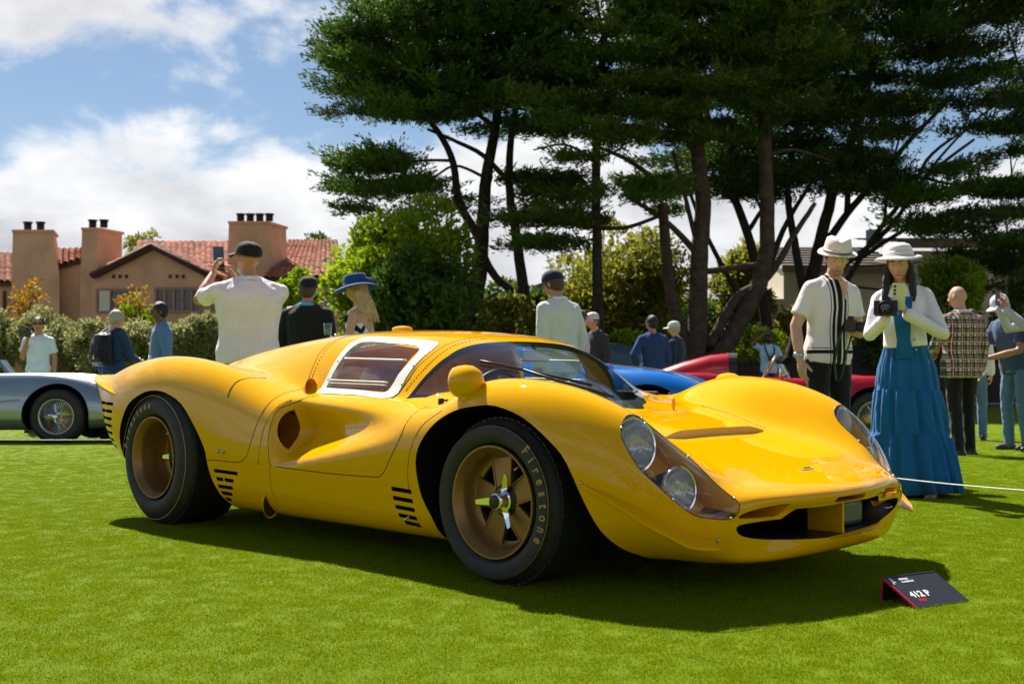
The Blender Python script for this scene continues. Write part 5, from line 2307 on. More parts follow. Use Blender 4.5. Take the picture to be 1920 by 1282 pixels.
# dark board fence along the far side of the lawn
FEN = mat('dark_fence_board', (.030, .020, .014), .85, noise=(3, .4), bump=(20, .4, .01))
fence = empty('board_fence', pix(1300, 760, 32))
tag(fence, 'dark brown close boarded fence along the far edge of the lawn', 'fence')
fb = Vector(fence.location)
R3 = Matrix.Rotation(math.atan2(RH.y, RH.x), 3, 'Z')
fme = None
g_ = np.random.default_rng(3)
z0 = zf - CAM_LOC.z
for k in range(118):
    r = 4.4 + k * .155
    p = Vector((CAM_LOC.x, CAM_LOC.y, 0)) + RH * r + FH * 32.0 - fb
    if fme is None:
        mm = MB()
        mm.box((0, 0, 0), (.148, .028, 1.0), R3)
        o = mm.build('board', [FEN], fence)
        fme = o.data
    else:
        o = link_mesh('board', fme, fence)
    hgt = 1.08 if r < 9 else 1.55
    o.scale = (1, 1, hgt + float(g_.uniform(-.012, .012)))
    o.location = (p.x, p.y, zf + hgt / 2 - fb.z)
for r0_, r1_, hgt in ((4.3, 9.0, 1.08), (9.0, 22.7, 1.55)):
    m = MB()
    for q in (.2, .85):
        a = Vector((CAM_LOC.x, CAM_LOC.y, 0)) + RH * (r0_ + r1_) / 2 + FH * 32.06 - fb
        m.box((a.x, a.y, zf + hgt * q - fb.z), (r1_ - r0_, .05, .09), R3)
    m.build('rail', [FEN], fence)

# clubhouse range across the lawn behind the camera: only its reflection shows
rear = empty('clubhouse', W(0, -27))
tag(rear, 'long low terracotta clubhouse across the lawn behind the camera', 'house')
R3 = Matrix.Rotation(math.atan2(RH.y, RH.x), 3, 'Z')
m = MB()
m.box((0, 0, 1.6), (46, 6, 3.3), R3)
m.build('wall', [STUC], rear)
m = MB()
e = [R3 @ Vector(q) for q in ((-24, -3.6, 3.2), (-24, 0, 5.2), (-24, 3.6, 3.2))]
m.prism(e, R3 @ Vector((48, 0, 0)))
m.build('roof', [TILE], rear, recalc=True)
for k in range(9):
    m = MB()
    m.box(R3 @ Vector((-20 + 5 * k, 3.02, 1.6)), (2.0, .10, 1.7), R3)
    m.build('window', [WGL], rear)
# ------------------------------------------------------------------ the other show cars
def loft_shell(sect, su=6, sv=6, w=.85):
    P = np.array(sect, dtype=float)
    Q = fit(P, w)
    t1 = np.linspace(0, P.shape[0] - 1, (P.shape[0] - 1) * su + 1)
    t2 = np.linspace(0, P.shape[1] - 1, (P.shape[1] - 1) * sv + 1)
    g = ev1(ev1(Q, 0, False, t1), 1, True, t2)
    g[:, 0, 1] = 0
    g[:, -1, 1] = 0
    full = np.concatenate([g, (g * np.array([1, -1, 1]))[:, -2:0:-1]], axis=1)
    m_ = full.shape[1]
    V = full.reshape(-1, 3)
    idx = np.arange(g.shape[0] * m_).reshape(g.shape[0], m_)
    F = np.stack([idx[1:], np.roll(idx, -1, 1)[1:], np.roll(idx, -1, 1)[:-1], idx[:-1]], -1).reshape(-1, 4).tolist()
    F.append(tuple(int(i) for i in idx[0]))
    F.append(tuple(int(i) for i in idx[-1][::-1]))
    return V, F


def sec(x, w, zs, zc, zh, zb=.16, cw=.80, inn=.45, tuck=.86):
    """one section of a sports car body: half width w, shoulder zs, fender crest zc, hood zh"""
    return [(x, 0, zb), (x, w * .6, zb), (x, w * tuck, zb + .02), (x, w * .97, zb + (zs - zb) * .35), (x, w, zb + (zs - zb) * .7), (x, w * .965, zs + (zc - zs) * .35),
            (x, w * cw, zc), (x, w * (cw + inn) / 2, zc + (zh - zc) * .45), (x, w * inn, zh - .005), (x, w * inn * .5, zh + .002), (x, 0, zh + .006)]


def simple_wheel(parent, x, y, z, R, w, style, s):
    root = empty('wheel', (x, y, z), 0, parent)
    B = Matrix(((1, 0, 0, 0), (0, 0, s, 0), (0, 1, 0, 0), (0, 0, 0, 1)))
    m = MB()
    m.lathe([(R * .64, -.02), (R * .68, .012), (R * .82, .020), (R * .95, .0), (R, -.03), (R, -w + .03), (R * .94, -w), (R * .66, -w), (R * .62, -w + .02)], 48, B)
    m.build('tyre', [M['rubber']], root, True, recalc=True)
    m = MB()
    m.lathe([(R * .66, .0), (R * .655, .008), (R * .61, .004), (R * .59, -.02), (R * .56, -.05), (R * .56, -w * .7)], 40, B)
    m.build('rim', [M['steel'] if style != 'cream' else mat('cream_rim', (.42, .40, .30), .4)], root, True, recalc=True)
    m = MB()
    m.lathe([(R * .56, -w * .62), (R * .001, -w * .62)], 32, B)
    m.build('brake_drum', [M['black'] if style == 'cream' else mat('copper_drum', (.16, .09, .05), .5, metal=.5)], root, True)
    m = MB()
    g = np.random.default_rng(1)
    for k in range(36):
        a = 2 * math.pi * k / 36
        for (da, h0, h1) in ((.35, .0, -.045), (-.35, -.035, -.05)):
            m.tube([B @ Vector((math.cos(a) * R * .12, math.sin(a) * R * .12, h0)), B @ Vector((math.cos(a + da * .5) * R * .58, math.sin(a + da * .5) * R * .58, h1 + (.02 if da > 0 else 0)))], .0026, 4, cap=False)
    m.build('spokes', [M['chrome']], root)['kind'] = 'stuff'
    m = MB()
    m.lathe([(R * .15, -.05), (R * .15, .0), (R * .12, .02), (R * .10, .045), (R * .05, .055), (.0001, .056)], 24, B)
    for k in range(3):
        a = math.radians(40 + 120 * k)
        m.tube([B @ Vector((math.cos(a) * R * .08, math.sin(a) * R * .08, .035)), B @ Vector((math.cos(a) * R * .25, math.sin(a) * R * .25, .050))], [R * .055, R * .035], 8)
    m.build('knock_off', [M['chrome']], root, True, recalc=True)
    return root


def show_car(name, label, r, d, heading, sect, arches_x, arch_r, paint, wheel_z, wheel_r, wheel_w, half_w, style, extra_cut=None, group='classic cars shown on the lawn'):
    root = empty(name, W(r, d))
    hd = math.radians(heading)
    fw = FH * math.cos(hd) + RH * math.sin(hd)
    root.rotation_euler = (0, 0, math.atan2(fw.y, fw.x))
    tag(root, label, 'car', group)
    V, F = loft_shell(sect)
    mats = [paint, M['wheel_well'], M['black']]
    src = mesh_obj('shape', V, F, mats, None, True)
    c = MB()
    for ax in arches_x:
        for s in (-1, 1):
            c.prism([(ax + arch_r * math.cos(a) * 1.03, s * half_w * .50, wheel_z + .015 + arch_r * math.sin(a)) for a in np.linspace(-.5, math.pi + .5, 30)] + [(ax - arch_r * .9, s * half_w * .5, 0), (ax + arch_r * .9, s * half_w * .5, 0)], (0, s * half_w, 0), 1)
    if extra_cut:
        extra_cut(c)
    co = c.build('cut_shape', mats, None, recalc=True)
    me = run_boolean(src, co, 'DIFFERENCE')
    set_skin_normals(me, src.data)
    bo = link_mesh('body', me, root)
    bvh = BVHTree.FromPolygons([tuple(v) for v in V], F)
    bpy.data.objects.remove(src)
    bpy.data.objects.remove(co)
    for ax in arches_x:
        for s in (-1, 1):
            simple_wheel(root, ax, s * (half_w - .06), wheel_z, wheel_r, wheel_w, style, s)
    return root, bvh, bo


# silver-blue roadster on the left
SILV = mat('silver_blue_paint', (.30, .36, .41), .28, metal=.6, coat=1.0, coat_rough=.02)
ss = [sec(2.02, .30, .44, .47, .48, .30, .8, .5), sec(1.95, .52, .44, .54, .53, .24), sec(1.75, .70, .44, .68, .64, .20), sec(1.45, .78, .46, .80, .74, .18), sec(1.15, .80, .47, .855, .79, .17), sec(.80, .80, .48, .87, .82, .17),
      sec(.40, .79, .49, .865, .85, .17), sec(0.0, .78, .50, .86, .87, .17), sec(-.6, .79, .50, .86, .87, .17), sec(-1.0, .80, .50, .87, .86, .17), sec(-1.4, .79, .50, .86, .84, .2), sec(-1.8, .66, .5, .78, .78, .28), sec(-2.05, .40, .5, .66, .68, .36)]


def silver_cut(c):
    c.prism([(.15, -.58, .45), (-.75, -.58, .45), (-.75, -.58, 1.2), (.15, -.58, 1.2)], (0, 1.16, 0), 2)


silver, sbvh, sb = show_car('silver_roadster', 'silver blue open sports car with wire wheels behind the tail of the yellow car', -6.87, 15.4, 90, ss, (1.18, -1.22), .40, SILV, .345, .345, .20, .80, 'wire', silver_cut)
m = MB()
for s in (-1, 1):
    m.ell((1.83, s * .655, .60), (.085, .02, .018), 12, 8)
m.build('side_marker', [M['amber']], silver, True)
m = MB()
for s in (-1, 1):
    p = [sbvh.find_nearest(Vector(q))[0] for q in ((.74, s * .8, .56), (.5, s * .8, .54), (.2, s * .8, .525), (-.2, s * .8, .52))]
    m.tube(p, [.012, .010, .008, .004], 6)
m.build('side_crease', [SILV], silver, True)
m = MB()
n_ = 14
for k in range(n_):
    a = math.radians(-80 + 160 * k / (n_ - 1))
    for z_, kx in ((.84, 0), (1.06, -.16)):
        m.v.append((.12 + .14 * math.cos(a) + kx, .56 * math.sin(a), z_))
for k in range(n_ - 1):
    m.f.append((k * 2, k * 2 + 2, k * 2 + 3, k * 2 + 1))
    m.m.append(0)
m.build('windscreen', [M['windglass']], silver, True)
m = MB()
m.tube([(.70, -.30, .86), (.66, -.30, .925)], .006, 6)
m.build('bonnet_pin', [M['chrome']], silver)
m = MB()
m.ell((1.99, 0, .43), (.06, .28, .085), 16, 10)
m.build('grille', [M['black']], silver, True)
for s in (-1, 1):
    m = MB()
    m.ell((1.78, s * .56, .62), (.07, .09, .09), 14, 10)
    m.build('headlight', [M['chrome']], silver, True)

# blue coupe with a yellow stripe
BLUE = mat('blue_paint', (.004, .16, .60), .3, coat=1.0, coat_rough=.02, spec=.3)
STRIPE = mat('stripe_yellow', (.80, .45, .012), .3, coat=1.0, coat_rough=.02)
bs = [sec(2.05, .34, .40, .44, .43, .26, .8, .5), sec(1.98, .60, .44, .52, .50, .22), sec(1.75, .76, .48, .68, .66, .18, .80, .40), sec(1.45, .82, .50, .80, .80, .16, .78, .36), sec(1.15, .84, .50, .845, .875, .16, .78, .36), sec(.80, .83, .50, .85, .91, .16, .78, .42),
      sec(.50, .82, .51, .85, .945, .16, .80, .5), sec(.25, .82, .52, .86, .98, .16, .82, .58), sec(-.05, .82, .52, .88, 1.12, .16, .86, .56), sec(-.35, .82, .52, .89, 1.16, .16, .88, .54), sec(-.70, .83, .53, .91, 1.12, .16, .88, .52), sec(-1.15, .85, .54, .92, 1.0, .17, .84, .46), sec(-1.55, .82, .54, .88, .88, .2, .82, .42), sec(-1.9, .72, .54, .76, .76, .3), sec(-2.05, .60, .54, .68, .68, .36)]
blue, bbvh, bb_ = show_car('blue_coupe', 'blue racing coupe with a yellow centre stripe parked beyond the yellow car', .30, 12.0, 104, bs, (1.18, -1.22), .385, BLUE, .335, .325, .22, .84, 'wire')


def strip_on(bvh_, parent, name, mt, xs, y0, y1, up=.003, ny=6):
    vs_, fs = [], []
    n = len(xs)
    for x in xs:
        for j in range(ny):
            y = y0 + (y1 - y0) * j / (ny - 1)
            h = bvh_.ray_cast(Vector((x, y, 2)), Vector((0, 0, -1)))
            vs_.append((x, y, (h[0].z if h[0] else .6) + up))
    for i in range(n - 1):
        for j in range(ny - 1):
            fs.append((i * ny + j, i * ny + j + 1, (i + 1) * ny + j + 1, (i + 1) * ny + j))
    return mesh_obj(name, vs_, fs, [mt], parent, True)


strip_on(bbvh, blue, 'centre_stripe', STRIPE, np.linspace(.62, 1.97, 28), -.17, .17)
strip_on(bbvh, blue, 'roof_stripe', STRIPE, np.linspace(-1.9, -.10, 24), -.17, .17)
strip_on(bbvh, blue, 'windscreen', M['black'], np.linspace(.0, .50, 12), -.50, .50, .004, 10)
for s in (-1, 1):
    vs_, fs = [], []
    for i in range(12):
        x = -.75 + .85 * i / 11
        for j in range(4):
            z = .93 + (.155 - .09 * abs(i - 4) / 7) * j / 3
            h = bbvh.ray_cast(Vector((x, s * 2, z)), Vector((0, -s, 0)))
            p = h[0] if h[0] else Vector((x, s * .5, z))
            vs_.append((p.x, p.y + s * .004, p.z))
    for i in range(11):
        for j in range(3):
            fs.append((i * 4 + j, (i + 1) * 4 + j, (i + 1) * 4 + j + 1, i * 4 + j + 1))
    mesh_obj('side_window', vs_, fs, [M['black']], blue, True)
    m = MB()
    m.tube([(.55, s * .50, .895), (.28, s * .49, 1.0), (.0, s * .46, 1.11)], .012, 6)
    m.build('windscreen_pillar', [M['chrome']], blue, True)
    m = MB()
    m.ell((1.72, s * .70, .60), (.10, .02, .022), 12, 8)
    m.build('side_marker', [M['amber']], blue, True)
    m = MB()
    m.ell((1.80, s * .58, .60), (.07, .09, .08), 14, 10)
    m.build('headlight', [M['chrome']], blue, True)
m = MB()
m.ell((.74, -.44, .90), (.07, .10, .030), 14, 8)
m.build('cowl_vent', [BLUE], blue, True)

# red open racer with a tall headrest
RED_P = mat('red_paint', (.42, .004, .010), .3, coat=1.0, coat_rough=.02, spec=.3)
rs_ = [sec(2.0, .30, .40, .44, .43, .28, .8, .5), sec(1.92, .55, .42, .52, .50, .22), sec(1.65, .70, .45, .70, .62, .18, .8, .42), sec(1.3, .77, .47, .82, .70, .17, .78, .38), sec(1.0, .78, .47, .84, .74, .17, .78, .4), sec(.6, .76, .48, .80, .79, .17, .8, .5), sec(.2, .76, .5, .80, .82, .17, .82, .55), sec(-.4, .77, .5, .82, .83, .17, .82, .55), sec(-.9, .79, .5, .87, .84, .17, .8, .45), sec(-1.3, .78, .5, .86, .80, .18, .8, .42), sec(-1.7, .68, .5, .76, .74, .26), sec(-2.0, .40, .5, .62, .63, .36)]


def red_cut(c):
    c.prism([(.42, -.52, .42), (-.55, -.52, .42), (-.55, -.52, 1.3), (.42, -.52, 1.3)], (0, 1.04, 0), 2)


red, rbvh, rb = show_car('red_racer', 'red open racing car with a faired headrest and wire wheels behind the fedora man', 3.42, 15.2, 98, rs_, (1.12, -1.18), .37, RED_P, .335, .325, .19, .78, 'cream', red_cut)
hr_ = MB()
loft_r = []
for x, w_, h_ in ((-1.95, .03, .03), (-1.6, .16, .16), (-1.2, .22, .25), (-.85, .22, .31), (-.62, .20, .335)):
    loft_r.append((x, w_, h_))
vs_, fs = [], []
for x, w_, h_ in loft_r:
    h0 = rbvh.ray_cast(Vector((x, -.28, 2)), Vector((0, 0, -1)))[0]
    z0_ = (h0.z if h0 else .7) - .03
    for k in range(15):
        a = math.pi * k / 14
        vs_.append((x, -.28 + w_ * math.cos(a), z0_ + h_ * math.sin(a) ** .8))
for i in range(len(loft_r) - 1):
    for k in range(14):
        fs.append((i * 15 + k, i * 15 + k + 1, (i + 1) * 15 + k + 1, (i + 1) * 15 + k))
mesh_obj('headrest_fairing', vs_, fs, [RED_P], red, True)
m = MB()
pts = [Vector(v) + Vector((.004, 0, 0)) for v in vs_[-15:]]
m.prism(pts, (.10, 0, 0))
m.build('headrest_pad', [M['black']], red, recalc=True)
m = MB()
n_ = 16
for k in range(n_):
    a = math.radians(-85 + 170 * k / (n_ - 1))
    for z_, kx in ((.78, 0), (1.0, -.12)):
        m.v.append((.06 + .16 * math.cos(a) + kx, .60 * math.sin(a), z_))
for k in range(n_ - 1):
    m.f.append((k * 2, k * 2 + 2, k * 2 + 3, k * 2 + 1))
    m.m.append(0)
m.build('windscreen', [M['glass']], red, True)
T = Matrix.Translation((-.12, -.28, .93)) @ Vector((-1, 0, .5)).to_track_quat('Z', 'Y').to_matrix().to_4x4()
m = MB()
m.lathe([(.19 + .014 * math.cos(a), .014 * math.sin(a)) for a in np.linspace(0, 2 * math.pi, 9)[:-1]], 32, T, close=True)
for k in range(3):
    a = math.radians(90 + 120 * k)
    m.tube([T @ Vector((0, 0, 0)), T @ Vector((.185 * math.cos(a), .185 * math.sin(a), 0))], .008, 6, mi=1)
m.build('steering_wheel', [mat('wood_rim', (.30, .15, .06), .4, coat=.5), M['steel']], red, True)
m = MB()
m.ell((.62, .0, .80), (.20, .26, .10), 16, 10)
m.build('cowl_hump', [RED_P], red, True)
m = MB()
m.ell((.78, -.55, .84), (.18, .10, .045), 16, 10)
m.build('carburettor_cover', [M['glass']], red, True)
m = MB()
m.tube([(.0, -.58, .80), (.0, -.58, 1.0)], .014, 8)
m.build('mirror_post', [M['chrome']], red, True)

# dark modern saloon far behind
DK = mat('dark_blue_grey_paint', (.02, .035, .05), .25, coat=1.0)
sal = [sec(2.2, .60, .55, .60, .60, .3), sec(2.0, .82, .6, .74, .75, .22), sec(1.2, .88, .66, .90, .95, .2, .9, .7), sec(.9, .89, .68, .94, 1.0, .2, .9, .7), sec(.2, .89, .68, .98, 1.40, .2, .93, .66), sec(-.6, .89, .68, 1.0, 1.46, .2, .93, .66), sec(-1.3, .89, .7, 1.0, 1.32, .2, .93, .66), sec(-1.8, .86, .7, .98, 1.05, .24, .9, .66), sec(-2.2, .78, .68, .9, .92, .34)]
dk, dbvh, db = show_car('parked_car', 'dark blue grey modern car parked under the trees behind the blue coupe', 2.33, 26.0, 75, sal, (1.35, -1.35), .37, DK, .33, .33, .2, .88, 'wire', group='cars')
del dk['group']
for s in (-1, 1):
    vs_, fs = [], []
    for i in range(12):
        x = -1.35 + 2.0 * i / 11
        for j in range(4):
            z = 1.03 + max(.03, .32 - .25 * abs(i - 5) / 6) * j / 3
            h = dbvh.ray_cast(Vector((x, s * 2, z)), Vector((0, -s, 0)))
            p = h[0] if h[0] else Vector((x, s * .6, z))
            vs_.append((p.x, p.y + s * .006, p.z))
    for i in range(11):
        for j in range(3):
            fs.append((i * 4 + j, (i + 1) * 4 + j, (i + 1) * 4 + j + 1, i * 4 + j + 1))
    mesh_obj('side_window', vs_, fs, [mat('tinted_glass', (.05, .08, .10), .05, coat=1)], dk, True)
# ------------------------------------------------------------------ people
SKIN = mat('skin_light', (.56, .31, .21), .5, noise=(14, .10), bump=(90, .12, .003))
SKIN_T = mat('skin_tanned', (.42, .21, .13), .5, noise=(14, .10), bump=(90, .12, .003))
SKIN_D = mat('skin_brown', (.16, .08, .05), .5, noise=(14, .10), bump=(90, .12, .003))
HAIR_B = mat('hair_dark', (.012, .009, .008), .45, bump=(160, .8, .01))
HAIR_BR = mat('hair_brown', (.07, .04, .022), .5, bump=(160, .8, .01))
HAIR_BL = mat('hair_blond', (.48, .34, .17), .5, bump=(140, .8, .01), noise=(30, .25))
HAIR_G = mat('hair_grey', (.40, .37, .31), .55, bump=(150, .8, .01), noise=(40, .25))
STUB = mat('short_stubble', (.36, .20, .135), .6, bump=(200, .5, .004))
EYE_W = mat('eye_white', (.7, .68, .65), .3)
EYE_D = mat('eye_dark', (.02, .012, .01), .2)
LIP = mat('lip', (.38, .13, .11), .45)


def cloth(name, c, rough=.85, b=(7, .45, .05), fine=(300, .25)):
    """woven cloth: soft folds plus a fine weave"""
    mt = mat(name, c, rough, bump=b, noise=(7, .07), sheen=.15, spec=.25)
    N, L = mt.node_tree.nodes, mt.node_tree.links
    tex = [n for n in N if n.type == 'TEX_NOISE' and abs(n.inputs['Scale'].default_value - b[0]) < 1e-4][-1]
    tcn = [n for n in N if n.type == 'TEX_COORD'][0]
    if b[0] < 50:                                  # drape: folds run down and across the body
        mp = N.new('ShaderNodeMapping')
        mp.inputs['Scale'].default_value = (1.6, 1.2, .55)
        mp.inputs['Rotation'].default_value = (.25, .35, 0)
        L.new(tcn.outputs['Object'], mp.inputs[0])
        L.new(mp.outputs[0], tex.inputs['Vector'])
        tex.inputs['Distortion'].default_value = 1.2
        tex.inputs['Detail'].default_value = 3
    return mt


CT = {
    'white': cloth('white_cotton', (.80, .76, .86)), 'offwhite': cloth('white_denim', (.82, .79, .86)), 'cream': cloth('cream_linen', (.60, .64, .64)),
    'navy': cloth('navy_wool', (.014, .026, .075)), 'denim_jacket': cloth('dark_blue_denim', (.02, .055, .13)), 'blue_shirt': cloth('mid_blue_cotton', (.10, .20, .42)),
    'black': cloth('black_knit', (.010, .010, .012)), 'jeans': cloth('blue_jeans', (.10, .19, .33)), 'dark_jeans': cloth('indigo_jeans', (.025, .05, .11)),
    'lavender': cloth('lavender_cotton', (.46, .46, .66)), 'grey': cloth('grey_cotton', (.45, .46, .48)), 'charcoal': cloth('charcoal_fleece', (.03, .034, .045)),
    'pale_blue': cloth('pale_blue_cotton', (.36, .56, .74)), 'sky': cloth('sky_blue_cotton', (.10, .42, .72)), 'teal': cloth('teal_blue_viscose', (.006, .12, .34), b=(9, .5, .035)),
    'polo_blue': cloth('slate_blue_cotton', (.045, .08, .17)), 'tshirt': cloth('pale_tshirt', (.62, .74, .82)), 'cap_grey': cloth('pale_grey_cap', (.55, .56, .58)),
    'cap_navy': cloth('navy_cap', (.012, .018, .06)), 'cap_black': cloth('black_cap', (.012, .012, .014)), 'hat_blue': cloth('royal_blue_straw', (.012, .055, .22), b=(120, .5, .006)),
    'straw': cloth('cream_straw', (.72, .65, .60), b=(160, .5, .004)), 'hat_white': cloth('white_straw', (.80, .76, .80), b=(120, .4, .004)), 'red': mat('red_band', (.50, .015, .02), .5),
    'sandal': mat('mauve_sandal', (.40, .24, .24), .6), 'shoe': mat('black_shoe', (.014, .014, .015), .4), 'shoe_grey': mat('dark_trainer', (.04, .04, .042), .6),
}


def node_tex(name, build, rough=.85):
    """cloth whose weave carries a printed pattern, in the garment's own coordinates"""
    mt = bpy.data.materials.new(name)
    mt.use_nodes = True
    N, L = mt.node_tree.nodes, mt.node_tree.links
    b = N['Principled BSDF']
    b.inputs['Roughness'].default_value = rough
    b.inputs['Specular IOR Level'].default_value = .25
    tc = N.new('ShaderNodeTexCoord')
    sp = N.new('ShaderNodeSeparateXYZ')
    L.new(tc.outputs['Object'], sp.inputs[0])

    def m(op, a, b_=None, c=None):
        n = N.new('ShaderNodeMath')
        n.operation = op
        for i, v in enumerate((a, b_, c)):
            if v is None:
                continue
            if isinstance(v, (int, float)):
                n.inputs[i].default_value = v
            else:
                L.new(v, n.inputs[i])
        return n.outputs[0]

    def mixc(f, a, c):
        n = N.new('ShaderNodeMix')
        n.data_type = 'RGBA'
        for sck, v in (('Factor', f), ('A', a), ('B', c)):
            if isinstance(v, tuple):
                n.inputs[sck].default_value = (*v, 1)
            elif isinstance(v, (int, float)):
                n.inputs[sck].default_value = v
            else:
                L.new(v, n.inputs[sck])
        return n.outputs['Result']
    cc = build(m, mixc, sp.outputs[0], sp.outputs[1], sp.outputs[2])
    L.new(cc, b.inputs['Base Color'])
    n = N.new('ShaderNodeTexNoise')
    n.inputs['Scale'].default_value = 9
    n.inputs['Detail'].default_value = 5
    L.new(tc.outputs['Object'], n.inputs['Vector'])
    bp = N.new('ShaderNodeBump')
    bp.inputs['Strength'].default_value = .35
    bp.inputs['Distance'].default_value = .03
    L.new(n.outputs['Fac'], bp.inputs['Height'])
    L.new(bp.outputs[0], b.inputs['Normal'])
    return mt


def _plaid(m, mix, x, y, z):
    def band(v, per, ph, w):
        return m('LESS_THAN', m('FRACT', m('MULTIPLY_ADD', v, 1 / per, ph)), w)
    c = mix(band(x, .088, .1, .38), (.62, .55, .48), (.24, .012, .018))
    c = mix(m('MULTIPLY', band(z, .088, .0, .38), .8), c, (.20, .012, .018))
    c = mix(m('MULTIPLY', band(x, .088, .62, .26), .85), c, (.012, .035, .022))
    c = mix(m('MULTIPLY', band(z, .088, .55, .26), .85), c, (.012, .035, .022))
    c = mix(m('MULTIPLY', band(z, .088, .93, .07), .8), c, (.75, .70, .62))
    return mix(m('MULTIPLY', band(x, .088, .95, .07), .8), c, (.75, .70, .62))


def _check(m, mix, x, y, z):
    def band(v, per, w):
        return m('LESS_THAN', m('FRACT', m('MULTIPLY', v, 1 / per)), w)
    c = mix(band(x, .055, .10), (.016, .050, .16), (.034, .080, .21))
    return mix(m('MULTIPLY', band(z, .055, .10), .7), c, (.034, .080, .21))


def _zigzag(m, mix, x, y, z):
    zz = m('ABSOLUTE', m('SUBTRACT', m('FRACT', m('MULTIPLY', x, 9.0)), .5))
    return mix(m('LESS_THAN', m('FRACT', m('ADD', m('MULTIPLY', z, 9.0), m('MULTIPLY', zz, 1.6))), .5), (.78, .78, .78), (.012, .016, .06))


def _knit(m, mix, x, y, z):
    front = m('GREATER_THAN', y, .0)
    ax = m('ABSOLUTE', x)

    def band(v, a, b):
        return m('MULTIPLY', m('GREATER_THAN', v, a), m('LESS_THAN', v, b))
    wh, bk = (.76, .71, .70), (.012, .012, .013)
    c = mix(m('MULTIPLY', front, m('LESS_THAN', ax, .020)), wh, bk)
    c = mix(m('MULTIPLY', front, band(ax, .034, .056)), c, bk)
    c = mix(m('MULTIPLY', front, band(ax, .068, .074)), c, bk)
    c = mix(m('MULTIPLY', front, m('MULTIPLY', band(ax, .056, 1.0), band(z, .922, .948))), c, bk)
    return mix(m('MULTIPLY', front, m('MULTIPLY', band(ax, .074, 1.0), band(z, .960, .966))), c, bk)


CT['plaid'] = node_tex('red_green_cream_plaid', _plaid)
CT['check'] = node_tex('blue_window_check', _check)
CT['zigzag'] = node_tex('navy_white_zigzag', _zigzag)
CT['knit'] = node_tex('white_knit_with_black_bands', _knit)


def eval_mesh(o):
    dg = bpy.context.evaluated_depsgraph_get()
    return bpy.data.meshes.new_from_object(o.evaluated_get(dg))


_tex = {}


def fold_tex(scale):
    if scale not in _tex:
        t = bpy.data.textures.new('folds', 'CLOUDS')
        t.noise_scale = scale
        t.noise_depth = 2
        _tex[scale] = t
    return _tex[scale]


def fuse(mb, voxel, smooth=4, fold=0.0, fscale=.12):
    """one continuous skin over the shapes in mb"""
    o = mb.build('shape', [], None, True, recalc=True)
    r = o.modifiers.new('fuse', 'REMESH')
    r.mode = 'VOXEL'
    r.voxel_size = voxel
    if smooth:
        s = o.modifiers.new('soft', 'SMOOTH')
        s.iterations = smooth
        s.factor = .5
    if fold:
        d = o.modifiers.new('folds', 'DISPLACE')
        d.texture = fold_tex(fscale)
        d.strength = fold
        d.mid_level = .5
    me = eval_mesh(o)
    bpy.data.objects.remove(o)
    me.polygons.foreach_set('use_smooth', np.ones(len(me.polygons), dtype=bool))
    return me


def loft(m, rings, n=16):
    """rings: (centre, half-width vector a, half-depth vector b)"""
    vs_, fs = [], []
    for c, a, b in rings:
        for k in range(n):
            t = 2 * math.pi * k / n
            # slightly squared ellipse
            ct, st_ = math.cos(t), math.sin(t)
            ct = math.copysign(abs(ct) ** .88, ct)
            st_ = math.copysign(abs(st_) ** .88, st_)
            vs_.append(Vector(c) + Vector(a) * ct + Vector(b) * st_)
    R_ = len(rings)
    for i in range(R_ - 1):
        for k in range(n):
            fs.append((i * n + k, i * n + (k + 1) % n, (i + 1) * n + (k + 1) % n, (i + 1) * n + k))
    fs.append(tuple(range(n - 1, -1, -1)))
    fs.append(tuple((R_ - 1) * n + k for k in range(n)))
    m.add(vs_, fs)


def bone(m, pts, rad, n=12):
    """rounded tapering limb through pts"""
    m.tube([Vector(p) for p in pts], rad, n)
    m.ell(pts[0], (rad[0],) * 3, n, 8)
    m.ell(pts[-1], (rad[-1],) * 3, n, 8)


def head_shape(m, T, k=1.0, beard=False):
    """skull with jaw, brow, nose, ears; T: 4x4 placing the head centre, +y is the face"""
    n, r = 28, 22
    vs_ = []
    for i in range(r + 1):
        th = math.pi * i / r
        for j in range(n):
            a = 2 * math.pi * j / n
            x, y, z = math.sin(th) * math.cos(a), math.sin(th) * math.sin(a), math.cos(th)
            X, Y, Z = x * .076, y * .097, z * .118
            if z < 0:
                w = 1 - .34 * (-z) ** 1.3
                X *= w
                Y = Y * (1 - .22 * (-z) ** 1.5) + .012 * (-z)
                if y < 0:
                    Y *= 1 - .28 * (-z)
            f = max(0, y) ** 2
            if -.12 < z < .32:                         # eye sockets
                for ex in (-.033, .033):
                    Y -= .012 * f * math.exp(-((X - ex) / .017) ** 2 - ((Z - .012) / .013) ** 2)
            Y += .006 * f * math.exp(-((Z - .040) / .012) ** 2)          # brow
            Y += .007 * f * math.exp(-((Z + .098) / .016) ** 2 - (X / .024) ** 2)   # chin
            Y += .004 * f * math.exp(-((Z + .064) / .012) ** 2 - (X / .022) ** 2)   # lips
            vs_.append(T @ Vector((X * k, Y * k, Z * k)))
    fs = []
    for i in range(r):
        for j in range(n):
            fs.append((i * n + j, (i + 1) * n + j, (i + 1) * n + (j + 1) % n, i * n + (j + 1) % n))
    m.add(vs_, fs)
    # nose
    nose = [((0, .094, .022), .007), ((0, .102, .002), .009), ((0, .112, -.018), .0115), ((0, .104, -.028), .011)]
    m.tube([T @ Vector(p) for p, _ in nose], [q for _, q in nose], 8)
    for s in (-1, 1):
        m.ell(T @ Vector((s * .010, .101, -.025)), (.008, .009, .007), 8, 6)
        R = T.to_3x3()
        m.ell(T @ Vector((s * .077, -.008, -.004)), (.010, .018, .030), 10, 8, R @ Matrix.Rotation(s * -.25, 3, 'Z'))


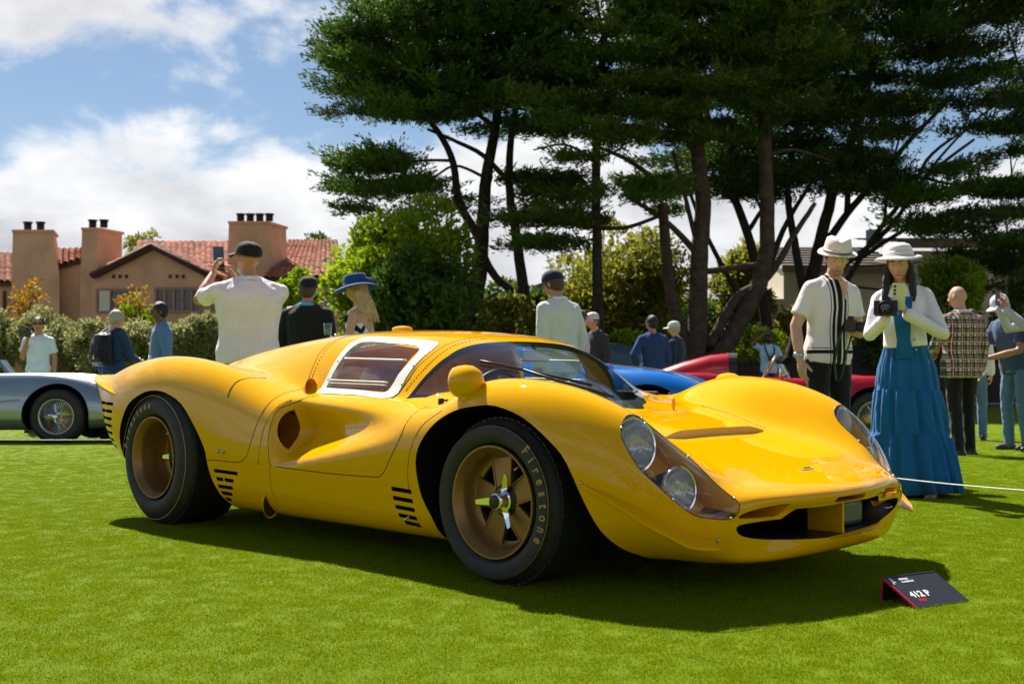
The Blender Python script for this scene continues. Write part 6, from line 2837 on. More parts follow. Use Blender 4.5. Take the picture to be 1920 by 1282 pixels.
def hand_shape(m, wrist, d, palm_n, side, curl=.5, spread=.12, k=1.0):
    """palm and five fingers; d: pointing direction, palm_n: way the palm faces, side: +1 right hand"""
    d = Vector(d).normalized()
    pn = Vector(palm_n)
    pn = (pn - d * pn.dot(d)).normalized()
    w = d.cross(pn) * side                            # towards the thumb
    wr = Vector(wrist)
    loft(m, [(wr - d * .03 * k, w * .027 * k, pn * .020 * k), (wr + d * .012 * k, w * .030 * k, pn * .018 * k), (wr + d * .055 * k, w * .040 * k, pn * .015 * k), (wr + d * .092 * k, w * .040 * k, pn * .012 * k)], 12)
    L = (.072, .080, .075, .058)
    for i in range(4):
        off = (.029 - .0195 * i)
        p = wr + d * (.088 - .004 * abs(i - 1)) * k + w * off * k
        dirv = (d + w * (spread * (1.5 - i) * .5)).normalized()
        pts = [p - dirv * .02 * k, p]
        for j, f in enumerate((.45, .32, .23)):
            ang = curl * (.75 + .25 * j)
            ax = dirv.cross(pn).normalized()
            dirv = (Quaternion(ax, ang) @ dirv).normalized()
            pts.append(pts[-1] + dirv * L[i] * f * k)
        m.tube(pts, [.0098 * k, .0096 * k, .0090 * k, .0082 * k, .0066 * k], 8)
        m.ell(pts[-1], (.0066 * k,) * 3, 8, 6)
    p = wr + d * .022 * k + w * .026 * k + pn * .006 * k
    dv = (d * .65 + w * .62 + pn * .35).normalized()
    pts = [p - dv * .015 * k, p + dv * .036 * k]
    dv = (dv + d * .35 + pn * curl * .5 - w * .15).normalized()
    pts.append(pts[-1] + dv * .030 * k)
    dv = (dv + pn * curl * .4 - w * .1).normalized()
    pts.append(pts[-1] + dv * .024 * k)
    m.tube(pts, [.0125 * k, .0118 * k, .0100 * k, .0078 * k], 8)
    m.ell(pts[-1], (.0078 * k,) * 3, 8, 6)


def join_mesh(me, mb):
    """append loose shapes (hands) to a fused body so the person stays one mesh"""
    bm = bmesh.new()
    bm.from_mesh(me)
    vs_ = [bm.verts.new(v) for v in mb.v]
    for f in mb.f:
        try:
            bm.faces.new([vs_[i] for i in f]).smooth = True
        except ValueError:
            pass
    bm.to_mesh(me)
    bm.free()
    return me


def person(label, px, d, face, H=1.76, pose=None, top=None, legs='dark_jeans', skin=None, hair=None, hat=None, head=(0, 0), lean=0.0, side=0.0,
           sleeve='long', coat=False, female=False, group=None, detail=1, dress=None, beard=None, glasses=False, curl=.45, wide=1.0, shoes='shoe', dz=0.0, collar=None, face_bits=True, bald=False, hem=None, feet=None, puff=0.0):
    """px: where the body stands across the picture, d: metres out, face: heading in degrees (0 away, 90 to the right, 180 towards the viewer)"""
    k = H / 1.76
    root = empty('person', W((px - 960) / 2200 * d, d, dz))
    hd = math.radians(face)
    fw = FH * math.cos(hd) + RH * math.sin(hd)
    root.rotation_euler = (0, 0, math.atan2(fw.y, fw.x) - math.pi / 2)
    tag(root, label, 'person', group)
    skin = skin or SKIN
    P = dict(pose or {})
    sh = .176 * (0.88 if female else 1.0) * wide
    hp0 = Vector((0, 0, .95))
    Rl = Matrix.Rotation(-lean, 3, 'X') @ Matrix.Rotation(side, 3, 'Y')

    def U(p):                                           # upper body follows the lean
        return (hp0 + Rl @ (Vector(p) - hp0)) * k
    X, Y, Z = Rl @ Vector((1, 0, 0)) * k, Rl @ Vector((0, 1, 0)) * k, Rl @ Vector((0, 0, 1)) * k
    S = {1: U((sh, -.01, 1.390)), -1: U((-sh, -.01, 1.390))}
    # where each arm goes: (elbow, wrist, hand direction, palm) in body axes, unleaned
    arm = {}
    for s, key in ((1, 'R'), (-1, 'L')):
        e, w_, hdv, pn = P.get(key, ((s * (sh + .055), -.035, 1.135), (s * (sh + .065), .035, .885), (0, .15, -1), (-s, .2, 0)))
        arm[s] = (Vector(e) * k if key in P else U(e), Vector(w_) * k if key in P else U(w_), Vector(hdv), Vector(pn))
    hips = {s: Vector((s * .09, 0, .93)) * k for s in (1, -1)}
    ft = feet or {1: (.11, .02), -1: (-.11, -.02)}
    leg = {s: (hips[s], Vector((ft[s][0] * .96, ft[s][1] * .5 + .025, .50)) * k, Vector((ft[s][0], ft[s][1] - .02, .085)) * k) for s in (1, -1)}
    hc = U((0, .028, 1.655))
    yaw, pit = math.radians(head[0]), math.radians(head[1])
    HR = Rl @ Matrix.Rotation(-yaw, 3, 'Z') @ Matrix.Rotation(pit, 3, 'X')
    neck_top = U((0, .012, 1.535))
    hc = neck_top + (HR @ Vector((0, .018, .100))) * k
    T = Matrix.Translation(hc) @ HR.to_4x4() @ Matrix.Scale(k, 4)
    tw = (.86 if female else 1.0) * wide

    def torso(m, ex, z0=.90, z1=1.50, flare=0.0):
        R_ = [(.86, .165, .115), (.95, .172, .122), (1.05, .155 if not female else .140, .112), (1.15, .158 if not female else .132, .112), (1.27, .178 if not female else .158, .122), (1.35, .182 if not female else .160, .116), (1.40, .172 if not female else .150, .102), (1.44, .128 if not female else .112, .086), (1.475, .088, .074), (1.50, .068, .066)]
        rr = []
        for z, a, b in R_:
            if z < z0 - .02 or z > z1 + .001:
                continue
            fl = flare * max(0, (1.15 - z) / .3)
            rr.append((U((0, -.005 if z > 1.3 else .0, z)), X * (a * tw + ex + fl), Y * (b * (1 if not female else 1.02) * (.5 + .5 * wide) + ex + fl * .6)))
        loft(m, rr, 20)

    def arms(m, ex, upto='wrist', cuff=1.0):
        for s in (1, -1):
            e, w_, _, _ = arm[s]
            s0 = S[s]
            r = [.056, .050, .043, .036, .028] if not female else [.046, .041, .036, .031, .024]
            r = [(q + ex) * k for q in r]
            if upto == 'wrist':
                a = s0.lerp(e, .5)
                b = e.lerp(w_, .45)
                q = e.lerp(w_, cuff)
                bone(m, [s0, a, e, b, q], [r[0], r[1], r[2] , r[2] * .98, r[4] + (.010 * k if ex > 0 else 0)])
            else:
                a = s0.lerp(e, .45)
                b = s0.lerp(e, upto)
                m.tube([s0, a, b], [r[0], r[1] + .004, r[1] + .010], 14)
                m.ell(s0, (r[0],) * 3, 12, 8)
    vox = {2: .0075, 1: .012, 0: .016}[detail] * k
    # --- the body itself
    m = MB()
    torso(m, -.012)
    m.tube([U((0, -.008, 1.43)), neck_top, neck_top + (HR @ Vector((0, .01, .05))) * k], [.066 * k * (.85 if female else 1), .056 * k * (.85 if female else 1), .054 * k * (.85 if female else 1)], 14)
    arms(m, 0)
    for s in (1, -1):
        h_, kn, an = leg[s]
        bone(m, [h_, h_.lerp(kn, .5), kn, kn.lerp(an, .4), an], [q * k for q in (.088, .074, .054, .050, .036)])
        bone(m, [an + Vector((0, -.03, -.045)) * k, an + Vector((ft[s][0] * .1, .13, -.06)) * k], [.036 * k, .03 * k])
    head_shape(m, T, 1.0)
    me = fuse(m, vox, 2)
    hm = MB()
    for s in (1, -1):
        e, w_, hdv, pn = arm[s]
        hand_shape(hm, w_, hdv, pn, s, curl if not isinstance(curl, dict) else curl[s], .12, k * (.9 if female else 1.0))
    me = join_mesh(me, hm)
    me.materials.clear()
    me.materials.append(skin)
    body_o = link_mesh('body', me, root)
    if face_bits:
        m = MB()
        for s in (-1, 1):
            m.ell(T @ Vector((s * .032, .079, .011)), (.0125 * k, .0095 * k, .0048 * k), 10, 8, HR, 0)
            m.ell(T @ Vector((s * .032, .0845, .0095)), (.0058 * k, .005 * k, .0046 * k), 8, 6, HR, 1)
            m.tube([T @ Vector((s * .015, .096, .032)), T @ Vector((s * .032, .0975, .039)), T @ Vector((s * .050, .084, .033))], [.0035 * k, .0045 * k, .0025 * k], 6, 2)
        m.tube([T @ Vector((-.024, .093, -.066)), T @ Vector((0, .102, -.063)), T @ Vector((.024, .093, -.066))], [.003 * k, .006 * k, .003 * k], 8, 3)
        m.build('face_features', [EYE_W, EYE_D, hair if (hair and hair is not HAIR_BL) else HAIR_BR, LIP], root, True)
    if glasses:
        m = MB()
        for s in (-1, 1):
            m.ell(T @ Vector((s * .034, .094, .010)), (.027 * k, .008 * k, .020 * k), 12, 8, HR)
            m.tube([T @ Vector((s * .060, .085, .016)), T @ Vector((s * .080, .0, .012))], .003 * k, 5)
        m.tube([T @ Vector((-.012, .100, .014)), T @ Vector((.012, .100, .014))], .003 * k, 5)
        m.build('sunglasses', [M['black']], root, True)
    if beard:
        m = MB()
        if beard is STUB:
            m.ell(T @ Vector((0, .026, -.082)), (.0560 * k, .0655 * k, .038 * k), 18, 12, HR)
        else:
            m.ell(T @ Vector((0, .030, -.072)), (.064 * k, .066 * k, .050 * k), 16, 10, HR)
        m.build('beard', [beard], root, True)
    # --- hair
    if hair is not None and not bald:
        m = MB()
        m.ell(T @ Vector((0, -.016, .022)), (.086 * k, .100 * k, .108 * k), 20, 14, HR)
        m.ell(T @ Vector((0, -.045, -.030)), (.078 * k, .062 * k, .060 * k), 16, 10, HR)
        if P.get('long'):
            n_ = 7
            for i in range(n_):
                a = math.radians(200 + 140 * i / (n_ - 1))
                p0 = T @ Vector((.070 * math.cos(a), .080 * math.sin(a) * .9, -.01))
                dirn = Vector((math.cos(a) * .5, math.sin(a) * .5, 0))
                q = [p0]
                for j in range(1, 5):
                    q.append(p0 + Vector((HR @ dirn)) * .045 * k * j * .5 + Vector((P['long'][1] * .02 * j, P['long'][2] * .02 * j, -P['long'][0] * k * j / 4)))
                m.tube(q, [.036 * k, .040 * k, .036 * k, .026 * k, .008 * k], 8)
            for s in (-1, 1):
                if P.get('front_hair'):
                    p0 = T @ Vector((s * .074, .012, -.005))
                    m.tube([p0, p0 + Vector((s * .012, .01, -.10)) * k, p0 + Vector((s * .02, .03, -.22)) * k, p0 + Vector((s * .012, .04, -.33)) * k], [.026 * k, .030 * k, .026 * k, .008 * k], 8)
        hme = fuse(m, .010 * k, 2, .008, .03)
        hme.materials.append(hair)
        link_mesh('hair', hme, root)
    # --- clothes
    if top:
        m = MB()
        z0 = hem if hem else (.84 if coat else .92)
        torso(m, (.020 if coat else .012) + puff, z0=.86 if not hem else hem, z1=1.475, flare=.02 if coat else .006)
        if coat:
            loft(m, [(U((0, 0, .80)), X * (.190 * tw + .02), Y * .150), (U((0, 0, .90)), X * (.184 * tw + .02), Y * .146), (U((0, 0, 1.0)), X * (.172 * tw + .02), Y * .136)], 20)
        for s in (1, -1):
            m.ell(S[s] + Z * .002, (.060 * k, .060 * k, .054 * k), 12, 8)
            m.tube([U((s * .02, -.01, 1.470)), S[s].lerp(U((0, -.01, 1.475)), .5), S[s] + Z * .008], [.060 * k, .058 * k, .056 * k], 12)
        arms(m, .017 if coat else .012, 'wrist' if sleeve == 'long' else .72, .94)
        tme = fuse(m, max(vox, .010 * k), 4, .009 if detail else .010, .09)
        tme.materials.append(CT[top])
        to = link_mesh('jacket' if coat else 'shirt', tme, root)
        if collar:
            m = MB()
            ring_ = [(U((.074 * math.sin(a), -.012 + .070 * -math.cos(a), 1.475 + .030 * math.cos(a) * .6))) for a in np.linspace(-2.5, 2.5, 15)]
            m.tube(ring_, [.017 * k] * 15, 8)
            m.build('collar', [CT[collar]], to, True)
    if dress:
        dress(root, U, X, Y, k)
    if legs and not dress:
        m = MB()
        loft(m, [(Vector((0, 0, 1.03)) * k, Vector((.158 * tw, 0, 0)) * k, Vector((0, .122, 0)) * k), (Vector((0, 0, .95)) * k, Vector((.178 * tw, 0, 0)) * k, Vector((0, .132, 0)) * k), (Vector((0, 0, .86)) * k, Vector((.172 * tw, 0, 0)) * k, Vector((0, .122, 0)) * k)], 18)
        for s in (1, -1):
            h_, kn, an = leg[s]
            bone(m, [h_ - Vector((0, 0, .02)) * k, h_.lerp(kn, .5), kn, kn.lerp(an, .5), an + Vector((0, 0, -.02)) * k], [q * k for q in (.098, .086, .070, .064, .060)])
        lme = fuse(m, max(vox, .012 * k), 3, .022, .10)
        lme.materials.append(CT[legs])
        link_mesh('trousers', lme, root)
    if shoes:
        for s in (1, -1):
            an = leg[s][2]
            m = MB()
            m.ell(an + Vector((0, -.035, -.045)) * k, (.040 * k, .050 * k, .042 * k), 12, 8)
            m.ell(an + Vector((ft[s][0] * .12, .085, -.052)) * k, (.044 * k, .095 * k, .033 * k), 12, 8)
            m.box(an + Vector((ft[s][0] * .06, .04, -.077)) * k, (.082 * k, .25 * k, .016 * k))
            sme = fuse(m, .010 * k, 2)
            sme.materials.append(CT[shoes])
            link_mesh('shoe', sme, root)
    # --- hats
    if hat:
        kind, c1, c2, tilt, turn = hat
        HT = T @ Matrix.Rotation(math.radians(turn), 4, 'Z') @ Matrix.Rotation(math.radians(tilt), 4, 'X')
        hr = empty('hat', (0, 0, 0), 0, root)
        if kind == 'cap':
            m = MB()
            prof = [(.092, .030), (.094, .050), (.091, .075), (.080, .103), (.058, .124), (.030, .135), (.001, .138)]
            vs_, fs = [], []
            m.lathe(prof, 24, HT @ Matrix.Translation((0, -.006, .0)) @ Matrix.Diagonal((1, 1.16, 1, 1)))
            m.ell(HT @ Vector((0, -.006, .139)), (.008 * k, .008 * k, .005 * k), 8, 6)
            o = m.build('cap_crown', [CT[c1]], hr, True)
            so = o.modifiers.new('thick', 'SOLIDIFY')
            so.thickness = .006
            m = MB()
            vs_, fs = [], []
            for i in range(13):
                a = math.radians(-62 + 124 * i / 12)
                for j in range(4):
                    t = j / 3
                    rad = .100 + .075 * t * math.cos(a * 1.15)
                    vs_.append(HT @ Vector((math.sin(a) * rad * .93, math.cos(a) * rad * 1.05, .034 - .018 * t * t - .022 * math.sin(a) ** 2)))
            for i in range(12):
                for j in range(3):
                    fs.append((i * 4 + j, i * 4 + j + 1, (i + 1) * 4 + j + 1, (i + 1) * 4 + j))
            m.add(vs_, fs)
            o = m.build('cap_peak', [CT[c2]], hr, True)
            so = o.modifiers.new('thick', 'SOLIDIFY')
            so.thickness = .007
        else:
            if kind == 'fedora':
                prof = [(.100, .045), (.099, .075), (.095, .115), (.086, .150), (.070, .162), (.040, .154), (.001, .150)]
                brim = [(.100, .046), (.115, .042), (.132, .042), (.142, .049)]
                bw = (.052, .082)
            elif kind == 'sun':
                prof = [(.098, .052), (.097, .085), (.092, .115), (.076, .137), (.046, .147), (.001, .150)]
                brim = [(.098, .054), (.120, .050), (.144, .041), (.160, .030)]
                bw = (.056, .092)
            elif kind == 'bucket':
                prof = [(.098, .040), (.094, .090), (.080, .120), (.04, .130), (.001, .132)]
                brim = [(.098, .042), (.13, .015), (.150, -.005)]
                bw = (.045, .060)
            else:
                prof = [(.100, .035), (.098, .085), (.093, .128), (.082, .142), (.050, .147), (.001, .148)]
                brim = [(.100, .037), (.145, .030), (.185, .012), (.205, -.002)]
                bw = (.040, .066)
            SC = HT @ Matrix.Diagonal((1, 1.14, 1, 1))
            m = MB()
            m.lathe(prof, 32, SC)
            if kind == 'fedora':                       # pinch at the front of the crown
                for i, v in enumerate(m.v):
                    q = SC.inverted() @ Vector(v)
                    if q.z > .1:
                        q.x *= 1 - .28 * max(0, q.y / .1) * (q.z - .1) / .05
                        q.z -= .014 * math.exp(-(q.x / .03) ** 2) * (1 if q.z > .14 else 0)
                        m.v[i] = tuple(SC @ q)
            o = m.build('hat_crown', [CT[c1]], hr, True)
            so = o.modifiers.new('thick', 'SOLIDIFY')
            so.thickness = .005
            m = MB()
            n_ = 40
            for r_, z_ in brim:
                for i in range(n_):
                    a = 2 * math.pi * i / n_
                    wv = .018 * math.sin(a * 2 + .6) * (r_ - .1) / .1 if kind in ('sun', 'wide') else (.02 * math.cos(2 * a) * -1 * (r_ - .1) / .06 * .5)
                    m.v.append(tuple(SC @ Vector((r_ * math.cos(a), r_ * math.sin(a), z_ + wv))))
            for q in range(len(brim) - 1):
                for i in range(n_):
                    m.f.append((q * n_ + i, q * n_ + (i + 1) % n_, (q + 1) * n_ + (i + 1) % n_, (q + 1) * n_ + i))
                    m.m.append(0)
            o = m.build('hat_brim', [CT[c1]], hr, True)
            so = o.modifiers.new('thick', 'SOLIDIFY')
            so.thickness = .005
            m = MB()
            r0_ = prof[0][0] + .003
            m.lathe([(r0_, bw[0]), (r0_ + .002, (bw[0] + bw[1]) / 2), (r0_ - .001, bw[1])], 32, SC)
            if kind == 'wide':
                for s in (-1, 1):
                    m.ell(SC @ Vector((.05 * s + .05, -.10, .07)), (.045, .02, .03), 10, 6)
            o = m.build('hat_band', [CT[c2]], hr, True)
            so = o.modifiers.new('thick', 'SOLIDIFY')
            so.thickness = .003
            if kind == 'fedora':
                m = MB()
                m.lathe([(r0_ + .003, .060), (r0_ + .004, .066), (r0_ + .003, .070)], 32, SC)
                m.build('band_stripe', [CT['navy']], hr, True)
    return root, T, arm, U


def held(name, label, cat, build_mb, mats, root=None, smooth=False):
    """a thing held by a person: its own top-level object, built in the person's axes"""
    o = build_mb.build(name, mats, None, smooth)
    o.matrix_world = Matrix.Translation(root.location) @ root.rotation_euler.to_matrix().to_4x4()
    tag(o, label, cat)
    return o


PHONE_B = mat('phone_blue_black', (.01, .03, .06), .25, coat=.6)
PHONE_L = mat('phone_pale_lime', (.62, .68, .42), .3, coat=.6)
CAMB = mat('camera_black', (.014, .014, .015), .45)
LENSB = mat('camera_lens', (.02, .02, .03), .05, coat=1)


def phone_mb(c, up, nrm, w=.074, h=.155, lens=False):
    up, nrm = Vector(up).normalized(), Vector(nrm).normalized()
    nrm = (nrm - up * nrm.dot(up)).normalized()
    x = up.cross(nrm)
    R = Matrix((x, nrm, up)).transposed()
    m = MB()
    m.box(c, (w, .009, h), R)
    m.box(Vector(c) - nrm * .0052, (w * .93, .001, h * .95), R, 1)
    if lens:
        for q in range(3):
            m.ell(Vector(c) + nrm * .005 + up * (h * .38 - q * .022) - x * w * .3, (.008, .003, .008), 10, 6, R, 1)
    return m


def camera_mb(c, look, lens_len=.09):
    look = Vector(look).normalized()
    up = Vector((0, 0, 1))
    x = look.cross(up).normalized()
    up = x.cross(look)
    R = Matrix((x, look, up)).transposed()
    m = MB()
    m.box(c, (.130, .055, .088), R)
    m.box(Vector(c) + up * .055, (.055, .050, .030), R, taper=.7)
    m.box(Vector(c) + x * .052 + look * .025, (.030, .045, .085), R)
    T = Matrix.Translation(Vector(c) + look * .025) @ look.to_track_quat('Z', 'Y').to_matrix().to_4x4()
    m.lathe([(.033, 0), (.034, .03), (.036, .032), (.036, .055), (.034, .058), (.037, lens_len), (.033, lens_len + .001)], 24, T)
    m.lathe([(.033, lens_len - .002), (.015, lens_len + .003), (.001, lens_len + .004)], 24, T, 1)
    return m


# ---- 1 young man in a T-shirt by the hedge
r_, T_, a_, U_ = person('person in a pale T-shirt and sunglasses holding a phone to the chin by the hedge', 72, 17.7, 176, 1.74,
    {'R': ((.235, .02, 1.14), (.10, .20, 1.40), (-.35, .1, 1), (-.3, -1, 0))}, 'tshirt', 'dark_jeans', SKIN_T, HAIR_B, None, (-12, 4), sleeve='short', glasses=True)
held('phone', 'dark phone held near the chin of the man in the pale T-shirt', 'phone', phone_mb((.075, .235, 1.50), (-.1, .2, 1), (0, -1, .2)), [PHONE_B, M['black']], r_)
# ---- 2 blond person with a backpack
r_, T_, a_, U_ = person('grey blond person in a dark blue jacket seen from behind with a black backpack', 214, 15.4, 28, 1.72,
    {'R': ((.25, .06, 1.13), (.19, .27, 1.04), (-.2, .8, .1), (-1, 0, 0))}, 'denim_jacket', 'dark_jeans', SKIN, HAIR_G, None, (25, -6), coat=False)
m = MB()
loft(m, [((0, -.20, .98), (.14, 0, 0), (0, .07, 0)), ((0, -.23, 1.06), (.165, 0, 0), (0, .10, 0)), ((0, -.23, 1.25), (.16, 0, 0), (0, .095, 0)), ((0, -.20, 1.38), (.125, 0, 0), (0, .075, 0)), ((0, -.17, 1.42), (.06, 0, 0), (0, .03, 0))])
loft(m, [((0, -.31, 1.02), (.11, 0, 0), (0, .03, 0)), ((0, -.33, 1.10), (.12, 0, 0), (0, .035, 0)), ((0, -.31, 1.18), (.10, 0, 0), (0, .03, 0))])
for s in (-1, 1):
    m.tube([(s * .10, -.15, 1.40), (s * .115, -.02, 1.475), (s * .125, .10, 1.40), (s * .13, .14, 1.25), (s * .15, .05, 1.08), (s * .14, -.14, 1.02)], .016, 8)
me_ = fuse(m, .012, 2, .01, .06)
bp_ = link_mesh('backpack', me_)
me_.materials.append(cloth('black_nylon', (.010, .010, .014), .5))
bp_.matrix_world = Matrix.Translation(r_.location) @ r_.rotation_euler.to_matrix().to_4x4()
tag(bp_, 'black backpack with a small yellow emblem on the blond person', 'backpack')
m = MB()
hy = [(-.02, 0), (-.006, .012), (-.012, .045), (0, .03), (.012, .05), (.010, .018), (.024, .004), (.004, -.012)]
m.prism([(.02 + u, -.372, 1.075 + v) for u, v in hy], (0, .004, 0))
m.prism([(-.075 + u * .6, -.368, 1.10 + v * .6) for u, v in hy], (0, .004, 0))
m.build('emblem', [mat('yellow_print', (.7, .5, .05), .5)], bp_)
# ---- 3 man in blue with a lanyard
r_, T_, a_, U_ = person('dark haired man in a mid blue shirt with a white lanyard looking left', 303, 14.7, -112, 1.77,
    {'R': ((.24, .02, 1.14), (.20, .16, .93), (0, .4, -1), (-1, 0, 0))}, 'blue_shirt', 'dark_jeans', SKIN_D, HAIR_B, None, (-8, -4), glasses=True, wide=1.06)
m = MB()
for s in (-1, 1):
    m.tube([(s * .075, -.02, 1.50), (s * .085, .085, 1.40), (s * .06, .135, 1.25), (s * .015, .145, 1.10)], .008, 6)
m.box((0, .150, 1.05), (.075, .006, .105))
m.build('lanyard', [CT['white']], r_, True)
# ---- 4 big man in a white polo photographing
r_, T_, a_, U_ = person('man in a white polo shirt and black cap raising a phone with both hands', 466, 8.6, -24, 1.74,
    {'L': ((-.335, .18, 1.335), (-.205, .33, 1.545), (.25, .1, 1), (.6, -.2, -.2)), 'R': ((.26, .26, 1.36), (-.02, .36, 1.500), (-.35, .1, 1), (-.6, -.2, -.2))},
    'white', 'black', SKIN_T, None, ('cap', 'cap_black', 'cap_black', 9, 8), (-16, 2), sleeve='short', wide=1.32, detail=2, beard=HAIR_G, collar='white', curl=.7)
held('phone', 'dark blue phone held up high by the man in the white polo', 'phone', phone_mb((-.150, .40, 1.66), (-.04, .1, 1), (0, -1, .05), .08, .165), [PHONE_B, M['black']], r_)
m = MB()
e_, w_ = a_[1][0], a_[1][1]
dv_ = (w_ - e_).normalized()
m.lathe([(.036, -.02), (.039, 0), (.036, .02)], 20, Matrix.Translation(w_ - dv_ * .05) @ dv_.to_track_quat('Z', 'Y').to_matrix().to_4x4())
m.tube([w_ - dv_ * .05 + Vector((.03, 0, -.02)), w_ - dv_ * .06 + Vector((.05, 0, -.09))], [.012, .004], 6)
m.build('wristband', [CT['red']], r_, True)
# ---- 5 person in a white hat between the white polo and the black sweater
person('person in a white bucket hat half hidden between the white polo and the black sweater', 548, 13.2, 60, 1.60, {}, 'white', 'jeans', SKIN, HAIR_BR, ('bucket', 'hat_white', 'hat_white', 0, 0), (20, 0), detail=0, female=True)
# ---- 6 man in black
person('man in a black sweater with pale blue collar and dark cap seen from behind', 576, 11.5, 6, 1.77, {}, 'black', 'black', SKIN_T, HAIR_BR, ('cap', 'cap_black', 'cap_black', 8, 20), (5, 0), wide=1.14, collar='sky', detail=1)


# ---- 7 woman in the blue hat
def zig_dress(root, U, X, Y, k):
    m = MB()
    loft(m, [(Vector((0, 0, .45)) * k, Vector((.26, 0, 0)), Vector((0, .22, 0))), (U((0, 0, .90)), X * .185, Y * .14), (U((0, 0, 1.06)), X * .130, Y * .112), (U((0, .002, 1.20)), X * .148, Y * .118), (U((0, .01, 1.32)), X * .15, Y * .11)], 20)
    me = fuse(m, .012, 2, .012, .09)
    me.materials.append(CT['zigzag'])
    d_ = link_mesh('dress', me, root)
    m = MB()
    for s in (-1, 1):
        m.tube([U((s * .11, .10, 1.32)), U((s * .09, .07, 1.42)), U((s * .045, -.045, 1.505))], .013, 8)
    m.build('halter_strap', [CT['zigzag']], d_, True)


r_, T_, a_, U_ = person('woman in a wide royal blue hat and zigzag halter dress with long blond hair', 674, 10.3, -72, 1.66,
    {'L': ((-.235, .0, 1.17), (-.14, .15, 1.15), (.1, 1, .15), (1, 0, 0)), 'long': (.30, .6, -1.0, 0)}, None, None, SKIN, HAIR_BL, ('wide', 'hat_blue', 'hat_blue', -6, 0), (-4, -2), female=True, dress=zig_dress, detail=1, curl=.9)
m = MB()
Tc = Matrix.Translation((-.105, .255, 1.185))
m.lathe([(.030, -.05), (.031, -.048), (.039, .06), (.037, .06), (.029, -.044), (.001, -.044)], 20, Tc)
held('plastic_cup', 'clear plastic cup in the hand of the woman in the blue hat', 'cup', m, [M['glass']], r_, True)
# ---- 8 man in the cream jacket
person('man in a cream linen jacket and navy cap looking down to the left', 1050, 11.0, -38, 1.79, {'R': ((.25, -.02, 1.14), (.24, .09, .90), (0, .3, -1), (-1, 0, 0))}, 'cream', 'cream', SKIN_T, HAIR_BR, ('cap', 'cap_navy', 'cap_navy', 4, 0), (-18, -12), coat=True, detail=2, lean=.06, collar='white')
# ---- 9, 10
person('person in a lavender shirt half hidden behind the cream jacket', 1087, 15.2, 80, 1.70, {}, 'lavender', 'dark_jeans', SKIN, HAIR_BR, None, (0, 0), detail=0)
person('man in a charcoal fleece and pale grey cap behind the cream jacket', 1116, 17.2, -128, 1.78, {}, 'charcoal', 'dark_jeans', SKIN, HAIR_BR, ('cap', 'cap_grey', 'cap_grey', 6, 0), (0, -14), collar='polo_blue')
# ---- 11, 12
person('man in a blue checked blazer seen from behind by the cypress trunks', 1224, 18.0, -14, 1.78, {'L': ((-.33, -.06, 1.15), (-.24, .10, .96), (.6, .6, -.4), (1, 0, 0))}, 'check', 'charcoal', SKIN_T, HAIR_B, None, (-25, 0), coat=True)
person('man in a navy jacket and pale cap standing behind the checked blazer', 1268, 20.0, -60, 1.76, {}, 'navy', 'charcoal', SKIN, HAIR_G, ('cap', 'cap_grey', 'cap_grey', 4, 0), (-10, -8), coat=True, detail=0)
# ---- 13 far photographer shading his eyes
r_, T_, a_, U_ = person('bearded man in a light blue shirt shading his eyes by the fence', 1441, 25.0, 178, 1.74,
    {'R': ((.36, .06, 1.50), (.14, .20, 1.70), (-1, .2, .25), (0, -.6, -1)), 'L': ((-.27, .08, 1.14), (-.05, .28, 1.16), (.8, .5, 0), (0, -.5, 1))}, 'pale_blue', 'dark_jeans', SKIN_D, HAIR_B, ('cap', 'cap_navy', 'cap_navy', 0, 0), (0, 2), sleeve='short', beard=HAIR_B)
m = MB()
for s in (-1, 1):
    m.tube([(s * .08, 0, 1.49), (s * .10, .13, 1.36), (s * .05, .20, 1.20)], .016, 6)
m.build('camera_strap', [CT['cap_navy']], r_, True)
held('camera', 'small black camera hanging at the chest of the bearded man shading his eyes', 'camera', camera_mb((0, .25, 1.16), (0, 1, 0), .07), [CAMB, LENSB], r_)
# ---- 14 man in the fedora
r_, T_, a_, U_ = person('man in a cream fedora and white knit shirt with black bands holding a camera', 1552, 8.55, 157, 1.745,
    {'R': ((.262, -.03, 1.13), (.285, .05, .885), (-.06, .1, -1), (-1, .1, 0)), 'L': ((-.262, .02, 1.13), (-.10, .235, 1.065), (.85, .45, .05), (.1, -.2, 1))},
    'knit', 'black', SKIN, HAIR_BR, ('fedora', 'straw', 'straw', 2, 4), (30, -20), sleeve='short', detail=2, lean=.05, side=-.06, collar='black', beard=STUB, wide=1.02, curl={1: .28, -1: .55})
m = MB()
m.prism([U_((-.040, .116, 1.462)), U_((.040, .116, 1.462)), U_((.006, .152, 1.33)), U_((-.006, .152, 1.33))], (0, .004, .001))
m.build('open_neck', [SKIN], r_)
cam_o = held('camera', 'black camera with zoom lens held at the waist by the man in the fedora', 'camera', camera_mb((.015, .275, 1.115), (-.62, .75, -.10), .10), [CAMB, LENSB], r_)
m = MB()
m.tube([(.07, .27, 1.13), (.085, .22, 1.0), (.09, .19, .86), (.07, .18, .74), (.045, .18, .72), (.02, .19, .78), (.0, .21, .92), (-.02, .25, 1.07)], .011, 6, squash=.3)
m.build('wrist_strap', [M['black']], cam_o, True)
m = MB()
e_, w_ = a_[1][0], a_[1][1]
dv_ = (w_ - e_).normalized()
TT = Matrix.Translation(w_ - dv_ * .035) @ dv_.to_track_quat('Z', 'Y').to_matrix().to_4x4()
m.lathe([(.0325, -.012), (.0345, 0), (.0325, .012)], 20, TT)
m.ell(w_ - dv_ * .035 + Vector((.030, -.01, 0)), (.010, .021, .021), 14, 8)
m.build('wrist_watch', [M['steel']], r_, True)


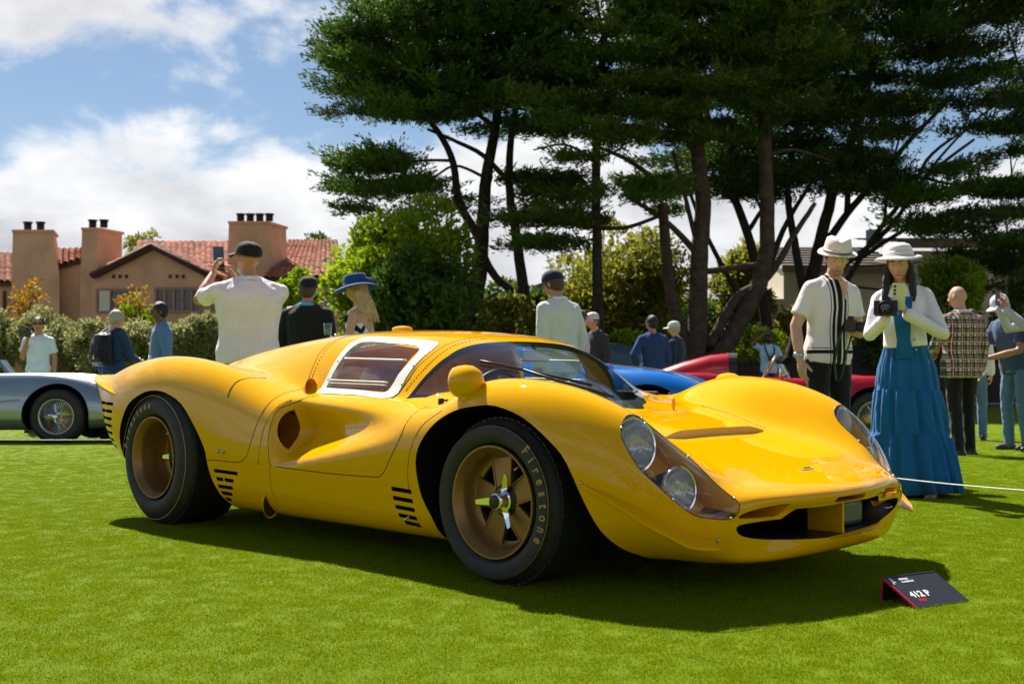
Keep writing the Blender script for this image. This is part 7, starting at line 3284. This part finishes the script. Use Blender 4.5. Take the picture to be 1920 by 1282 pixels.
# ---- 15 woman in white hat and teal dress
def tiered(root, U, X, Y, k):
    g = np.random.default_rng(4)
    n = 150
    rows = [(1.33, .128, .100, 0, 0), (1.20, .132, .106, .002, 0), (1.06, .142, .116, .004, 0), (.90, .190, .150, .012, 0), (.78, .206, .162, .013, 0), (.755, .208, .163, .010, 0), (.735, .218, .172, .018, 1), (.62, .234, .190, .021, 1), (.47, .250, .205, .022, 1), (.445, .252, .207, .016, 1), (.42, .264, .218, .025, 2), (.30, .284, .234, .029, 2), (.16, .304, .250, .033, 2), (.035, .322, .264, .036, 2)]
    ph = [g.uniform(0, 6.28, 5) for _ in range(3)]
    vs_, fs = [], []
    for z, a, b, w_, q in rows:
        c = U((0, 0, z)) if z > .95 else Vector((0, 0, z)) * k
        for i in range(n):
            t = 2 * math.pi * i / n
            f = .8 * w_ * (.75 * math.sin(14 * t + ph[q][0] + .6 * math.sin(3 * t + z * 3)) + .40 * math.sin(25 * t + ph[q][1] + z * 4) + .4 * math.sin(8 * t + ph[q][2] + z * 2))
            sw = max(0, .9 - z) ** 1.4
            vs_.append(c + Vector((math.cos(t) * (a + f) - .05 * sw, math.sin(t) * (b + f) - .02 * sw, .012 * sw * math.sin(3 * t + 1) + .010 * math.sin(2 * t + ph[q][3]) * (1 if .4 < z < .8 else 0))) * k)
    for i in range(len(rows) - 1):
        for j in range(n):
            fs.append((i * n + j, i * n + (j + 1) % n, (i + 1) * n + (j + 1) % n, (i + 1) * n + j))
    fs.append(tuple(range(n)))
    o = mesh_obj('dress', vs_, fs, [CT['teal']], root, True)
    bm = bmesh.new()
    bm.from_mesh(o.data)
    bmesh.ops.recalc_face_normals(bm, faces=bm.faces)
    bm.to_mesh(o.data)
    bm.free()
    so = o.modifiers.new('thick', 'SOLIDIFY')
    so.thickness = .004
    m = MB()
    m.tube([U((.012, .135, 1.31)), U((.03, .145, 1.20)), U((.02, .150, 1.08))], .005, 6)
    m.tube([U((-.012, .135, 1.31)), U((-.02, .148, 1.19)), U((-.03, .150, 1.05))], .005, 6)
    m.build('neck_ties', [CT['teal']], o, True)


r_, T_, a_, U_ = person('woman in a white sun hat, white denim jacket and tiered teal dress raising a phone', 1700, 7.35, -160, 1.56,
    {'R': ((.245, .10, 1.13), (.125, .300, 1.240), (-.35, .25, 1), (-.75, -.35, 0)), 'L': ((-.245, .12, 1.13), (-.01, .30, 1.27), (.45, .15, 1), (.75, -.25, 0)), 'long': (.34, .0, -.4, 0), 'front_hair': True},
    'offwhite', None, SKIN, HAIR_B, ('sun', 'hat_white', 'hat_white', 9, 0), (6, -9), female=True, dress=tiered, detail=2, coat=False, shoes='sandal', curl=.75, hem=.985, puff=.016, lean=.05, side=.06, feet={1: (.10, -.02), -1: (-.14, .06)})
held('phone', 'pale lime phone held up by the woman in the white hat', 'phone', phone_mb((.035, .345, 1.225), (-.05, .12, 1), (0, 1, 0), .076, .16, True), [PHONE_L, M['black']], r_)
held('compact_camera', 'small black camera in the right hand of the woman in the white hat', 'camera', camera_mb((.105, .345, 1.155), (.1, 1, .1), .045), [CAMB, LENSB], r_)
m = MB()
m.prism([U_((-.075, .138, 1.40)), U_((.075, .138, 1.40)), U_((.060, .168, 1.24)), U_((.050, .166, 1.10)), U_((.070, .158, .975)), U_((-.055, .158, .975)), U_((-.040, .166, 1.10)), U_((-.050, .168, 1.24))], (0, .004, 0))
m.build('dress_front', [CT['teal']], r_)
m = MB()
for (x, z) in ((-.062, 1.24), (-.066, 1.10), (-.07, 1.03)):
    m.ell(U_((x, .142, z)), (.007, .004, .007), 8, 6)
m.tube([U_((-.165, .115, 1.245)), U_((-.09, .142, 1.245))], .003, 5)
m.tube([U_((.165, .115, 1.245)), U_((.10, .142, 1.245))], .003, 5)
m.build('jacket_buttons', [M['steel']], r_, True)
# ---- 16, 17
person('bald man in a red and green plaid blazer and black trousers seen from behind', 1802, 12.0, -16, 1.73, {'L': ((-.27, .05, 1.14), (-.19, .24, 1.02), (.2, .9, 0), (1, 0, 0))}, 'plaid', 'black', SKIN, None, None, (-22, -4), coat=True, detail=2, wide=1.10, collar='white', feet={1: (.12, .05), -1: (-.09, -.05)})
person('person in a white shirt and blue jeans hidden behind the plaid blazer', 1822, 15.6, 20, 1.74, {}, 'white', 'jeans', SKIN, HAIR_BR, None, (0, 0), detail=0, feet={1: (.13, .04), -1: (-.16, -.02)})
# ---- 18, 19
r_, T_, a_, U_ = person('man in a slate blue polo and pale cap stooping with a camera', 1905, 13.0, -112, 1.75,
    {'L': ((-.25, .20, 1.10), (-.06, .44, 1.02), (.6, .8, 0), (.2, 0, 1)), 'R': ((.25, .22, 1.13), (.06, .46, 1.06), (-.6, .8, 0), (-.2, 0, 1))}, 'polo_blue', 'jeans', SKIN_T, HAIR_G, ('cap', 'cap_grey', 'cap_grey', 0, 0), (-6, -12), sleeve='short', lean=.26, glasses=True, shoes='shoe_grey', detail=1, wide=1.08)
held('camera', 'black camera held at the waist by the stooping man in the pale cap', 'camera', camera_mb((0, .54, 1.06), (0, 1, -.12), .12), [CAMB, LENSB], r_)
r_, T_, a_, U_ = person('person in a grey long sleeved top raising a phone, cut by the right edge', 1952, 12.4, -95, 1.74,
    {'R': ((.20, .26, 1.33), (.10, .40, 1.56), (-.1, .2, 1), (-1, 0, 0)), 'L': ((-.18, .26, 1.33), (-.05, .42, 1.52), (.1, .2, 1), (1, 0, 0))}, 'grey', 'dark_jeans', SKIN_T, HAIR_BR, None, (0, 0), detail=1)
held('phone', 'dark phone raised by the person in grey at the frame edge', 'phone', phone_mb((.03, .46, 1.63), (0, 0, 1), (0, 1, 0)), [PHONE_B, M['black']], r_)
